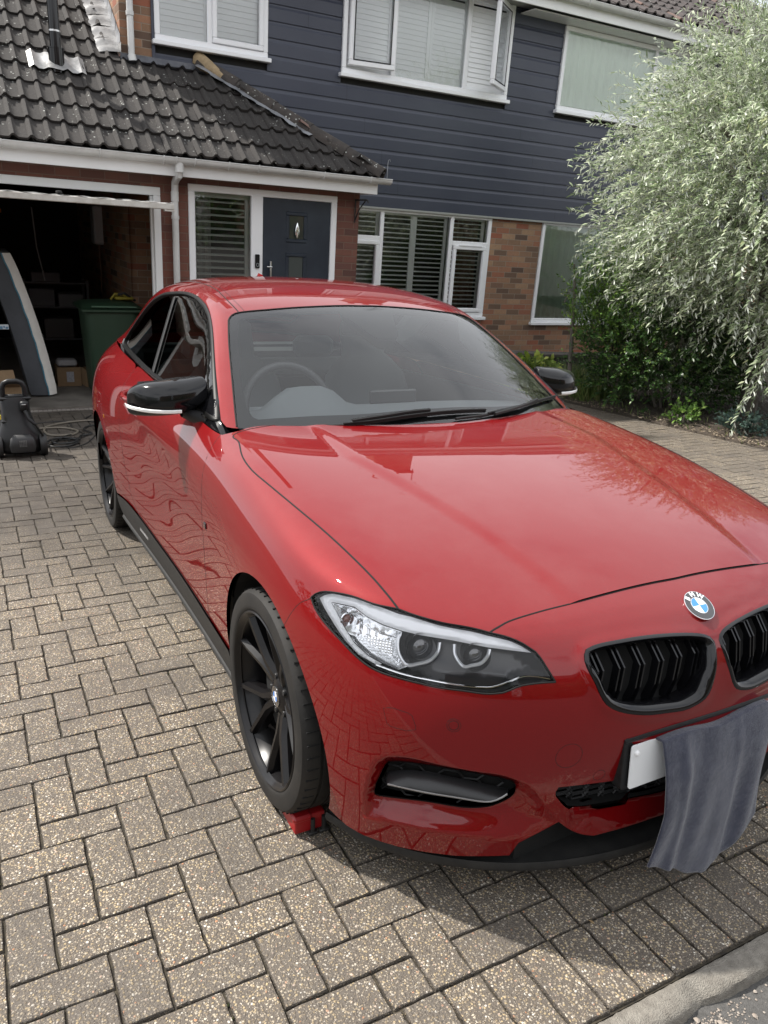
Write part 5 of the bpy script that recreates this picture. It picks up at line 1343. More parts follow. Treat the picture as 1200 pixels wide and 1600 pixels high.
# ---- splitter
outer = [(-.800, -.30), (-.775, -.36), (-.750, -.415), (-.685, -.500), (-.602, -.575), (-.500, -.642), (-.390, -.690), (-.272, -.722), (-.14, -.741), (0, -.747)]
o3 = resample([V((a, b, .122)) for a, b in outer], .02)
o3 = o3 + [V((-p.x, p.y, p.z)) for p in reversed(o3[:-1])]
mb = MB(); m_ = len(o3)
prof = [(-.10, .022), (-.012, .006), (0, .012), (.004, 0), (0, -.012), (-.02, -.016), (-.20, -.012)]
VV = []; FF = []
for i, p in enumerate(o3):
    t = (o3[min(i+1, m_-1)]-o3[max(i-1, 0)]); t.z = 0; t.normalize(); nrm = V((t.y, -t.x, 0))
    fade = min(1, .35+abs(i-(0 if i < m_/2 else m_-1))/8)
    for a, z in prof: VV.append(p+nrm*(a if a > -.05 else a*fade)+V((0, 0, z)))
k_ = len(prof)
for i in range(m_-1):
    for j in range(k_-1): FF.append((i*k_+j, i*k_+j+1, (i+1)*k_+j+1, (i+1)*k_+j))
mb.add(VV, FF); mb.build('front_splitter', MATB, CAR, 50)
mb = MB(); q = [(p.x*.93, p.y+.055) for p in o3]+[(.7, -.25), (-.7, -.25)]
mb.prism(q, .120, .135); mb.build('splitter_floor', MATB, CAR)
mb = MB(); mb.box((-.46, -.645, .13), (.46, -.60, .262)); mb.build('splitter_backing', DEEP, CAR)
# ---- fog lamp grilles
def depth_c(c): return lambda q: np.full(len(q), c)
for sd in (-1, 1):
    S = lambda L: L if sd < 0 else MX(L)
    base = panel('tmp', FOGC, frB.d, BODY, .03, depth=depth_c(.072), raw=True)
    Pb, Nb, Fb = base
    Pw = list(Pb)
    loop = FOGC; n = len(loop); wv = [p+frB.d*.035 for p in loop]+[p+frB.d*.073 for p in loop]; wf = [(i, (i+1) % n, n+(i+1) % n, n+i) for i in range(n)]
    mb = MB(); mb.add(S(Pb), Fb); mb.add(S(wv), wf); fg = mb.build('side_intake', DEEP, CAR, True)
    # hexagon mesh
    P2f = [frB.to2(p) for p in FOGC]; mb = MB(); hs = .030
    lo = np.min(P2f, 0); hi = np.max(P2f, 0); 
    def onb(q, dep):
        h = BODY.cast(frB.to3(q, -6), frB.d); return h[0]+frB.d*dep
    segs = set()
    for iy in range(-1, int((hi[1]-lo[1])/(hs*.5*1.7320508))+2):
        for ix in range(-1, int((hi[0]-lo[0])/(hs*1.5))+2):
            cx = lo[0]+ix*hs*1.5; cy = lo[1]+(iy+(.5 if ix % 2 else 0))*hs*.95
            if iy*hs*.95 > hi[1]-lo[1]+.03: continue
            hx = [(round(cx+hs*math.cos(R(60*k)), 4), round(cy+hs*.55*math.sin(R(60*k)), 4)) for k in range(6)]
            for k in range(6): segs.add(tuple(sorted((hx[k], hx[(k+1) % 6]))))
    for a, b in sorted(segs):
        if inpoly(a, P2f) and inpoly(b, P2f):
            mb.tube(S([onb(a, .058), onb(b, .058)]), .0026, 4, False)
    mb.build('grille_mesh', SATB, fg)
    # satin blade across the intake
    top = [V(p) for p in TR['fog_bar']]; bot = [V(p) for p in TR['fog_barbot']]
    T1 = resample(top, .014); B1 = resample(bot, .014); n = 26
    T1 = [T1[int(i*(len(T1)-1)/(n-1))] for i in range(n)]; B1 = [B1[int(i*(len(B1)-1)/(n-1))] for i in range(n)]
    VV = []; FF = []
    for i in range(n):
        a, b = T1[i], B1[i]; u = i/(n-1)
        if i == 0 or i == n-1: b = a.lerp(b, .3)
        for t, dp in ((0, .05), (.12, .036), (.5, .020), (.80, .010), (.93, .008), (1.0, .014), (1.0, .05)):
            VV.append(a.lerp(b, t)+frB.d*dp)
    k_ = 7
    for i in range(n-1):
        for j in range(k_-1): FF.append((i*k_+j, i*k_+j+1, (i+1)*k_+j+1, (i+1)*k_+j))
    mb = MB(); mb.add(S(VV), FF); bl_ = mb.build('intake_blade', mat('satin_dark', (.022, .022, .023), .36, spec=.5), CAR, 60)
    mb = MB(); mb.tube(S([p+frB.d*.0085 for p in B1]), .0022, 6); mb.build('blade_edge', mat('satin_edge', (.35, .35, .35), .3, metal=.8), bl_, True)
# ---- centre intake
PB = [p+V((0, .09, 0)) for p in cen]
full = [V((p.x, p.y, p.z)) for p in cen if abs(p.x) > 1e-3]
loopL = full; wallv = []; wallf = []; n = len(loopL)
mb = MB()
for s in (-1, 1):
    LL = loopL if s < 0 else MX(loopL)
    mb.add([p+V((0, .02, 0)) for p in LL]+[p+V((0, .10, 0)) for p in LL], [(i, i+1, n+i+1, n+i) for i in range(n-1)])
mb.box((-.44, -.66, .25), (.44, -.645, .47)); ci = mb.build('centre_intake', DEEP, CAR, True)
mb = MB(); segs = set(); hs = .030; hh = .016
P2c = [(p.x, p.z) for p in cen]
for iy in range(0, 16):
    for ix in range(-11, 1):
        cx = ix*hs*1.5; cy = .24+(iy+(.5 if ix % 2 else 0))*hh*1.0*1.73*.5*2*.6
        hx = [(round(cx+hs*math.cos(R(60*k)), 4), round(cy+hh*math.sin(R(60*k)), 4)) for k in range(6)]
        for k in range(6): segs.add(tuple(sorted((hx[k], hx[(k+1) % 6]))))
for a, b in sorted(segs):
    if inpoly(a, P2c) and inpoly(b, P2c):
        f = lambda q: V((q[0], -.72+.12*q[0]*q[0]*2+.015, q[1]))
        for s in (-1, 1):
            mb.tube([V((f(a).x*(-s), f(a).y, f(a).z)), V((f(b).x*(-s), f(b).y, f(b).z))], .0026, 4, False)
mb.build('grille_mesh', SATB, ci)
# ---- number plate and its bracket
pc = V((0, -.772, .4125)); tilt = math.atan2(.012, .111)
MP = Matrix.Translation(pc) @ Matrix.Rotation(-.06, 4, 'X')
mb = MB()
def rrect(w, h, r, n=5):
    o = []
    for cx, cz, a0 in ((w/2-r, h/2-r, 0), (-w/2+r, h/2-r, 90), (-w/2+r, -h/2+r, 180), (w/2-r, -h/2+r, 270)):
        for k in range(n+1): a = R(a0+90*k/n); o.append((cx+r*math.cos(a), cz+r*math.sin(a)))
    return o
XZ = Matrix(((1, 0, 0, 0), (0, 0, 1, 0), (0, 1, 0, 0), (0, 0, 0, 1)))  # (x, z, depth y)
mb.prism(rrect(.552, .135, .010), .000, .030, MP@Matrix.Translation((0, .002, .008))@XZ); pb = mb.build('plate_bracket', SATB, CAR, False, .002)
mb = MB(); mb.prism(rrect(.520, .111, .008), -.006, -.0025, MP@XZ); pl = mb.build('number_plate', mat('white_plate', (.78, .79, .80), .25, coat=.5), CAR, False, .0006)
mb = MB()
for x in (-.243, .243):
    mb.lathe([(0.0001, .0065), (.0045, .0058), (.0062, .003), (.0068, 0)], 16, MP@Matrix.Translation((x, -.006, .034))@Matrix.Rotation(R(90), 4, 'X'))
mb.build('plate_screw', mat('white_cap', (.8, .8, .8), .3), pl, True)
# black strip over the plate following the bumper
mb = MB(); P = [on(BODY, (x, -5, z), (0, 1, 0)) for x, z in ((-.275, .478), (-.2, .486), (-.1, .491), (0, .492), (.1, .491), (.2, .486), (.275, .478))]
mb.tube([p+V((0, .002, 0)) for p in resample(P, .03)], .007, 8); mb.build('bracket_trim', SATB, CAR, True)
# ---- kidney grilles
n = len(kid)
c2 = np.mean([frB.to2(p) for p in kid], 0); kc = sum(kid, V())/n
kn = [BODY.near(p)[1] for p in kid]; KN = sum(kn, V()).normalized()
for sd in (-1, 1):
    S = lambda L: L if sd < 0 else MX(L)
    VV = []; FF = []
    # inward direction in the opening plane
    for i, p in enumerate(kid):
        nx = kid[(i+1) % n]; pv = kid[i-1]; t = (nx-pv).normalized(); inw = KN.cross(t).normalized()
        if inw.dot(kc-p) < 0: inw = -inw
        wdt = .022 if p.z < .60 else (.014 if p.z > .66 else .017)
        for a, dpt in ((-.003, .004), (-.001, -.006), (.006, -.009), (wdt, -.001), (wdt+.004, .02), (wdt+.004, .06)):
            VV.append(p+inw*a-KN*dpt)
    k_ = 6
    for i in range(n):
        for j in range(k_-1): FF.append((i*k_+j, ((i+1) % n)*k_+j, ((i+1) % n)*k_+j+1, i*k_+j+1))
    mb = MB(); mb.add(S(VV), FF); kg = mb.build('kidney_grille', GLOSSB, CAR, 60)
    mb = MB(); base = [p-KN*.060 for p in kid]; mb.add(S(base), [tuple(range(n))]); mb.build('grille_backing', DEEP, kg)
    # paired angled slats
    xs = np.linspace(-.335, -.045, 7)
    for x0 in np.linspace(-.325, -.05, 6):
        mb = MB()
        for dx in (-.0065, .0065):
            x = x0+dx; col = []
            for (z, sx, dy) in ((.692, .0, .030), (.640, .004, .016), (.585, -.004, .030), (.535, -.012, .046)):
                yb = on(BODY, (x, -5, z), (0, 1, 0)).y
                col.append(V((x+sx, yb+dy+.006, z)))
            VV = []
            for p in col:
                for a, b in ((-.0022, 0), (.0022, 0), (.0022, .02), (-.0022, .02)): VV.append(p+V((a, b, 0)))
            FF = []
            for i in range(3):
                for j in range(4): FF.append((i*4+j, i*4+(j+1) % 4, (i+1)*4+(j+1) % 4, (i+1)*4+j))
            mb.add(S(VV), FF)
        mb.build('grille_slat', GLOSSB, kg)
# small tricolour bars in the far kidney
mb = MB(); 
# ---- round bonnet badge
def roundel(center, nrm, upv, r, parent, name='badge', letters=True):
    nrm = nrm.normalized(); a = upv.cross(nrm).normalized(); b = nrm.cross(a)
    M = Matrix(((a.x, b.x, nrm.x, center.x), (a.y, b.y, nrm.y, center.y), (a.z, b.z, nrm.z, center.z), (0, 0, 0, 1)))
    mb = MB(); mb.lathe([(r*.97, -.002), (r, .001), (r*.985, .003), (r*.955, .0032), (r*.95, .0026)], 48, M); bd = mb.build(name, CHROME, parent, True)
    mb = MB(); mb.lathe([(r*.955, .0024), (r*.56, .0030)], 48, M); mb.build('badge_ring', mat('badge_black', (.01, .01, .012), .15, coat=1), bd, True)
    mb = MB(); mb.lathe([(r*.57, .0030), (r*.56, .0036), (r*.53, .0036), (r*.525, .003)], 48, M); mb.build('badge_band', CHROME, bd, True)
    wq = mat('badge_white', (.85, .86, .88), .2, coat=1); bq = mat('badge_blue', (.02, .22, .68), .2, coat=1)
    for col, st in ((bq, 90), (wq, 0)):
        mb = MB()
        for s0 in (st, st+180):
            vs = [V((0, 0, .0032))]+[V((r*.53*math.cos(R(s0+90*k/12)), r*.53*math.sin(R(s0+90*k/12)), .0032)) for k in range(13)]
            mb.add([M@v for v in vs], [(0, k, k+1) for k in range(1, 13)])
        mb.build('badge_quarter', col, bd)
    if letters:
        for ch, ang in (('B', 132), ('M', 90), ('W', 48)):
            cu = bpy.data.curves.new('letter', 'FONT'); cu.body = ch; cu.size = r*.46; cu.align_x = 'CENTER'; cu.align_y = 'CENTER'; cu.extrude = .0003; cu.resolution_u = 3; cu.offset = r*.012
            to = bpy.data.objects.new('letter', cu); COL.objects.link(to)
            me = bpy.data.meshes.new_from_object(to); bpy.data.objects.remove(to)
            X = M @ Matrix.Translation((r*.755*math.cos(R(ang)), r*.755*math.sin(R(ang)), .0034)) @ Matrix.Rotation(R(ang-90), 4, 'Z')
            me.transform(X); lo = bpy.data.objects.new('badge_letter', me); COL.objects.link(lo); me.materials.append(wq); lo.parent = bd
    return bd
h = BODY.near(V((0, -.684, .7295))); roundel(V((0, h[0].y, h[0].z))+h[1]*.001, V((0, h[1].y, h[1].z)), V((0, .5, 1)), .041, CAR)
# wing badge
for s in (-1, 1):
    h = BODY.near(sen[4]); mb = MB(); c = h[0]
    mb.cbox((-.004, -.013, -.010), (.003, .013, .010), .002, Matrix.Translation(c)); q = mb.build('wing_badge', GLOSSB, CAR)
    mb = MB()
    for k, yy in enumerate((-.009, -.004, .001)): mb.box((-.0052, yy, -.007), (-.004, yy+.003, .007), Matrix.Translation(c))
    q2 = mb.build('badge_bar', CHROME, q)
    if s > 0:
        for o_ in (q, q2): o_.data.transform(Matrix.Scale(-1, 4, (1, 0, 0))); o_.data.flip_normals()
# ---- headlights
VD = V((.62, .66, -.42)).normalized()      # inward direction behind the cover
WDRL = mat('white_light_guide', (.95, .96, .97), .35)
BEZ = mat('lamp_bezel', (.035, .035, .037), .3, noise=(20, .3, (.06, .06, .06)))
hl_loop = chain(hl_top_in+[], hl_bot, list(reversed(hl_top_out)), list(sl), step=.012)
def back(p, d): return BODY.near(p)[0]+VD*d
for sd in (-1, 1):
    S = lambda L: L if sd < 0 else MX(L)
    F_fix = lambda F: F if sd < 0 else [tuple(reversed(f)) for f in F]
    N_ = lambda L: L if sd < 0 else MX(L)
    # housing: wall + floor
    frH = Frame(VD); loop2 = [frH.to2(p) for p in hl_loop]
    dep = lambda q: .012+.045*np.minimum(1, pdist(q, loop2)/.035)
    P, N, F = panel('x', hl_loop, VD, BODY, .012, depth=dep, raw=True)
    hl = link_mesh('headlight', N_(P), F_fix(F), BEZ, CAR, True, N_(N))
    n = len(hl_loop); mb = MB(); mb.add(S([p-VD*.0 for p in hl_loop]+[p+VD*.0125 for p in hl_loop]), [(i, (i+1) % n, n+(i+1) % n, n+i) for i in range(n)]); mb.build('lamp_seal', DEEP, hl, True)
    # chrome reflector bowl at the outer end
    cl = resample([V(p) for p in TR['hl_chrome']], .010, False, True); l2 = [frH.to2(p) for p in cl]
    lb = np.array(l2); cx_ = lb[:, 0].mean(); cy_ = lb[:, 1].mean()
    def dep(q):
        q = np.asarray(q, float); e = np.minimum(1, pdist(q, l2)/.02); a_ = q[:, 0]; b_ = q[:, 1]
        low = np.clip((cy_-.002-b_)/.006, 0, 1)
        tri = lambda v: np.abs((v % 1)-.5)*2
        return .018+.022*e+low*.0016*(tri(a_/.0075)+tri(b_/.0060))*(e > .5)+(1-low)*(.004*tri(a_/.021)+.012*np.clip((a_-cx_)/.05, -1, 1)**2)*e
    P, N, F = panel('x', cl, VD, BODY, .0024, depth=dep, raw=True)
    link_mesh('reflector', N_(P), F_fix(F), SILVER, hl, True, N_(N))
    # light guide brow
    st = resample([V(p) for p in TR['hl_strip']], .008, False, True); l3 = [frH.to2(p) for p in st]
    dep = lambda q: .017-.007*np.minimum(1, pdist(q, l3)/.008)
    P, N, F = panel('x', st, VD, BODY, .005, depth=dep, raw=True)
    o_ = link_mesh('light_guide', N_(P), F_fix(F), WDRL, hl, True, N_(N))
    # lower chrome line
    mb = MB(); L = resample([V(p) for p in TR['hl_line']], .012)
    mb.tube(S([back(p, .014) for p in L]), .0026, 8); mb.build('lower_trim', CHROME, hl, True)
    # projectors with hexagonal rings
    for c0, ring, rl in ((TR['hl_l1'][0], TR['hl_r1'], .030), (TR['hl_l2'][0], TR['hl_r2'], .025)):
        c = back(V(c0), .050); ax = V((.30, .93, -.16)).normalized()   # lamp axis points forward
        a = ax.cross(V((0, 0, 1))).normalized(); b = a.cross(ax)
        M = Matrix(((a.x, b.x, -ax.x, c.x), (a.y, b.y, -ax.y, c.y), (a.z, b.z, -ax.z, c.z), (0, 0, 0, 1)))
        if sd > 0: M = Matrix.Scale(-1, 4, (1, 0, 0)) @ M
        mb = MB(); mb.lathe([(rl*1.28, .030), (rl*1.22, .012), (rl*1.05, -.002), (rl*1.02, -.02)], 40, M); pr_ = mb.build('projector', mat('dark_bezel_ring', (.05, .05, .05), .2, metal=.6), hl, True)
        mb = MB(); mb.lathe([(.0001, .024)]+[(rl*math.sin(R(t)), .024*math.cos(R(t))) for t in range(10, 91, 10)], 40, M); mb.build('lens', mat('projector_lens', (.02, .02, .022), .02, coat=1, spec=1), pr_, True)
        rp = resample([V(p) for p in ring], .006)
        mb = MB(); mb.tube(S([back(p, .022) for p in rp]), .0042, 8); mb.build('ring_light', mat('ring_glass', (.72, .74, .76), .12, metal=.5, coat=1), hl, True)
        mb = MB(); mb.tube(S([back(p, .032) for p in rp]), .0035, 8); mb.build('ring_inner', CHROME, hl, True)
    # indicator bulb
    c = back(V(TR['hl_bulb'][0]), .026); mb = MB()
    M = Matrix.Translation(S([c])[0]); mb.lathe([(.0001, .010), (.006, .008), (.010, .003), (.011, -.003)], 20, M@Matrix.Rotation(R(90), 4, 'X')); mb.build('indicator_bulb', mat('amber_bulb', (.16, .05, .03), .2, coat=1), hl, True)
    mb = MB(); mb.lathe([(.013, -.002), (.016, .004), (.018, .002)], 24, M@Matrix.Rotation(R(90), 4, 'X')); mb.build('bulb_collar', SILVER, hl, True)
    # clear cover, a little inside the opening
    P, N, F = panel('x', hl_loop, VD, BODY, .012, raw=True)
    link_mesh('lamp_cover', N_([p-n_*.0015 for p, n_ in zip(P, N)]), F_fix(F), GLASS_L, hl, True, N_(N))
# ---- greenhouse
def gh_snap(p): return GLS.near(p)[0]
gl = [V(p) for p in TR['glass']]; gl[-1] = gtop(0, 1.203)
base = [gtop(0, .47), gtop(.25, .50), gtop(.48, .575), gh_snap(V((-.690, .66, .951))), gl[0]]
for p in (gl[-1], base[0]): p.x = 0
ws = chain(base, gl[:5], gl[4:8], gl[7:], step=.03)
ws += [gtop(0, 1.203-(1.203-.47)*i/24) for i in range(24)]
for p in ws[-24:]: p.x = 0
wsc = panel('windscreen', ws, (.1, .55, -.8), GLS, .035, m=GLASS_W, parent=CAR, mirror='join', flange=0, off=-.002)
# black frit border just inside the glass
fr_ = [V(p) for p in TR['frit']]
fbase = [gtop(0, .545), gtop(.28, .565), gtop(.5, .63), V((-.6367, .6827, .9798))]
fin = chain(fbase, [V((-.6367, .6827, .9798)), V((-.651, .700, .990)), V((-.656, .7486, 1.0139))], [V((-.656, .7486, 1.0139)), V((-.6326, .8734, 1.0923)), V((-.5821, 1.0632, 1.2109)), V((-.5521, 1.1549, 1.2636)), V((-.535, 1.180, 1.277)), V((-.505, 1.1881, 1.2859))], [V((-.505, 1.1881, 1.2859)), V((-.34, 1.171, 1.3083)), V((-.18, 1.160, 1.312)), gtop(.135, 1.155), gtop(.115, 1.12), gtop(.085, 1.04), gtop(.065, .975), gtop(.04, .945), gtop(0, .94)], step=.02)
fo = chain(base, gl[:5], gl[4:8], gl[7:], step=.02)
# outer loop down the centre line, then the inner loop back: one ring-shaped half
fin_in = [p for p in fin]
half = fo + [gtop(0, 1.203)] + [gtop(0, y) for y in np.linspace(1.19, .95, 12)] + [gtop(0, .94)] + fin_in[::-1] + [gtop(0, y) for y in np.linspace(.535, .48, 4)]
for p in half:
    if abs(p.x) < .002: p.x = 0
panel('glass_border', half, (.1, .55, -.8), GLS, .02, m=mat('glass_frit', (.012, .012, .013), .35), parent=wsc, mirror='join', flange=0, off=-.008)
# ditch and roof
dit = [gl[6]] + [V((-.530, 1.384, 1.3453)), V((-.512, 1.609, 1.378)), V((-.500, 1.9, 1.396)), V((-.492, 2.2, 1.39)), V((-.478, 2.50, 1.36)), V((-.462, 2.66, 1.325))]
dit = [gh_snap(p) for p in dit]
rr = [dit[-1], gtop(.35, 2.70), gtop(.18, 2.72), gtop(0, 2.725)]
for p in (rr[-1],): p.x = 0
cl_ = [gtop(0, y) for y in np.linspace(2.725, 1.203, 50)]
for p in cl_: p.x = 0
roof = chain(list(reversed(gl[6:])), dit, rr, ('L', cl_), step=.025)
panel('roof', roof, (.15, 0, -1), GLS, .022, m=PAINT, parent=CAR, mirror='join')
# headliner under the roof
panel('headliner', roof, (.15, 0, -1), GLS, .06, m=mat('headliner_grey', (.42, .43, .43), .9), parent=CAR, mirror='join', flange=0, off=-.035)
# backlight
bl_side = [dit[-1], gh_snap(V((-.455, 2.9, 1.25))), gh_snap(V((-.47, 3.1, 1.15))), gh_snap(V((-.46, 3.22, 1.10)))]
bl_bot = [bl_side[-1], gtop(.25, 3.27), gtop(0, 3.28)]
blc = [gtop(0, y) for y in np.linspace(3.28, 2.725, 20)]
for p in [bl_bot[-1]]+blc: p.x = 0
bk = chain(rr[::-1][:1]+rr[::-1][1:], bl_side, bl_bot, ('L', blc), step=.03)
panel('rear_window', bk, (.1, -.5, -.85), GLS, .05, m=GLASS_S, parent=CAR, mirror='join', flange=0, off=-.003)
# side rail, pillars and boot lid
dlo = [V(p) for p in TR['dlo']]
dl_front = [V((-.7505, .740, .970)), dlo[7], dlo[6], dlo[5], dlo[4], dlo[3]]
dl_top = [dlo[3], dlo[2], dlo[1], dlo[0], V((-.597, 2.2456, 1.336)), V((-.607, 2.4815, 1.294)), V((-.627, 2.693, 1.21)), V((-.660, 2.835, 1.115)), V((-.690, 2.865, 1.055))]
dl_bot = [V((-.690, 2.865, 1.055)), V((-.706, 2.82, 1.028)), V((-.7245, 2.6437, 1.0189)), V((-.7591, 2.1935, 1.012)), V((-.778, 1.7962, 1.0006)), V((-.785, 1.4, .989)), V((-.786, 1.0, .975)), V((-.781, .80, .966)), V((-.768, .748, .962)), V((-.7505, .740, .970))]
dl_front = [gh_snap(p) for p in dl_front]; dl_top = [gh_snap(p) for p in dl_top]; dl_bot = [gh_snap(p) for p in dl_bot]
deck_e = [gtop(.60, 3.41), gtop(.45, 3.48), gtop(.2, 3.505), gtop(0, 3.515)]
dc = [gtop(0, y) for y in np.linspace(3.515, 3.28, 9)]
for p in [deck_e[-1]]+dc: p.x = 0
belt_r = [dl_bot[0], gh_snap(V((-.700, 2.95, 1.022))), gh_snap(V((-.683, 3.17, 1.022))), gh_snap(V((-.635, 3.37, 1.021))), deck_e[0]]
rail = chain([gh_snap(V((-.712, .670, .951))), gl[0]], gl[:5], gl[4:7], dit, bl_side, bl_bot, ('L', dc[::-1]), deck_e[::-1], belt_r[::-1], dl_top[::-1], dl_front[::-1], [dl_front[0], gh_snap(V((-.742, .700, .952))), gh_snap(V((-.712, .670, .951)))], step=.02)
panel('side_rail', rail, (.60, .02, -.80), GLS, .010, m=PAINT, parent=CAR, mirror='join')
# lines: roof ditch, windscreen rubber, window trim
mb = MB()
ring_along(GLS, dit, .0028, .001, 6, True, mb=mb, dense=.03)
dit2 = [gh_snap(V((p.x+.024, p.y, p.z))) for p in dit]
ring_along(GLS, dit2[:5], .0015, .0009, 6, True, mb=mb, dense=.03)
ring_along(GLS, gl[:5], .0036, .001, 6, True, mb=mb, dense=.02); ring_along(GLS, gl[4:], .0030, .001, 6, True, mb=mb, dense=.02)
mb.build('glass_seal', DEEP, CAR, True)
FRD = Frame((.85, 0, -.5))
dl_loop = chain(dl_front, dl_top, dl_bot, step=.02)
for sd in (-1, 1):
    S = lambda L: L if sd < 0 else MX(L)
    N_ = S; F_fix = lambda F: F if sd < 0 else [tuple(reversed(f)) for f in F]
    loop2 = [FRD.to2(p) for p in dl_loop]
    # trim ring: outline shrunk inwards
    cen2 = np.mean(loop2, 0)
    inner = []; n = len(dl_loop)
    for i in range(n):
        a = np.array(loop2[i-1]); b = np.array(loop2[(i+1) % n]); t = (b-a)/max(1e-9, np.linalg.norm(b-a)); nn = np.array([-t[1], t[0]])
        q = np.array(loop2[i])+nn*.016
        if not inpoly(tuple(q), loop2): q = np.array(loop2[i])-nn*.016
        inner.append(tuple(q))
    innr3 = []
    for i, q in enumerate(inner):
        h = GLS.cast(FRD.to3(q, -6), FRD.d)
        innr3.append(h[0] if h and (h[0]-dl_loop[i]).length < .05 else dl_loop[i])
    VV = []; FF = []
    for p, q in zip(dl_loop, innr3):
        np_ = GLS.near(p)[1]
        VV += [p+np_*.001, p.lerp(q, .25)+np_*.005, q+np_*.003, q-np_*.006]
    for i in range(n):
        for j in range(3): FF.append((i*4+j, ((i+1) % n)*4+j, ((i+1) % n)*4+j+1, i*4+j+1))
    mb = MB(); mb.add(S(VV), FF); tr_ = mb.build('window_trim', mat('trim_black', (.004, .004, .004), .4, spec=.15), CAR, 60)
    P, N, F = panel('x', dl_loop, FRD.d, GLS, .04, raw=True)
    sg = link_mesh('side_window', N_([p-n_*.006 for p, n_ in zip(P, N)]), F_fix(F), GLASS_S, CAR, True, N_(N))
    # bright lower moulding
    mb = MB(); L = resample(dl_bot[:8], .03); mb.tube(S([GLS.near(p)[0]+GLS.near(p)[1]*.006 for p in L]), .004, 6); mb.build('belt_moulding', mat('dark_chrome', (.25, .25, .25), .2, metal=1), tr_, True)
    # pillar between door glass and rear glass
    mb = MB(); a = gh_snap(V((-.6100, 1.955, 1.330))); b = gh_snap(V((-.778, 1.72, 1.005)))
    VV = []
    for k in range(13):
        p = a.lerp(b, k/12); h = GLS.near(p)
        for dy in (-.030, .030): VV.append(GLS.near(h[0]+V((0, dy, 0)))[0]-h[1]*.003)
    mb.add(S(VV), [(2*k, 2*k+1, 2*k+3, 2*k+2) for k in range(12)]); mb.build('window_pillar', SATB, sg, True)
    mb = MB(); mb.tube(S([GLS.near(a.lerp(b, k/8)+V((0, -.03, 0)))[0]+GLS.near(a.lerp(b, k/8))[1]*.0 for k in range(9)]), .003, 6); mb.build('pillar_seal', mat('grey_seal', (.03, .03, .03), .6), sg, True)
# shark-fin antenna
mb = MB(); zt = gtop(0, 2.47).z
mb.add([V((0, 2.40, zt)), V((-.018, 2.53, zt-.004)), V((.018, 2.53, zt-.004)), V((0, 2.52, zt+.032)), V((0, 2.46, zt+.024))], [(0, 1, 4), (1, 3, 4), (0, 4, 2), (2, 4, 3), (1, 2, 3)])
mb.build('roof_antenna', PAINT, CAR, 60)
# ---- cabin
INT = mat('cabin_dark', (.06, .062, .066), .7); INT2 = mat('cabin_grey', (.24, .252, .265), .75)
mb = MB(); mb.box((-.70, .75, .35), (.70, 2.9, .50)); mb.box((-.70, 2.85, .4), (.70, 2.95, 1.02)); mb.box((-.64, 2.6, .95), (.64, 3.2, 1.005))
for s in (-1, 1): mb.box((s*.70-.01 if s > 0 else -.72, .8, .4), (s*.70+.02 if s > 0 else -.70, 2.9, .945))
mb.build('cabin_tub', INT, CAR)
VV = []; FF = []; prof = [(.60, .925), (.68, .945), (.80, .955), (.95, .955), (1.02, .945), (1.05, .90), (1.04, .75), (1.0, .5)]
xs = np.linspace(-.68, .68, 25)
for x in xs:
    hump = .085*math.exp(-((x+.33)/.14)**4)
    for y, z in prof: VV.append((x, y+.02, z+(hump if y > .8 and z > .8 else hump*.3)-.02*(abs(x)/.7)**3))
k_ = len(prof)
for i in range(len(xs)-1):
    for j in range(k_-1): FF.append((i*k_+j, (i+1)*k_+j, (i+1)*k_+j+1, i*k_+j+1))
mb = MB(); mb.add(VV, FF); mb.build('dashboard', INT2, CAR, 60)
mb = MB(); mb.cbox((.06-.12, .97, .955), (.06+.10, .985, 1.01), .006); mb.build('centre_screen', mat('screen_black', (.03, .03, .032), .2), CAR)
MS = Matrix.Translation((-.36, 1.10, .925)) @ Matrix.Rotation(R(68), 4, 'X')
mb = MB(); mb.tube([MS@V((.185*math.cos(2*math.pi*k/40), .185*math.sin(2*math.pi*k/40), 0)) for k in range(40)], .0155, 10, closed=True); sw = mb.build('steering_wheel', mat('wheel_leather', (.07, .07, .073), .5), CAR, True)
mb = MB(); mb.cbox((-.07, -.055, -.03), (.07, .055, .02), .02, MS)
for a in (0, 180, 270): mb.cbox((.05, -.018, -.012), (.18, .018, .006), .006, MS@Matrix.Rotation(R(a), 4, 'Z'))
mb.build('wheel_boss', INT2, sw)
for x in (-.36, .36):
    mb = MB(); M = Matrix.Translation((x, 1.72, .45)) @ Matrix.Rotation(R(-16), 4, 'X')
    VV = []; FF = []; pr2 = [(.0, .24, .06), (.15, .25, .07), (.35, .26, .075), (.52, .23, .07), (.60, .16, .055), (.63, .12, .05), (.78, .115, .05), (.82, .07, .03)]
    for z, w, d in pr2:
        for k in range(12):
            a = 2*math.pi*k/12; cx = abs(math.cos(a))**.6*math.copysign(1, math.cos(a)); sy = abs(math.sin(a))**.6*math.copysign(1, math.sin(a)); VV.append(M@V((w*cx, d*sy, z)))
    for i in range(len(pr2)-1):
        for k in range(12): FF.append((i*12+k, i*12+(k+1) % 12, (i+1)*12+(k+1) % 12, (i+1)*12+k))
    FF.append(tuple(range((len(pr2)-1)*12, len(pr2)*12))); mb.add(VV, FF); st = mb.build('front_seat', INT2, CAR, 70)
    mb = MB(); mb.cbox((x-.24, 1.25, .42), (x+.24, 1.75, .58), .05); mb.build('seat_cushion', INT2, st)
mb = MB(); mb.cbox((-.60, 2.35, .45), (.60, 2.55, .98), .06)
for x in (-.33, .33): mb.cbox((x-.12, 2.45, .98), (x+.12, 2.56, 1.10), .03)
mb.build('rear_seat', INT2, CAR)
mb = MB(); mb.cbox((-.115, 1.14, 1.215), (.115, 1.175, 1.275), .015); mb.build('rear_view_mirror', mat('mirror_back', (.03, .03, .031), .45), CAR)
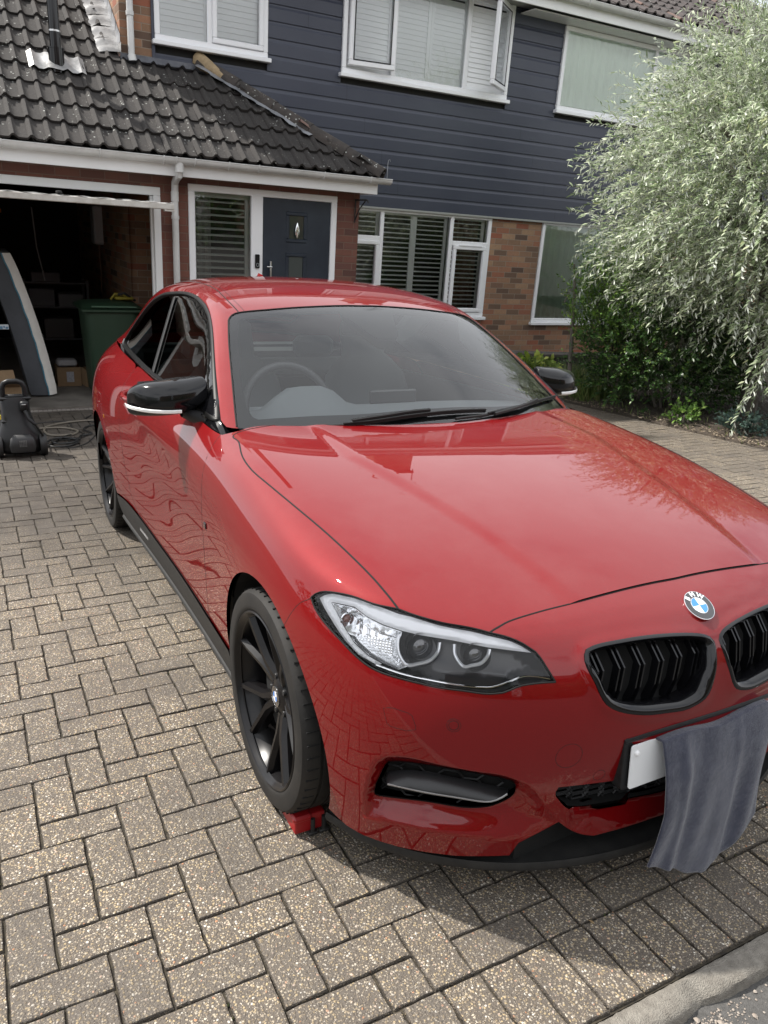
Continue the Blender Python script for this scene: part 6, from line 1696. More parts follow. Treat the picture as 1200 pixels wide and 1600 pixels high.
mb = MB(); Pm = gtop(0, .99); mb.cbox((-.028, .975, Pm.z-.003), (.028, 1.03, Pm.z+.03), .004, Matrix.Identity(4)); 
# ---- wipers
for (a, b, c) in (((-.10, .60), (.23, .655), (.42, .66)), ((.32, .63), (.66, .72), (.60, .70))): pass
def gsn(x, y, o): h = GLS.near(V((x, y, gtop(abs(x), max(y, .5)).z))); return h[0]+h[1]*o
WM = mat('wiper_black', (.010, .010, .010), .45, spec=.3)
def wip(pts, r, off, mb):
    q = resample([V(p) for p in pts], .03); P = []
    for p in q:
        h = GLS.near(p); P.append(h[0]+h[1]*off)
    mb.tube(P, r, 6)
for blade, arm in ((TR['wipe_a'], TR['wipe_a_arm']), (TR['wipe_b'], TR['wipe_b_arm'])):
    mb = MB(); wip(blade, .0055, .008, mb); wip(arm, .0075, .018, mb); wip([V(p).lerp(V(blade[-1]), .0) for p in blade[1:]], .004, .016, mb); mb.build('wiper', WM, CAR, True)
# camera housing behind the top of the glass
ch_ = [gtop(.105, 1.185), gtop(.10, 1.12), gtop(.075, 1.02), gtop(.055, .965), gtop(.035, .94), gtop(0, .935)]
VV = []
for p in ch_: VV += [p+V((0, .004, -.012)), V((-p.x, p.y+.004, p.z-.012)), p+V((-p.x*.15, .02, -.05)), V((-p.x*.85, p.y+.02, p.z-.05))]
FF = []
for i in range(len(ch_)-1): FF += [(4*i, 4*i+1, 4*i+5, 4*i+4), (4*i, 4*i+4, 4*i+6, 4*i+2), (4*i+1, 4*i+3, 4*i+7, 4*i+5)]
mb = MB(); mb.add(VV, FF); ch2 = mb.build('camera_housing', mat('housing_grey', (.008, .008, .009), .7), CAR, 40)
mb = MB(); p = gtop(0, 1.03); mb.add([V((-.028, 1.03, gtop(0, 1.03).z-.009)), V((.028, 1.03, gtop(0, 1.03).z-.009)), V((.010, 1.085, gtop(0, 1.085).z-.009)), V((-.010, 1.085, gtop(0, 1.085).z-.009))], [(0, 1, 2, 3)]); mb.build('camera_window', mat('camera_pale', (.30, .31, .33), .4), ch2)
# ---- door mirrors
cap_t = [V((-1.012, 1.005, .985)), V((-1.005, .985, 1.045)), V((-.965, .965, 1.075)), V((-.90, .945, 1.082)), V((-.84, .93, 1.084))]
def mirror(sd):
    S = lambda L: L if sd < 0 else MX(L)
    # housing: sections across x, each an ellipse-like loop in (y,z)
    secs = [(-1.014, 1.000, .992, .018, .026, .020), (-1.008, .992, .995, .038, .048, .036), (-.990, .980, 1.000, .060, .062, .044), (-.955, .965, 1.006, .080, .069, .050), (-.905, .955, 1.012, .090, .070, .055), (-.865, .95, 1.016, .088, .072, .056), (-.825, .952, 1.018, .080, .072, .052), (-.795, .95, 1.022, .068, .070, .046), (-.768, .945, 1.030, .050, .064, .040), (-.752, .94, 1.036, .034, .058, .034)]
    VV = []; FF = []; n = 28
    for (x, y, z, dy, up, dn) in secs:
        for k in range(n):
            a = 2*math.pi*k/n; c_ = math.cos(a); s_ = math.sin(a)
            c2_ = abs(c_)**.75*math.copysign(1, c_); s2_ = abs(s_)**.75*math.copysign(1, s_)
            yy = -c2_*dy if c_ > 0 else -c2_*dy*.55   # bulges forward, flat at the glass side
            VV.append(V((x+.012*max(0, c_), y+yy, z+s2_*(up if s_ > 0 else dn))))
    for i in range(len(secs)-1):
        for k in range(n): FF.append((i*n+k, i*n+(k+1) % n, (i+1)*n+(k+1) % n, (i+1)*n+k))
    FF += [tuple(range(n)), tuple(range((len(secs)-1)*n, len(secs)*n))]
    mb = MB(); mb.add(S(VV), FF); mo = mb.build('door_mirror', GLOSSB, CAR, 70)
    sb = mo.modifiers.new('s', 'SUBSURF'); sb.levels = 1; sb.render_levels = 2
    # indicator strip wrapping the outer lower edge
    L = [(-1.0145, 1.010, .990), (-1.0150, .975, .987), (-1.001, .937, .985), (-.965, .899, .982), (-.925, .880, .980), (-.885, .873, .979), (-.855, .874, .979)]
    L = [(-1.018, 1.012, .994), (-1.017, .972, .990), (-1.000, .934, .987), (-.965, .893, .984), (-.925, .872, .982), (-.885, .864, .981), (-.852, .864, .981)]
    L = spline([V(p) for p in L], 5); VV = []; FF = []
    for i, p in enumerate(L):
        w = .0066*min(1, .25+i/6)*(1 if i < len(L)-1 else .9)
        out = V((-.3, -1, 0)).normalized() if p.y < .93 else V((-1, -.3, 0)).normalized()
        for a, b in ((-1, .0), (-.6, .004), (.6, .004), (1, 0)): VV.append(p+V((0, 0, w*a))+out*(b-.002))
    for i in range(len(L)-1):
        for j in range(3): FF.append((i*4+j, i*4+j+1, (i+1)*4+j+1, (i+1)*4+j))
    mb = MB(); mb.add(S(VV), FF); mb.build('mirror_indicator', mat('clear_indicator', (.80, .80, .78), .18, coat=1), mo, True)
    # glass
    mb = MB(); mb.add(S([V((-1.0, 1.012, .965)), V((-.84, 1.003, .965)), V((-.84, 1.003, 1.075)), V((-.97, 1.010, 1.07))]), [(0, 1, 2, 3)]); mb.build('mirror_glass', CHROME, mo)
    # stalk and sail
    mb = MB()
    st = [(V((-.840, .93, .972)), .030, .022), (V((-.80, .90, .955)), .042, .026), (V((-.772, .84, .945)), .060, .030), (V((-.762, .80, .940)), .070, .032)]
    VV = []; FF = []; n = 14
    for c_, ry, rz in st:
        for k in range(n): a = 2*math.pi*k/n; VV.append(c_+V((0, ry*math.cos(a), rz*math.sin(a))))
    for i in range(3):
        for k in range(n): FF.append((i*n+k, i*n+(k+1) % n, (i+1)*n+(k+1) % n, (i+1)*n+k))
    mb.add(S(VV), FF)
    mb.build('mirror_arm', SATB, mo, 60)
    sail = [V((-.752, .700, .945)), V((-.7505, .735, .965)), V((-.735, .815, 1.022)), V((-.712, .905, 1.075)), V((-.748, .955, 1.03)), V((-.778, .96, .975)), V((-.785, .85, .955)), V((-.776, .74, .935)), V((-.765, .68, .930))]
    cs = sum(sail, V())/len(sail)+V((-.012, -.01, .01)); n = len(sail)
    mb = MB(); mb.add(S([p+V((-.004, 0, 0)) for p in sail]+[cs]+[p+V((.02, 0, -.01)) for p in sail]), [(i, (i+1) % n, n) for i in range(n)]+[(i, (i+1) % n, n+1+(i+1) % n, n+1+i) for i in range(n)]); mb.build('mirror_sail', GLOSSB, mo, 30)
mirror(-1); mirror(1)
# ---- wheels (axis along x, outer face towards -x)
def wheel(yc, sd, rot):
    M0 = Matrix.Translation((sd*.760, yc, .3155)) @ (Matrix.Identity(4) if sd > 0 else Matrix.Rotation(math.pi, 4, 'Z')) @ Matrix.Rotation(R(90), 4, 'Y')
    w = bpy.data.objects.new('wheel', None); COL.objects.link(w); w.parent = CAR
    # local z = outwards
    rt = .3135
    prof = [(.243, -.10), (.262, -.108), (.288, -.112), (.302, -.108), (.310, -.098), (.3127, -.085), (rt, -.062), (rt, -.0615), (.307, -.061), (.307, -.053), (rt, -.0525), (rt, -.022), (.306, -.0215), (.306, -.013), (rt, -.0125), (rt, .0125), (.306, .013), (.306, .0215), (rt, .022), (rt, .0525), (.307, .053), (.307, .061), (rt, .0615), (.3127, .085), (.310, .098), (.302, .108), (.288, .112), (.270, .1105), (.262, .1115), (.256, .1085), (.2475, .104)]
    mb = MB(); mb.lathe([(r, -z if False else z) for r, z in prof], 96, M0); ty = mb.build('tyre', RUBBER, w, 35)
    # shoulder sipes
    mb = MB()
    for k in range(56):
        a = 2*math.pi*k/56
        M = M0 @ Matrix.Rotation(a, 4, 'Z')
        for z0, z1, r in ((.0655, .098, .3118), (-.10, -.0655, .3118)):
            mb.box((r-.006, -.0016, z0), (r+.0022, .0016, z1), M)
    mb.build('tread_sipes', DEEP, ty)
    # rim barrel + lip
    mb = MB(); mb.lathe([(.236, -.10), (.225, -.07), (.222, .03), (.232, .075), (.241, .088), (.2455, .100), (.2505, .104), (.2515, .108), (.2475, .1105), (.2425, .107), (.2385, .097), (.2335, .093)], 80, M0); rim = mb.build('rim', RIMB, w, 50)
    mb = MB(); mb.lathe([(.0001, .045), (.14, .045), (.16, .0), (.222, -.03)], 48, M0); mb.build('inner_wheel', DEEP, rim, True)
    mb = MB(); mb.lathe([(.05, .020), (.165, .020), (.165, .004), (.05, .004)], 48, M0); mb.build('brake_disc', mat('brake_disc', (.10, .095, .09), .35, metal=.8), w, 40)
    # five forked spokes
    for k in range(5):
        M = M0 @ Matrix.Rotation(R(rot+72*k), 4, 'Z')
        for sg in (-1, 1):
            mb = MB()
            # path from hub to rim; cross-section is a ridge: top edge narrow, flanks steep
            path = [(.040, .008, .052, .022, .036), (.075, .010, .061, .020, .038), (.108, .015, .069, .0175, .040), (.140, .030, .076, .0155, .042), (.190, .053, .087, .0145, .042), (.240, .074, .096, .0150, .034)]
            VV = []; FF = []
            for r, off, z, hw, dp in path:
                c = V((r, off*sg, z)); s2 = sg
                # outward flank dips, inner edge forms the sharp crest
                VV += [c+V((0, -hw*s2, -.010)), c+V((0, -hw*.25*s2, .004)), c+V((0, hw*.55*s2, .003)), c+V((0, hw*s2, -.012)), c+V((0, hw*.8*s2, -dp)), c+V((0, -hw*.8*s2, -dp))]
            for i in range(len(path)-1):
                for j in range(6): FF.append((i*6+j, i*6+(j+1) % 6, (i+1)*6+(j+1) % 6, (i+1)*6+j))
            FF += [tuple(range(6)), tuple(range((len(path)-1)*6, len(path)*6))]
            mb.add([M@v for v in VV], FF); mb.build('spoke', RIMB, rim, 25)
    mb = MB(); mb.lathe([(.0001, .064), (.030, .064), (.0335, .0655), (.037, .064), (.060, .056), (.078, .040), (.080, .01)], 48, M0); hub = mb.build('hub', RIMB, rim, 35)
    for k in range(5): mb = MB(); mb.lathe([(.0001, .066), (.008, .066), (.010, .062), (.010, .045)], 12, M0@Matrix.Rotation(R(rot+36+72*k), 4, 'Z')@Matrix.Translation((.056, 0, -.004))); mb.build('wheel_bolt', SATB, rim, 40)
    c = M0@V((0, 0, .0655)); nr = (M0.to_3x3()@V((0, 0, 1)))
    roundel(c, nr, V((0, .35, 1)), .030, rim, 'centre_cap', False)
for yc, rr_ in ((0, 18), (2.69, 40)):
    for sd in (-1, 1): wheel(yc, sd, rr_)
# ------------------------------------------------------------------ grey towel over the number plate
def towel():
    nx, nz = 70, 90; V_ = []; F_ = []
    xt0, xt1 = -.186, .176
    for j in range(nz+1):
        v = j/nz
        for i in range(nx+1):
            u = i/nx
            x = xt0+(xt1-xt0)*u
            top = .470+.012*u+.006*math.sin(u*9)
            bot = .158-.078*min(1, u/.5)**.8+.11*max(0, (u-.62)/.38)**1.3+.006*math.sin(u*11)
            # lean: the left edge swings outwards to the left lower down, the right edge comes in
            x += .020*v*(1-u)*math.sin(v*3.0)-.022*max(0, v-.62)*(1-u)*3-.010*v*u
            if v < .06:   # tucked over the bracket
                t = v/.06; z = top+.010*math.sin(t*math.pi*.5)-.010*t; y = -.772-.030*math.sin(t*math.pi*.5)
            else:
                t = (v-.06)/.94; z = top+(bot-top)*t; y = -.802-.018*math.sin(min(1, t*3)*math.pi*.5)
                y -= .012*t
            am = .0040*min(1, .25+v*1.3)
            f = math.sin(2*math.pi*(u*2.35+.10+.10*v))+.35*math.sin(2*math.pi*(u*3.7+.3-.5*v))+.5*math.sin(v*5.5+u*2)*v+.9*math.exp(-((u-.70+.05*v)/.035)**2)-.6*math.exp(-((u-.36+.10*v)/.05)**2)
            y += -am*f+.004*math.sin(u*23+v*5)*v
            y -= .012*math.exp(-((u-.18)/.05)**2)*min(1, v*3)
            y += .05*x*x*4
            V_.append((x, y, z+.003*math.sin(u*31)*v))
    for j in range(nz):
        for i in range(nx): a = j*(nx+1)+i; F_.append((a, a+1, a+nx+2, a+nx+1))
    g = NT('grey_microfibre'); b = g.b; ob = g.tc.outputs['Object']
    n1 = g.noise(ob, 14, 6, .65); n2 = g.noise(ob, 900, 3); n3 = g.noise(ob, 45, 5, .7)
    col = g.mix(g.mp(n1, .35, .68), (.040, .043, .064), (.062, .066, .094)); col = g.mix(g.mp(n3, .45, .7, 0, .6), col, (.090, .094, .125))
    g.put(b.inputs['Base Color'], col); b.inputs['Roughness'].default_value = 1; b.inputs['Sheen Weight'].default_value = .5; b.inputs['Sheen Roughness'].default_value = .4; b.inputs['Specular IOR Level'].default_value = .1
    g.put(b.inputs['Normal'], g.bump(g.math('ADD', g.math('MULTIPLY', n2, .5), g.math('MULTIPLY', n3, 1.0)), .8, .004))
    o = link_mesh('towel', V_, F_, g.m, None, True)
    so_ = o.modifiers.new('t', 'SOLIDIFY'); so_.thickness = .005; so_.offset = 1
    tag(o, 'grey microfibre towel hanging over the white number plate at the front of the car', 'towel')
towel()
# ------------------------------------------------------------------ red wheel chock in front of the near front tyre
CH = thing('wheel_chock', (-.79, -.15, 0), 'small red plastic wheel chock with black feet wedged under the front tyre', 'chock')
def world_part(mb, name, m, parent, **k):
    o = mb.build(name, m, parent, **k); o.matrix_parent_inverse = Matrix.Translation(-parent.location) if parent.rotation_euler.z == 0 else parent.matrix_world.inverted(); return o
REDP = mat('red_plastic', (.28, .006, .008), .38, noise=(20, .4, (.25, .01, .015)))
mb = MB(); mb.prism([(-.055, .012), (-.055, .020), (-.10, .030), (-.155, .050), (-.185, .060), (-.206, .060), (-.210, .045), (-.208, .008)], -.850, -.762, Matrix(((0, 0, 1, 0), (1, 0, 0, 0), (0, 1, 0, 0), (0, 0, 0, 1))))
cb_ = world_part(mb, 'chock_body', REDP, CH, bevel=.005)
mb = MB()
mb.cbox((-.854, -.213, .044), (-.80, -.170, .063), .006); world_part(mb, 'chock_head', REDP, CH)
for x in (-.800, -.768):
    mb = MB(); mb.tube([(x, -.214, .004), (x, -.214, .050)], .0065, 8); mb.cbox((x-.014, -.222, 0), (x+.014, -.190, .010), .003); world_part(mb, 'chock_foot', MATB, CH, smooth=True)
# ------------------------------------------------------------------ pressure washer
def shell(secs, n=20, pw=.6):
    """loft of rounded sections (cx, cy, z, hx, hy)"""
    V_ = []; F_ = []
    for cx, cy, z, hx, hy in secs:
        for k in range(n):
            a = 2*math.pi*k/n; c_ = abs(math.cos(a))**pw*math.copysign(1, math.cos(a)); s_ = abs(math.sin(a))**pw*math.copysign(1, math.sin(a)); V_.append((cx+hx*c_, cy+hy*s_, z))
    for i in range(len(secs)-1):
        for k in range(n): F_.append((i*n+k, i*n+(k+1) % n, (i+1)*n+(k+1) % n, (i+1)*n+k))
    F_ += [tuple(range(n-1, -1, -1)), tuple((len(secs)-1)*n+k for k in range(n))]
    return V_, F_
PW = thing('pressure_washer', (-1.22, 4.72, 0), 'black upright pressure washer with two wheels and a carry handle standing on the driveway', 'pressure washer')
BP = mat('washer_black', (.008, .008, .009), .38, spec=.35, noise=(15, .4, (.016, .016, .016)))
mb = MB(); mb.add(*shell([(-1.21, 4.75, .03, .145, .10), (-1.21, 4.75, .07, .165, .125), (-1.21, 4.76, .16, .160, .12), (-1.215, 4.78, .24, .125, .10), (-1.22, 4.80, .34, .105, .085), (-1.22, 4.81, .42, .105, .08), (-1.22, 4.81, .455, .09, .07)])); wb = world_part(mb, 'motor_housing', BP, PW, smooth=60)
mb = MB(); mb.add(*shell([(-1.20, 4.61, .05, .085, .02), (-1.20, 4.605, .10, .095, .03), (-1.20, 4.615, .155, .085, .025), (-1.20, 4.63, .18, .06, .02)])); world_part(mb, 'front_grille', mat('washer_dark', (.02, .02, .021), .5), PW, smooth=60)
mb = MB()
for i in range(5):
    for k in range(5): mb.box((-1.225+.011*i, 4.572, .098+.010*k), (-1.217+.011*i, 4.578, .104+.010*k))
world_part(mb, 'vent_plate', mat('vent_grey', (.12, .12, .12), .5), wb)
mb = MB(); mb.tube([(-1.30, 4.80, .42), (-1.30, 4.80, .52), (-1.285, 4.80, .555), (-1.25, 4.80, .57), (-1.19, 4.80, .57), (-1.155, 4.80, .555), (-1.14, 4.80, .52), (-1.14, 4.80, .42)], .021, 10); mb.cbox((-1.30, 4.78, .40), (-1.14, 4.83, .47), .015); world_part(mb, 'handle', BP, PW, smooth=50)
mb = MB(); mb.cbox((-1.335, 4.74, .43), (-1.10, 4.84, .455), .01); mb.cbox((-1.33, 4.70, .26), (-1.10, 4.80, .285), .01); world_part(mb, 'accessory_shelf', BP, PW)
for x in (-1.365, -1.050):
    M = Matrix.Translation((x, 4.70, .085)) @ Matrix.Rotation(R(90), 4, 'Y')
    mb = MB(); mb.lathe([(.0001, -.018), (.05, -.020), (.060, -.026), (.080, -.026), (.085, -.018), (.085, .018), (.080, .026), (.060, .026), (.05, .020), (.0001, .018)], 32, M); world_part(mb, 'wheel', mat('washer_wheel', (.016, .016, .016), .55), PW, smooth=40)
mb = MB(); mb.cbox((-1.352, 4.655, .30), (-1.33, 4.70, .335), .004); world_part(mb, 'yellow_connector', mat('yellow_plastic', (.62, .50, .03), .4), PW)
mb = MB(); mb.cbox((-1.19, 4.66, .355), (-1.13, 4.72, .43), .01); mb.tube([(-1.16, 4.66, .36), (-1.14, 4.63, .30), (-1.10, 4.62, .26)], .014, 10); world_part(mb, 'outlet', BP, PW, smooth=50)
mb = MB(); mb.cbox((-1.178, 4.655, .405), (-1.148, 4.662, .412), .001); world_part(mb, 'badge_strip', mat('grey_mark', (.35, .35, .35), .5), PW)
# ---- hoses and cable on the ground
def hose(name, pts, r, m, label, cat='hose', grp=None):
    q = resample([Vector(p) for p in pts], .03); mb = MB(); mb.tube(q, r, 8); o = mb.build(name, m, None, True); tag(o, label, cat, grp); return o
HB = mat('hose_black', (.015, .015, .015), .42)
hose('pressure_hose', [(-1.10, 4.62, .26), (-1.05, 4.66, .16), (-1.02, 4.80, .05), (-.98, 4.98, .012), (-.92, 5.12, .012), (-.84, 5.22, .012), (-.76, 5.16, .012), (-.76, 5.02, .012), (-.86, 4.90, .012), (-.98, 4.92, .014), (-.99, 5.08, .022), (-.88, 5.20, .024), (-.76, 5.12, .022), (-.80, 4.98, .024), (-.92, 4.96, .024), (-.95, 5.10, .03), (-.84, 5.16, .03), (-.74, 5.10, .020), (-.70, 5.30, .012), (-.60, 5.36, .012), (-.64, 5.58, .012), (-.56, 5.74, .012), (-.45, 5.70, .012), (-.20, 5.62, .012)], .0085, HB, 'thin black high-pressure hose coiled on the blocks beside the pressure washer')
hose('water_hose', [(-1.32, 4.86, .10), (-1.20, 5.6, .012), (-1.0, 5.72, .012), (-.80, 5.70, .012), (-.70, 5.52, .012), (-.78, 5.36, .012), (-.95, 5.42, .012), (-.93, 5.80, .012), (-.6, 6.0, .012), (-.2, 5.9, .012)], .009, mat('hose_tan', (.16, .14, .11), .5), 'dull brown garden hose looping away over the driveway behind the pressure washer')
hose('power_cable', [(-1.25, 4.90, .05), (-1.1, 5.9, .006), (-.75, 6.05, .006), (-.72, 5.66, .006), (-.66, 5.30, .006), (-.90, 5.05, .035), (-.78, 5.28, .03), (-.86, 4.88, .006), (-.70, 4.98, .006), (-.5, 5.48, .006), (-.3, 5.52, .006)], .0045, HB, 'thin black power cable tangled with the hose on the driveway', 'cable')
hose('extension_lead', [(-.48, 6.30, .006), (-.56, 6.10, .006), (-.50, 5.92, .006), (-.42, 5.98, .006), (-.40, 6.20, .03), (-.34, 6.12, .006), (-.20, 6.0, .006)], .006, HB, 'short loop of black cable on the blocks just in front of the garage threshold', 'cable')
o = hose('floor_cable', [(-1.15, 6.85, -.008), (-.95, 7.1, -.02), (-.85, 7.35, -.035), (-.62, 7.62, -.05)], .005, mat('cable_brown', (.10, .075, .05), .6), 'brown cable running over the garage floor to the mattress foot', 'cable')
# ------------------------------------------------------------------ inside the garage (house coordinates)
MT = hthing('mattress', (-.9, 7.5, 0), 'grey mattress with white edge panel and blue piping leaning on its side in the garage', 'mattress')
def mattress():
    # long slab leaning to the left: outline runs from foot to top; face is grey, narrow side is white
    foot = Vector((-.76, 7.45, .02)); top = Vector((-1.10, 7.35, 1.50)); L = top-foot; u = L.normalized(); w = Vector((0, 1, 0)); t = u.cross(w).normalized()
    n = 18; secs = []
    TH = .27  # thickness seen from the front
    front, side_ = [], []
    V_ = []; F_ = []; ln = L.length
    for i in range(n+1):
        s = i/n; c = foot+L*s; r = 1-.10*max(0, (s-.86)/.14)**2-.06*max(0, (.06-s)/.06)**2
        bow = .035*math.sin(math.pi*s)
        a = c+Vector((-TH*.55*r+bow, -.05, 0)); b = c+Vector((TH*.14*r+bow+.004*math.sin(i*2.1), -.08, 0)); d = c+Vector((TH*.50*r+bow, .00, 0)); e = c+Vector((TH*.5*r+bow, .9, 0)); f = c+Vector((-TH*.55*r+bow, .9, 0))
        secs.append((a, b, d, e, f))
    g = MATS.get('mattress_grey') or mat('mattress_grey', (.075, .08, .09), .9, noise=(5, .5, (.05, .055, .062)), bump=(25, .5, .01))
    wv = mat('mattress_white', (.80, .78, .73), .9, noise=(9, .4, (.62, .59, .54)), bump=(120, .5, .003))
    for nm, i0, i1, m_ in (('side_band', 0, 1, g), ('white_panel', 1, 2, wv), ('white_face', 2, 3, wv), ('back', 4, 0, g)):
        V_ = []; F_ = []
        for i, s in enumerate(secs):
            for k in range(5):
                p = s[i0].lerp(s[i1], k/4)+Vector((0, -.012*math.sin(math.pi*k/4)-.006*abs(math.sin(i*1.57))*(nm == 'side_band'), 0)); V_.append(p)
        for i in range(n):
            for k in range(4): F_.append((i*5+k, i*5+k+1, i*5+6+k, i*5+5+k))
        mb = MB(); mb.add(V_, F_); hp(mb, nm, m_, MT, smooth=True, fix=False)
    mb = MB(); mb.add([s[k] for s in (secs[0], secs[-1]) for k in range(5)], [(4, 3, 2, 1, 0), (5, 6, 7, 8, 9)]); hp(mb, 'ends', g, MT, fix=False)
    mb = MB(); mb.tube([s[1]+Vector((0, -.010, 0)) for s in secs], .007, 6); hp(mb, 'piping', mat('blue_piping', (.06, .20, .28), .7), MT, smooth=True)
    mb = MB(); p = foot+L*.50+Vector((-.17, -.075, 0)); mb.cbox((p.x-.05, p.y-.004, p.z-.022), (p.x+.04, p.y, p.z+.028), .001, Matrix.Identity(4)); tg = hp(mb, 'label_tag', mat('label_white', (.55, .60, .64), .6), MT)
    mb = MB(); mb.box((p.x-.045, p.y-.0055, p.z-.018), (p.x-.018, p.y-.0045, p.z+.010)); mb.box((p.x-.012, p.y-.0055, p.z-.006), (p.x+.004, p.y-.0045, p.z+.012)); mb.box((p.x+.010, p.y-.0055, p.z-.016), (p.x+.035, p.y-.0045, p.z+.004)); hp(mb, 'label_print', mat('label_blue', (.10, .22, .36), .6), tg)
mattress()
CARD = mat('cardboard', (.26, .175, .10), .9, noise=(12, .5, (.19, .125, .07)), bump=(80, .2, .002))
def carton(base, sx, sy, sz, rz, label, flaps=True, grp=None, tilt=0):
    B = hthing('cardboard_box', base, label, 'box', grp); M = Matrix.Translation(base)@Matrix.Rotation(R(rz), 4, 'Z')@Matrix.Rotation(R(tilt), 4, 'X')
    mb = MB(); t = .004
    for q in (((-sx/2, -sy/2, 0), (sx/2, -sy/2+t, sz)), ((-sx/2, sy/2-t, 0), (sx/2, sy/2, sz)), ((-sx/2, -sy/2+t, 0), (-sx/2+t, sy/2-t, sz)), ((sx/2-t, -sy/2+t, 0), (sx/2, sy/2-t, sz)), ((-sx/2+t, -sy/2+t, 0), (sx/2-t, sy/2-t, t))): mb.box(*q, M)
    hp(mb, 'box_walls', CARD, B)
    if flaps:
        for a, (x0, x1, y, s) in enumerate(((-sx/2, sx/2, -sy/2, -1), (-sx/2, sx/2, sy/2, 1))):
            mb = MB(); mb.box((x0+.004, -.002, 0), (x1-.004, .002, sy*.45), M@Matrix.Translation((0, y, sz))@Matrix.Rotation(R(-50*s if a else 62), 4, 'X')); hp(mb, 'flap', CARD, B)
    return B
carton((-1.24, 6.98, 0), .42, .32, .23, 6, 'open cardboard box behind the pressure washer with its flaps up', True)
c2 = carton((-.44, 8.05, .0), .26, .26, .22, 0, 'brown cardboard box with a white paper label on the garage floor', False)
mb = MB(); mb.add([(-.47, 7.915, .05), (-.39, 7.915, .05), (-.39, 7.915, .17), (-.47, 7.915, .17)], [(0, 1, 2, 3)]); hp(mb, 'paper_label', mat('paper', (.42, .43, .46), .8, noise=(60, .6, (.2, .2, .22))), c2, fix=False)
mb = MB(); mb.cbox((-.56, 7.94, .225), (-.34, 8.12, .30), .02); o = mb.build('white_sack', mat('sack_white', (.35, .35, .36), .8), None, True); o.matrix_world = HM; tag(o, 'crumpled pale bag lying on top of the labelled cardboard box', 'bag')
carton((-.14, 7.95, 0), .30, .22, .20, 28, 'plain cardboard box tipped on its side in front of the green bin', False, None, 12)
# green wheelie bin
BN = hthing('wheelie_bin', (-.05, 7.35, 0), 'dark green wheelie bin with a closed lid standing in the garage', 'bin')
GRN = mat('bin_green', (.013, .036, .018), .5, noise=(6, .5, (.02, .045, .027)))
def taper(x0, x1, y0, y1, z0, z1, k=.82):
    cx, cy = (x0+x1)/2, (y0+y1)/2; a, b = (x1-x0)/2, (y1-y0)/2; V_ = []; F_ = []; n = 24
    for z, s in ((z0, k), (z0+.02, k+.01), (z1-.05, 1.0), (z1, 1.0)):
        for q in range(n):
            an = 2*math.pi*q/n; c_ = abs(math.cos(an))**.3*math.copysign(1, math.cos(an)); s_ = abs(math.sin(an))**.3*math.copysign(1, math.sin(an)); V_.append((cx+a*s*c_, cy+b*s*s_, z))
    for i in range(3):
        for q in range(n): F_.append((i*n+q, i*n+(q+1) % n, (i+1)*n+(q+1) % n, (i+1)*n+q))
    F_ += [tuple(range(n-1, -1, -1)), tuple(3*n+q for q in range(n))]; return V_, F_
mb = MB(); mb.add(*taper(-.33, .25, 7.10, 7.75, .05, .97)); hp(mb, 'bin_body', GRN, BN, smooth=50)
mb = MB(); mb.cbox((-.365, 7.06, .945), (.285, 7.78, .985), .012); hp(mb, 'bin_rim', GRN, BN)
mb = MB(); V_ = []; F_ = []
for i in range(13):
    x = -.36+.64*i/12
    for j in range(9):
        y = 7.05+.72*j/8; V_.append((x, y, .99+.060*math.sin(math.pi*min(1, max(0, (y-7.05)/.72)))**.5*math.sin(math.pi*i/12)**.25))
for i in range(12):
    for j in range(8): F_.append((i*9+j, (i+1)*9+j, (i+1)*9+j+1, i*9+j+1))
mb.add(V_, F_); ld = hp(mb, 'bin_lid', GRN, BN, smooth=True, fix=False)
mb = MB(); mb.cbox((-.27, 7.035, 1.0), (.20, 7.075, 1.018), .006); hp(mb, 'lid_lip', mat('bin_lip', (.05, .10, .065), .45), ld)
mb = MB(); mb.cbox((.02, 7.3, 1.055), (.22, 7.5, 1.09), .015); mb.tube([(-.02, 7.35, 1.06), (.02, 7.32, 1.12), (.10, 7.32, 1.12), (.18, 7.34, 1.06)], .012, 8); o = mb.build('yellow_tool', mat('tool_yellow', (.22, .18, .02), .5), None, True); o.matrix_world = HM; tag(o, 'yellow and black hand tool lying on the lid of the green bin', 'tool')
mb = MB(); mb.tube([(.05, 7.30, 1.115), (.12, 7.31, 1.13), (.2, 7.33, 1.07), (.24, 7.36, 1.05)], .014, 8); q = mb.build('grip', MATB, o, True)
# boiler, meter and shelving in the dark
mb = MB(); mb.cbox((.17, 9.5, 1.54), (.36, 9.8, 2.02), .02); o = mb.build('boiler', mat('boiler_white', (.55, .56, .58), .4), None); o.matrix_world = HM; tag(o, 'white rectangular boiler hanging high on the dark garage wall', 'boiler')
mb = MB(); mb.tube([(.24, 9.6, 1.54), (.24, 9.6, .9)], .012, 8); mb.tube([(.29, 9.6, 1.54), (.29, 9.6, 1.1), (.45, 9.6, 1.05)], .012, 8); q = mb.build('pipe', mat('copper_dull', (.16, .09, .06), .5, metal=.6), o, True)
mb = MB(); mb.cbox((.46, 8.7, 1.30), (.56, 8.78, 1.42), .01); o = mb.build('switch_box', mat('box_grey', (.22, .22, .21), .6), None); o.matrix_world = HM; tag(o, 'small pale socket box on the dark right-hand garage wall', 'switch box')
mb = MB(); mb.cbox((-.90, 10.4, 1.85), (-.86, 10.43, 1.90), .002); o = mb.build('warning_sticker', mat('orange_sticker', (.55, .20, .03), .6), None); o.matrix_world = HM; tag(o, 'tiny orange sticker on the back wall of the dark garage', 'sticker')
SH_ = hthing('metal_shelf', (-.4, 9.3, 0), 'dark metal shelf stacked with grey boxes at the back of the garage', 'shelf')
mb = MB()
for x in (-.75, .0):
    for y in (9.2, 9.6): mb.box((x-.015, y-.015, 0), (x+.015, y+.015, 1.1))
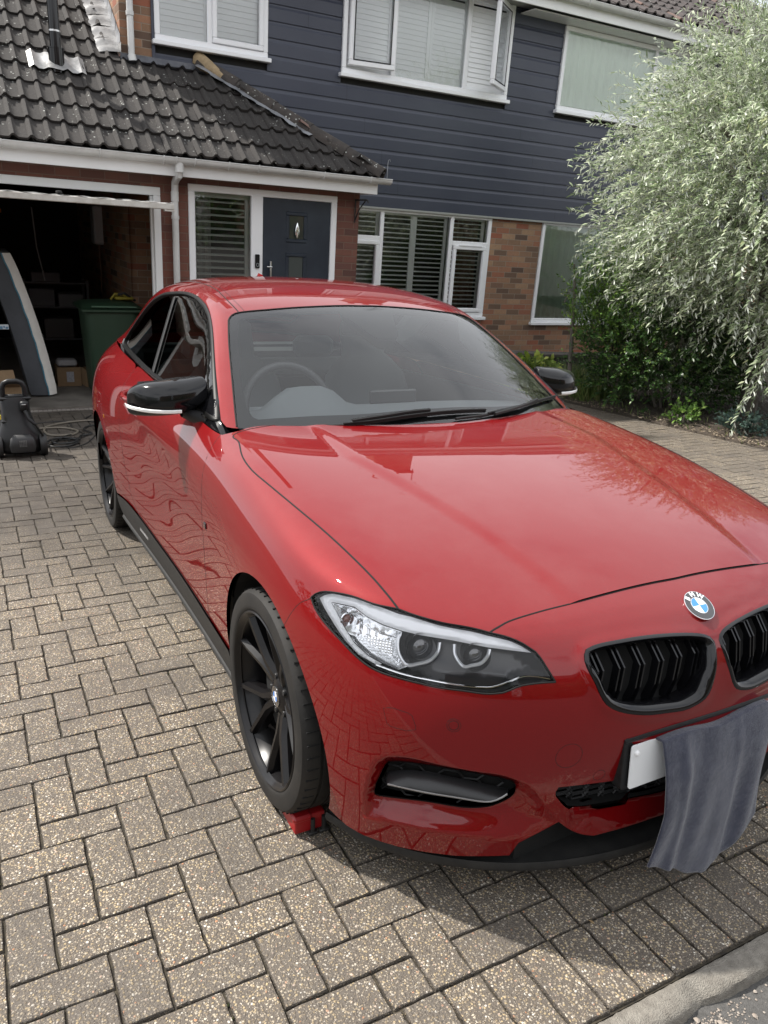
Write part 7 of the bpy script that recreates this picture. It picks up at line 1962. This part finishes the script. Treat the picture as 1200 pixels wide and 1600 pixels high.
for z in (.35, .75, 1.05): mb.box((-.76, 9.19, z), (.01, 9.61, z+.02))
hp(mb, 'shelf_frame', mat('shelf_dark', (.05, .05, .055), .5), SH_)
for k, (x, z, w, h, c) in enumerate(((-.70, .77, .30, .22, (.07, .07, .075)), (-.36, .77, .3, .16, (.10, .10, .10)), (-.66, 1.07, .34, .12, (.09, .09, .10)), (-.55, .37, .35, .25, (.05, .045, .04)))):
    mb = MB(); mb.cbox((x, 9.2, z), (x+w, 9.55, z+h), .01); o = mb.build('storage_box', mat('storage_%d' % k, c, .6), None); o.matrix_world = HM
    tag(o, ('dark grey storage box on the middle shelf, left one', 'mid grey storage box on the middle shelf, right one', 'flat grey storage box on the top shelf of the garage rack', 'dark brown storage box on the lowest shelf of the garage rack')[k], 'box')
mb = MB(); mb.tube([(-.62, 8.8, 1.95), (-.60, 8.8, 1.5), (-.55, 8.8, 1.2), (-.54, 8.8, 1.12)], .008, 6); o = mb.build('hanging_cord', mat('cord_grey', (.25, .25, .26), .7), None, True); o.matrix_world = HM; tag(o, 'thin grey cord hanging from the garage ceiling', 'cord')
# threshold strip
mb = MB()
for i in range(52): mb.cbox((-1.95+.044*i, 6.675, -.012), (-1.95+.044*i+.040, 6.70+.004*((i*7) % 3), .012), .004)
o = mb.build('threshold_strip', mat('threshold_grey', (.22, .20, .18), .7), None); o.matrix_world = HM; tag(o, 'pale notched strip along the threshold of the garage floor', 'threshold')
# low wall of the bed by the house
mb = MB(); mb.cbox((5.35, 7.05, -.15), (5.55, 7.70, .38), .01, Matrix.Identity(4)); mb.cbox((5.55, 7.05, -.15), (8.5, 7.22, .30), .01)
mb = MB(); P_ = [Vector((5.2, 7.1, 0)), Vector((8.8, 6.2, 0))]; d = (P_[1]-P_[0]).normalized(); nrm = Vector((-d.y, d.x, 0))
q0, q1 = P_; pts = [q0-nrm*.1, q1-nrm*.1, q1+nrm*.1, q0+nrm*.1]
mb.prism([(p.x, p.y) for p in pts], -.2, .42); mb.prism([(p.x, p.y) for p in (q0-nrm*.13, q1-nrm*.13, q1+nrm*.13, q0+nrm*.13)], .42, .47)
o = mb.build('low_wall', mat('dark_stone', (.07, .062, .055), .9, noise=(8, .7, (.12, .11, .095)), bump=(20, .8, .01)), None, bevel=.01); o.matrix_world = HM; tag(o, 'low dark stone retaining wall below the right-hand ground-floor window', 'wall')
# ------------------------------------------------------------------ unseen street behind the camera, added for the paint and glass to reflect
OM = [mat('render_brick', (.20, .12, .08), .9), mat('render_roof', (.07, .05, .045), .9)]
for k in range(3):
    x0 = -14+k*11.5; t = thing('added_opposite_house', (x0+4.5, -18.75, -1), ('unseen brick house added across the street, farthest to the left', 'unseen brick house added directly across the street', 'unseen brick house added across the street, farthest to the right')[k], 'house', 'unseen houses added across the street')
    mb = MB(); mb.box((x0, -22, -1), (x0+9, -15.5, 4.9)); mb.add([(x0, -15.49, 4.8), (x0+9, -15.49, 4.8), (x0+9, -18.75, 6.9), (x0, -18.75, 6.9)], [(0, 1, 2, 3)]); o = mb.build('wall', OM[0], t); o.matrix_parent_inverse = Matrix.Translation(-t.location)
    mb = MB(); mb.add([(x0-.4, -15.0, 4.8), (x0+9.4, -15.0, 4.8), (x0+9.4, -18.75, 7.0), (x0-.4, -18.75, 7.0), (x0-.4, -22.5, 4.8), (x0+9.4, -22.5, 4.8)], [(0, 1, 2, 3), (3, 2, 5, 4)]); o = mb.build('roof', OM[1], t); o.matrix_parent_inverse = Matrix.Translation(-t.location)
def hedge(name, x0, x1, y0, y1, h, n, seed):
    rs_ = np.random.RandomState(seed); P = np.stack([rs_.uniform(x0, x1, n), rs_.uniform(y0, y1, n), rs_.uniform(0, h, n)], 1); D = rs_.normal(0, 1, (n, 3)); U = rs_.normal(0, 1, (n, 3))
    o = leaves_mesh(name, P, D, U, np.full(n, .34), np.full(n, .22), rs_.uniform(0, 1, n), DG, None, .2, 1); o['kind'] = 'stuff'; return o
# ------------------------------------------------------------------ plants
def leaf_mat(name, stops, back=None, rough=.5, sheen=0, transl=.25):
    g = NT(name); b = g.b; at = g.n('Attribute'); at.attribute_name = 'rnd'
    col = g.ramp(at.outputs['Fac'], stops)
    if back is not None:
        ge = g.n('NewGeometry'); col = g.mix(ge.outputs['Backfacing'], col, back)
    g.put(b.inputs['Base Color'], col); b.inputs['Roughness'].default_value = rough; b.inputs['Specular IOR Level'].default_value = .35
    tr = g.t.nodes.new('ShaderNodeBsdfTranslucent'); g.put(tr.inputs[0], col); mx = g.t.nodes.new('ShaderNodeMixShader'); mx.inputs[0].default_value = transl
    out = g.t.nodes['Material Output']; g.t.links.new(b.outputs[0], mx.inputs[1]); g.t.links.new(tr.outputs[0], mx.inputs[2]); g.t.links.new(mx.outputs[0], out.inputs[0]); return g.m
def leaves_mesh(name, P, D, U, L, W, rnd, m, parent, curl=.25, segs=3):
    """P base points, D directions, U face normals (all n,3); narrow curved leaves of segs quads"""
    n = len(P); D = D/np.linalg.norm(D, axis=1)[:, None]; S = np.cross(D, U); S /= np.maximum(np.linalg.norm(S, axis=1)[:, None], 1e-9); N = np.cross(S, D)
    ts = np.linspace(0, 1, segs+1); wd = np.sin(np.pi*np.clip(ts*.92+.08, 0, 1))**.8; wd[-1] = .06
    rows = []
    for t, w in zip(ts, wd):
        c = P+D*(L*t)[:, None]-N*(curl*L*t*t)[:, None]
        rows += [c-S*(W*w*.5)[:, None]+N*(W*.18*w)[:, None], c+S*(W*w*.5)[:, None]+N*(W*.18*w)[:, None]]
    V_ = np.stack(rows, 1).reshape(-1, 3); k = 2*(segs+1); base = (np.arange(n)*k)[:, None, None]
    q = np.array([[2*i, 2*i+1, 2*i+3, 2*i+2] for i in range(segs)])[None]
    F_ = (base+q).reshape(-1, 4)
    me = bpy.data.meshes.new(name); me.vertices.add(len(V_)); me.vertices.foreach_set('co', V_.ravel()); me.loops.add(F_.size); me.loops.foreach_set('vertex_index', F_.ravel().astype(np.int32))
    me.polygons.add(len(F_)); me.polygons.foreach_set('loop_start', np.arange(0, F_.size, 4, dtype=np.int32)); me.update(calc_edges=True)
    at = me.attributes.new('rnd', 'FLOAT', 'FACE'); at.data.foreach_set('value', np.repeat(rnd, segs)); me.polygons.foreach_set('use_smooth', [True]*len(F_)); me.materials.append(m)
    o = bpy.data.objects.new(name, me); COL.objects.link(o); o.parent = parent
    if parent is not None: o.matrix_parent_inverse = Matrix.Translation(-parent.location)
    return o
RN = np.random.RandomState(5)
def unit(v): return v/np.maximum(np.linalg.norm(v, axis=-1, keepdims=True), 1e-9)
def twigs(starts, dirs, lens, droop, n=14, wob=.25):
    """polylines that start out along dirs and bend down; returns (k,n,3)"""
    k = len(starts); out = np.zeros((k, n, 3)); p = starts.copy(); d = unit(dirs.copy()); step = lens/(n-1); w = RN.normal(0, wob, (k, 3))
    for i in range(n):
        out[:, i] = p; t = i/(n-1)
        d = unit(d+np.array([0, 0, -1])*(droop*(.4+t)/n)[:, None]+w*(1.0/n)*np.cos(t*5)+RN.normal(0, .03, (k, 3))); p = p+d*step[:, None]
    return out
def twig_mesh(name, tw, r0, m, parent):
    k, n, _ = tw.shape; tw = tw[:, ::2]; n = tw.shape[1]; d = unit(np.gradient(tw, axis=1)); a = unit(np.cross(d, np.array([.3, .5, .8]))); b = np.cross(d, a)
    V_ = []; r = (r0*np.linspace(1, .35, n))[None, :, None]
    ring = [tw+(a*math.cos(t)+b*math.sin(t))*r for t in (0, 2.094, 4.189)]
    V_ = np.stack(ring, 2).reshape(-1, 3); F_ = []
    idx = np.arange(k*n*3).reshape(k, n, 3)
    q = [np.stack([idx[:, :-1, j], idx[:, :-1, (j+1) % 3], idx[:, 1:, (j+1) % 3], idx[:, 1:, j]], -1).reshape(-1, 4) for j in range(3)]
    F_ = np.concatenate(q)
    me = bpy.data.meshes.new(name); me.vertices.add(len(V_)); me.vertices.foreach_set('co', V_.ravel()); me.loops.add(F_.size); me.loops.foreach_set('vertex_index', F_.ravel().astype(np.int32))
    me.polygons.add(len(F_)); me.polygons.foreach_set('loop_start', np.arange(0, F_.size, 4, dtype=np.int32)); me.update(calc_edges=True); me.materials.append(m); me.polygons.foreach_set('use_smooth', [True]*len(F_))
    o = bpy.data.objects.new(name, me); COL.objects.link(o); o.parent = parent
    if parent is not None: o.matrix_parent_inverse = Matrix.Translation(-parent.location)
    return o
def leaf_along(tw, per, spread, L, W, face=None):
    """leaves alternate along each twig"""
    k, n, _ = tw.shape; P, D, U, LL, WW = [], [], [], [], []
    for j in range(per):
        t = (j+RN.uniform(0, .7, k))/per*(n-1)*.99+.01*n; i0 = np.clip(t.astype(int), 0, n-2); f = (t-i0)[:, None]
        p = tw[np.arange(k), i0]*(1-f)+tw[np.arange(k), i0+1]*f; d = unit(tw[np.arange(k), i0+1]-tw[np.arange(k), i0])
        rnd = unit(RN.normal(0, 1, (k, 3))); side_ = unit(np.cross(d, rnd)); P.append(p); D.append(unit(d*1.0+side_*spread)); U.append(unit(rnd+np.array([0, -.2, .7])))
        s = RN.uniform(.65, 1.15, k); LL.append(L*s); WW.append(W*s*RN.uniform(.8, 1.2, k))
    return np.concatenate(P), np.concatenate(D), np.concatenate(U), np.concatenate(LL), np.concatenate(WW)
BARK = mat('grey_bark', (.16, .14, .12), .9, noise=(12, .7, (.08, .07, .06)), bump=(30, .8, .01))
TWIG = mat('pale_twig', (.26, .26, .22), .8)
# ---- weeping silver-leaved tree
TR_ = thing('silver_pear_tree', (6.55, 4.15, 0), 'large weeping tree with narrow silver-green leaves overhanging the driveway on the right', 'tree')
def limb(mb, p, q, r0, r1, bend):
    p, q = Vector(p), Vector(q); mid = p.lerp(q, .5)+Vector(bend); pts = spline([p, mid, q], 6); mb.tube(pts, [r0+(r1-r0)*i/(len(pts)-1) for i in range(len(pts))], 8)
mb = MB(); limb(mb, (6.55, 4.15, -.1), (6.5, 4.1, 1.7), .11, .085, (.06, .03, 0))
tips = []
for k in range(16):
    a = 2*math.pi*k/16+.2; h = 2.0+1.9*((k*7) % 16)/16; rr_ = 1.0+.5*((k*5) % 7)/7
    q = (6.5+rr_*math.cos(a)*1.15, 4.1+rr_*math.sin(a)*.95, h); limb(mb, (6.5, 4.1, 1.3+.4*(k % 3)/3), q, .05, .014, (0, 0, .35)); tips.append(q)
world_part(mb, 'trunk', BARK, TR_, smooth=True)
def env_twigs(n, cx, cy, cz, rx, ry, rz, lo, hi, keep, shell=(.62, .98)):
    S, Dd = [], []
    while len(S) < n:
        v = unit(RN.normal(0, 1, 3)); 
        if not (lo < v[2] < hi): continue
        r = RN.uniform(*shell); p = np.array([cx+v[0]*rx*r, cy+v[1]*ry*r, cz+v[2]*rz*r])
        if keep is not None and not keep(p, v): continue
        S.append(p); Dd.append(v*np.array([1, 1, .55])+RN.normal(0, .35, 3)+np.array([-.10, -.1, .05]))
    return np.array(S), np.array(Dd)
LOW = lambda p, c: p[0] > c+max(0, 1.95-p[2])*1.25+max(0, p[2]-2.9)*.75
S1, D1 = env_twigs(3400, 6.90, 4.15, 2.05, 2.25, 2.0, 2.35, -.85, 1, lambda p, v: (v[0] < .45 or v[1] < -.5) and p[2] > .25 and v[1] < .75 and LOW(p, 4.70))
tw1 = twigs(S1, D1, RN.uniform(.35, .75, len(S1)), RN.uniform(.5, 1.7, len(S1)))
S2, D2 = env_twigs(2000, 6.90, 4.15, 2.05, 2.2, 1.9, 2.2, -.7, .95, lambda p, v: p[2] > .3 and LOW(p, 4.9) and v[1] < .7, (.3, .75))
tw2 = twigs(S2, D2, RN.uniform(.5, .9, len(S2)), RN.uniform(.8, 2.0, len(S2)))
# long whips that break the outline on the left and hang at the bottom
W_ = np.array([(4.95, 4.3, 2.55), (4.9, 4.0, 2.3), (5.2, 4.4, 3.15), (5.1, 4.2, 2.8), (5.45, 4.0, 3.6), (5.7, 4.2, 3.95), (4.95, 3.9, 1.75), (5.1, 3.6, 1.55), (5.25, 3.3, 1.30), (5.4, 3.1, 1.15), (5.6, 3.0, 1.0), (5.8, 2.9, .95), (5.05, 3.7, 1.95), (6.0, 2.8, 1.1), (5.3, 3.5, 1.1), (5.55, 3.4, .85)])
_keep = [0, 1, 2, 3, 4, 5, 9, 10, 11, 13, 15]
WD = np.array([(-1, .1, .05), (-1, -.2, -.1), (-1, .1, .35), (-1, -.1, .2), (-1, 0, .5), (-.8, 0, .8), (-.9, -.2, -.35), (-.9, -.3, -.3), (-.8, -.3, -.4), (-.7, -.3, -.4), (-.6, -.3, -.5), (-.5, -.3, -.4), (-1, -.1, -.2), (-.4, -.3, -.5), (-.8, -.2, -.5), (-.6, -.2, -.6)])
W_ = np.repeat(W_[_keep], 4, 0)+np.array([.12, 0, -.05])+RN.normal(0, .07, (44, 3)); WD = np.repeat(WD[_keep], 4, 0)+RN.normal(0, .14, (44, 3))
tw3 = twigs(W_, WD, RN.uniform(.6, 1.0, len(W_)), RN.uniform(.3, 1.2, len(W_)))
S4, D4 = env_twigs(900, 7.0, 4.75, 1.65, 1.5, 1.1, 1.5, -.9, 1, lambda p, v: p[0] > 6.1 and p[2] > .3, (.2, .95))
tw4 = twigs(S4, D4, RN.uniform(.4, .8, len(S4)), RN.uniform(.6, 1.8, len(S4)))
SL = leaf_mat('silver_leaf', [(0, (.10, .14, .065)), (.3, (.23, .305, .15)), (.62, (.41, .485, .30)), (.88, (.66, .71, .55)), (1, (.42, .46, .22))], (.58, .62, .53), .5, transl=.22)
parts_ = [leaf_along(tw, per, .9, .064, .0160) for tw, per in ((tw1, 24), (tw2, 18), (tw3, 32), (tw4, 20))]
P, D, U, LL, WW = [np.concatenate([q[k] for q in parts_]) for k in range(5)]
leaves_mesh('crown', P, D, U, LL, WW, RN.uniform(0, 1, len(P)), SL, TR_, .42, 3)
twig_mesh('twigs', np.concatenate([tw1, tw2, tw3, tw4]), .0034, TWIG, TR_)
# ---- dark leafy shrub below it
def shrub(name, loc, r, n, L, W, m, label, cat='shrub', per=12, tl=(.18, .4), seed_dir=(0, 0, .5), stem=None, shell=(.35, .95), spread=.9, droop=(.2, .8), keep=None):
    o = thing(name, loc, label, cat)
    S, Dd = env_twigs(n, loc[0], loc[1], loc[2]+r[2]*.9, *r, -.85, 1, keep, shell)
    Dd = Dd+np.array(seed_dir); tw = twigs(S, Dd, RN.uniform(tl[0], tl[1], len(S)), RN.uniform(*droop, len(S)), 8)
    P, D, U, LL, WW = leaf_along(tw, per, spread, L, W); leaves_mesh('foliage', P, D, U, LL, WW, RN.uniform(0, 1, len(P)), m, o, .25, 2)
    mb = MB()
    for k in range(9):
        a = k*.7; q = (loc[0]+r[0]*.6*math.cos(a), loc[1]+r[1]*.6*math.sin(a), loc[2]+r[2]*1.2); limb(mb, (loc[0]+.08*math.cos(a), loc[1]+.08*math.sin(a), loc[2]-.05), q, .014, .005, (0, 0, .1))
    world_part(mb, 'stems', BARK, o, smooth=True)
    twig_mesh('twigs', tw, .0022, BARK, o); return o
DG = leaf_mat('dark_green_leaf', [(0, (.018, .042, .012)), (.5, (.035, .085, .020)), (.85, (.065, .14, .030)), (1, (.16, .24, .05))], (.06, .11, .04), .38)
shrub('dark_shrub', (6.0, 4.85, -.05), (1.30, .80, .80), 1500, .046, .026, DG, 'dense dark green leafy shrub between the silver tree and the brick wall', per=13)
LG = leaf_mat('fresh_green_leaf', [(0, (.06, .14, .022)), (.5, (.13, .26, .04)), (1, (.28, .42, .09))], (.16, .28, .07), .4)
shrub('privet_bush', (5.60, 5.35, .28), (.66, .5, .84), 900, .040, .020, LG, 'lighter green upright bush in front of the right-hand ground-floor window', per=14, seed_dir=(0, 0, 1.4), tl=(.25, .55), droop=(0, .3))
mb = MB(); mb.tube([(5.20, 5.75, .2), (5.16, 5.75, 1.0), (5.11, 5.73, 1.45), (5.06, 5.72, 1.66)], [.03, .022, .016, .011], 7); mb.tube([(5.20, 5.99, 1.2), (5.28, 5.99, 1.36)], .010, 6); o = mb.build('dead_stem', BARK, None, True); tag(o, 'bare dark stem rising beside the light green bush', 'stem')
YG = leaf_mat('yellow_green_leaf', [(0, (.12, .20, .03)), (.5, (.26, .36, .05)), (1, (.42, .46, .10))], (.2, .28, .08), .42)
shrub('hydrangea', (5.05, 6.35, -.1), (.42, .34, .30), 120, .095, .06, YG, 'small yellow-green broad-leaved plant behind the far door mirror', 'plant', per=7, tl=(.10, .2), seed_dir=(0, 0, 1), droop=(0, .2))
BG = leaf_mat('blue_green_leaf', [(0, (.03, .06, .05)), (1, (.10, .16, .13))], (.08, .12, .10), .4)
shrub('low_blue_plant', (5.5, 3.35, -.02), (.24, .2, .12), 70, .05, .03, BG, 'low blue-green plant at the edge of the bed under the tree', 'plant', per=8, tl=(.08, .16), seed_dir=(0, 0, .8))
shrub('low_leafy_weed', (5.35, 4.05, -.03), (.20, .18, .10), 40, .05, .032, LG, 'low bright green weed at the bed edge beneath the dark shrub', 'plant', per=6, tl=(.08, .16), seed_dir=(0, 0, .8))
# ---- tufts of long grass against the low wall
def grass(name, x0, x1, y0, y1, n, h, m):
    P = np.stack([RN.uniform(x0, x1, n), RN.uniform(y0, y1, n), np.full(n, -.03)], 1); D = unit(RN.normal(0, .28, (n, 3))+np.array([0, -.05, 1])); U = unit(RN.normal(0, 1, (n, 3))+np.array([0, -1, 0]))
    return leaves_mesh(name, P, D, U, RN.uniform(.5, 1, n)*h, RN.uniform(.006, .012, n), RN.uniform(0, 1, n), m, None, .45, 4)
GM = leaf_mat('grass_blade', [(0, (.05, .09, .02)), (.6, (.10, .17, .035)), (1, (.26, .27, .10))], None, .5)
o = grass('long_grass', 5.25, 6.1, 5.5, 6.5, 1500, .50, GM); o['kind'] = 'stuff'; tag(o, 'tuft of long green grass in the bed in front of the low wall', 'grass')
o = grass('short_weeds', 5.15, 6.6, 2.2, 5.6, 700, .12, GM); o['kind'] = 'stuff'; tag(o, 'short weeds and blades scattered over the bare bed', 'weeds')
o = hedge('added_street_hedge', -12, 12, -12.6, -11.2, 2.6, 5200, 3); tag(o, 'unseen tall green hedge and trees added along the far side of the street', 'hedge')  # out of view, put in so the bumper doesn't mirror open sky
o = hedge('added_side_hedge', -8.2, -7.0, -6, 5, 1.9, 2600, 4); tag(o, 'unseen green hedge added along the left boundary of the drive', 'hedge')  # added beside the drive, out of frame, for the paint to reflect
o = hedge('added_street_trees', -9, 9, -14.5, -12.5, 4.6, 3600, 6); tag(o, 'unseen tall leafy trees added across the street', 'trees')  # unseen; added for reflections, kept low to leave the facade lit
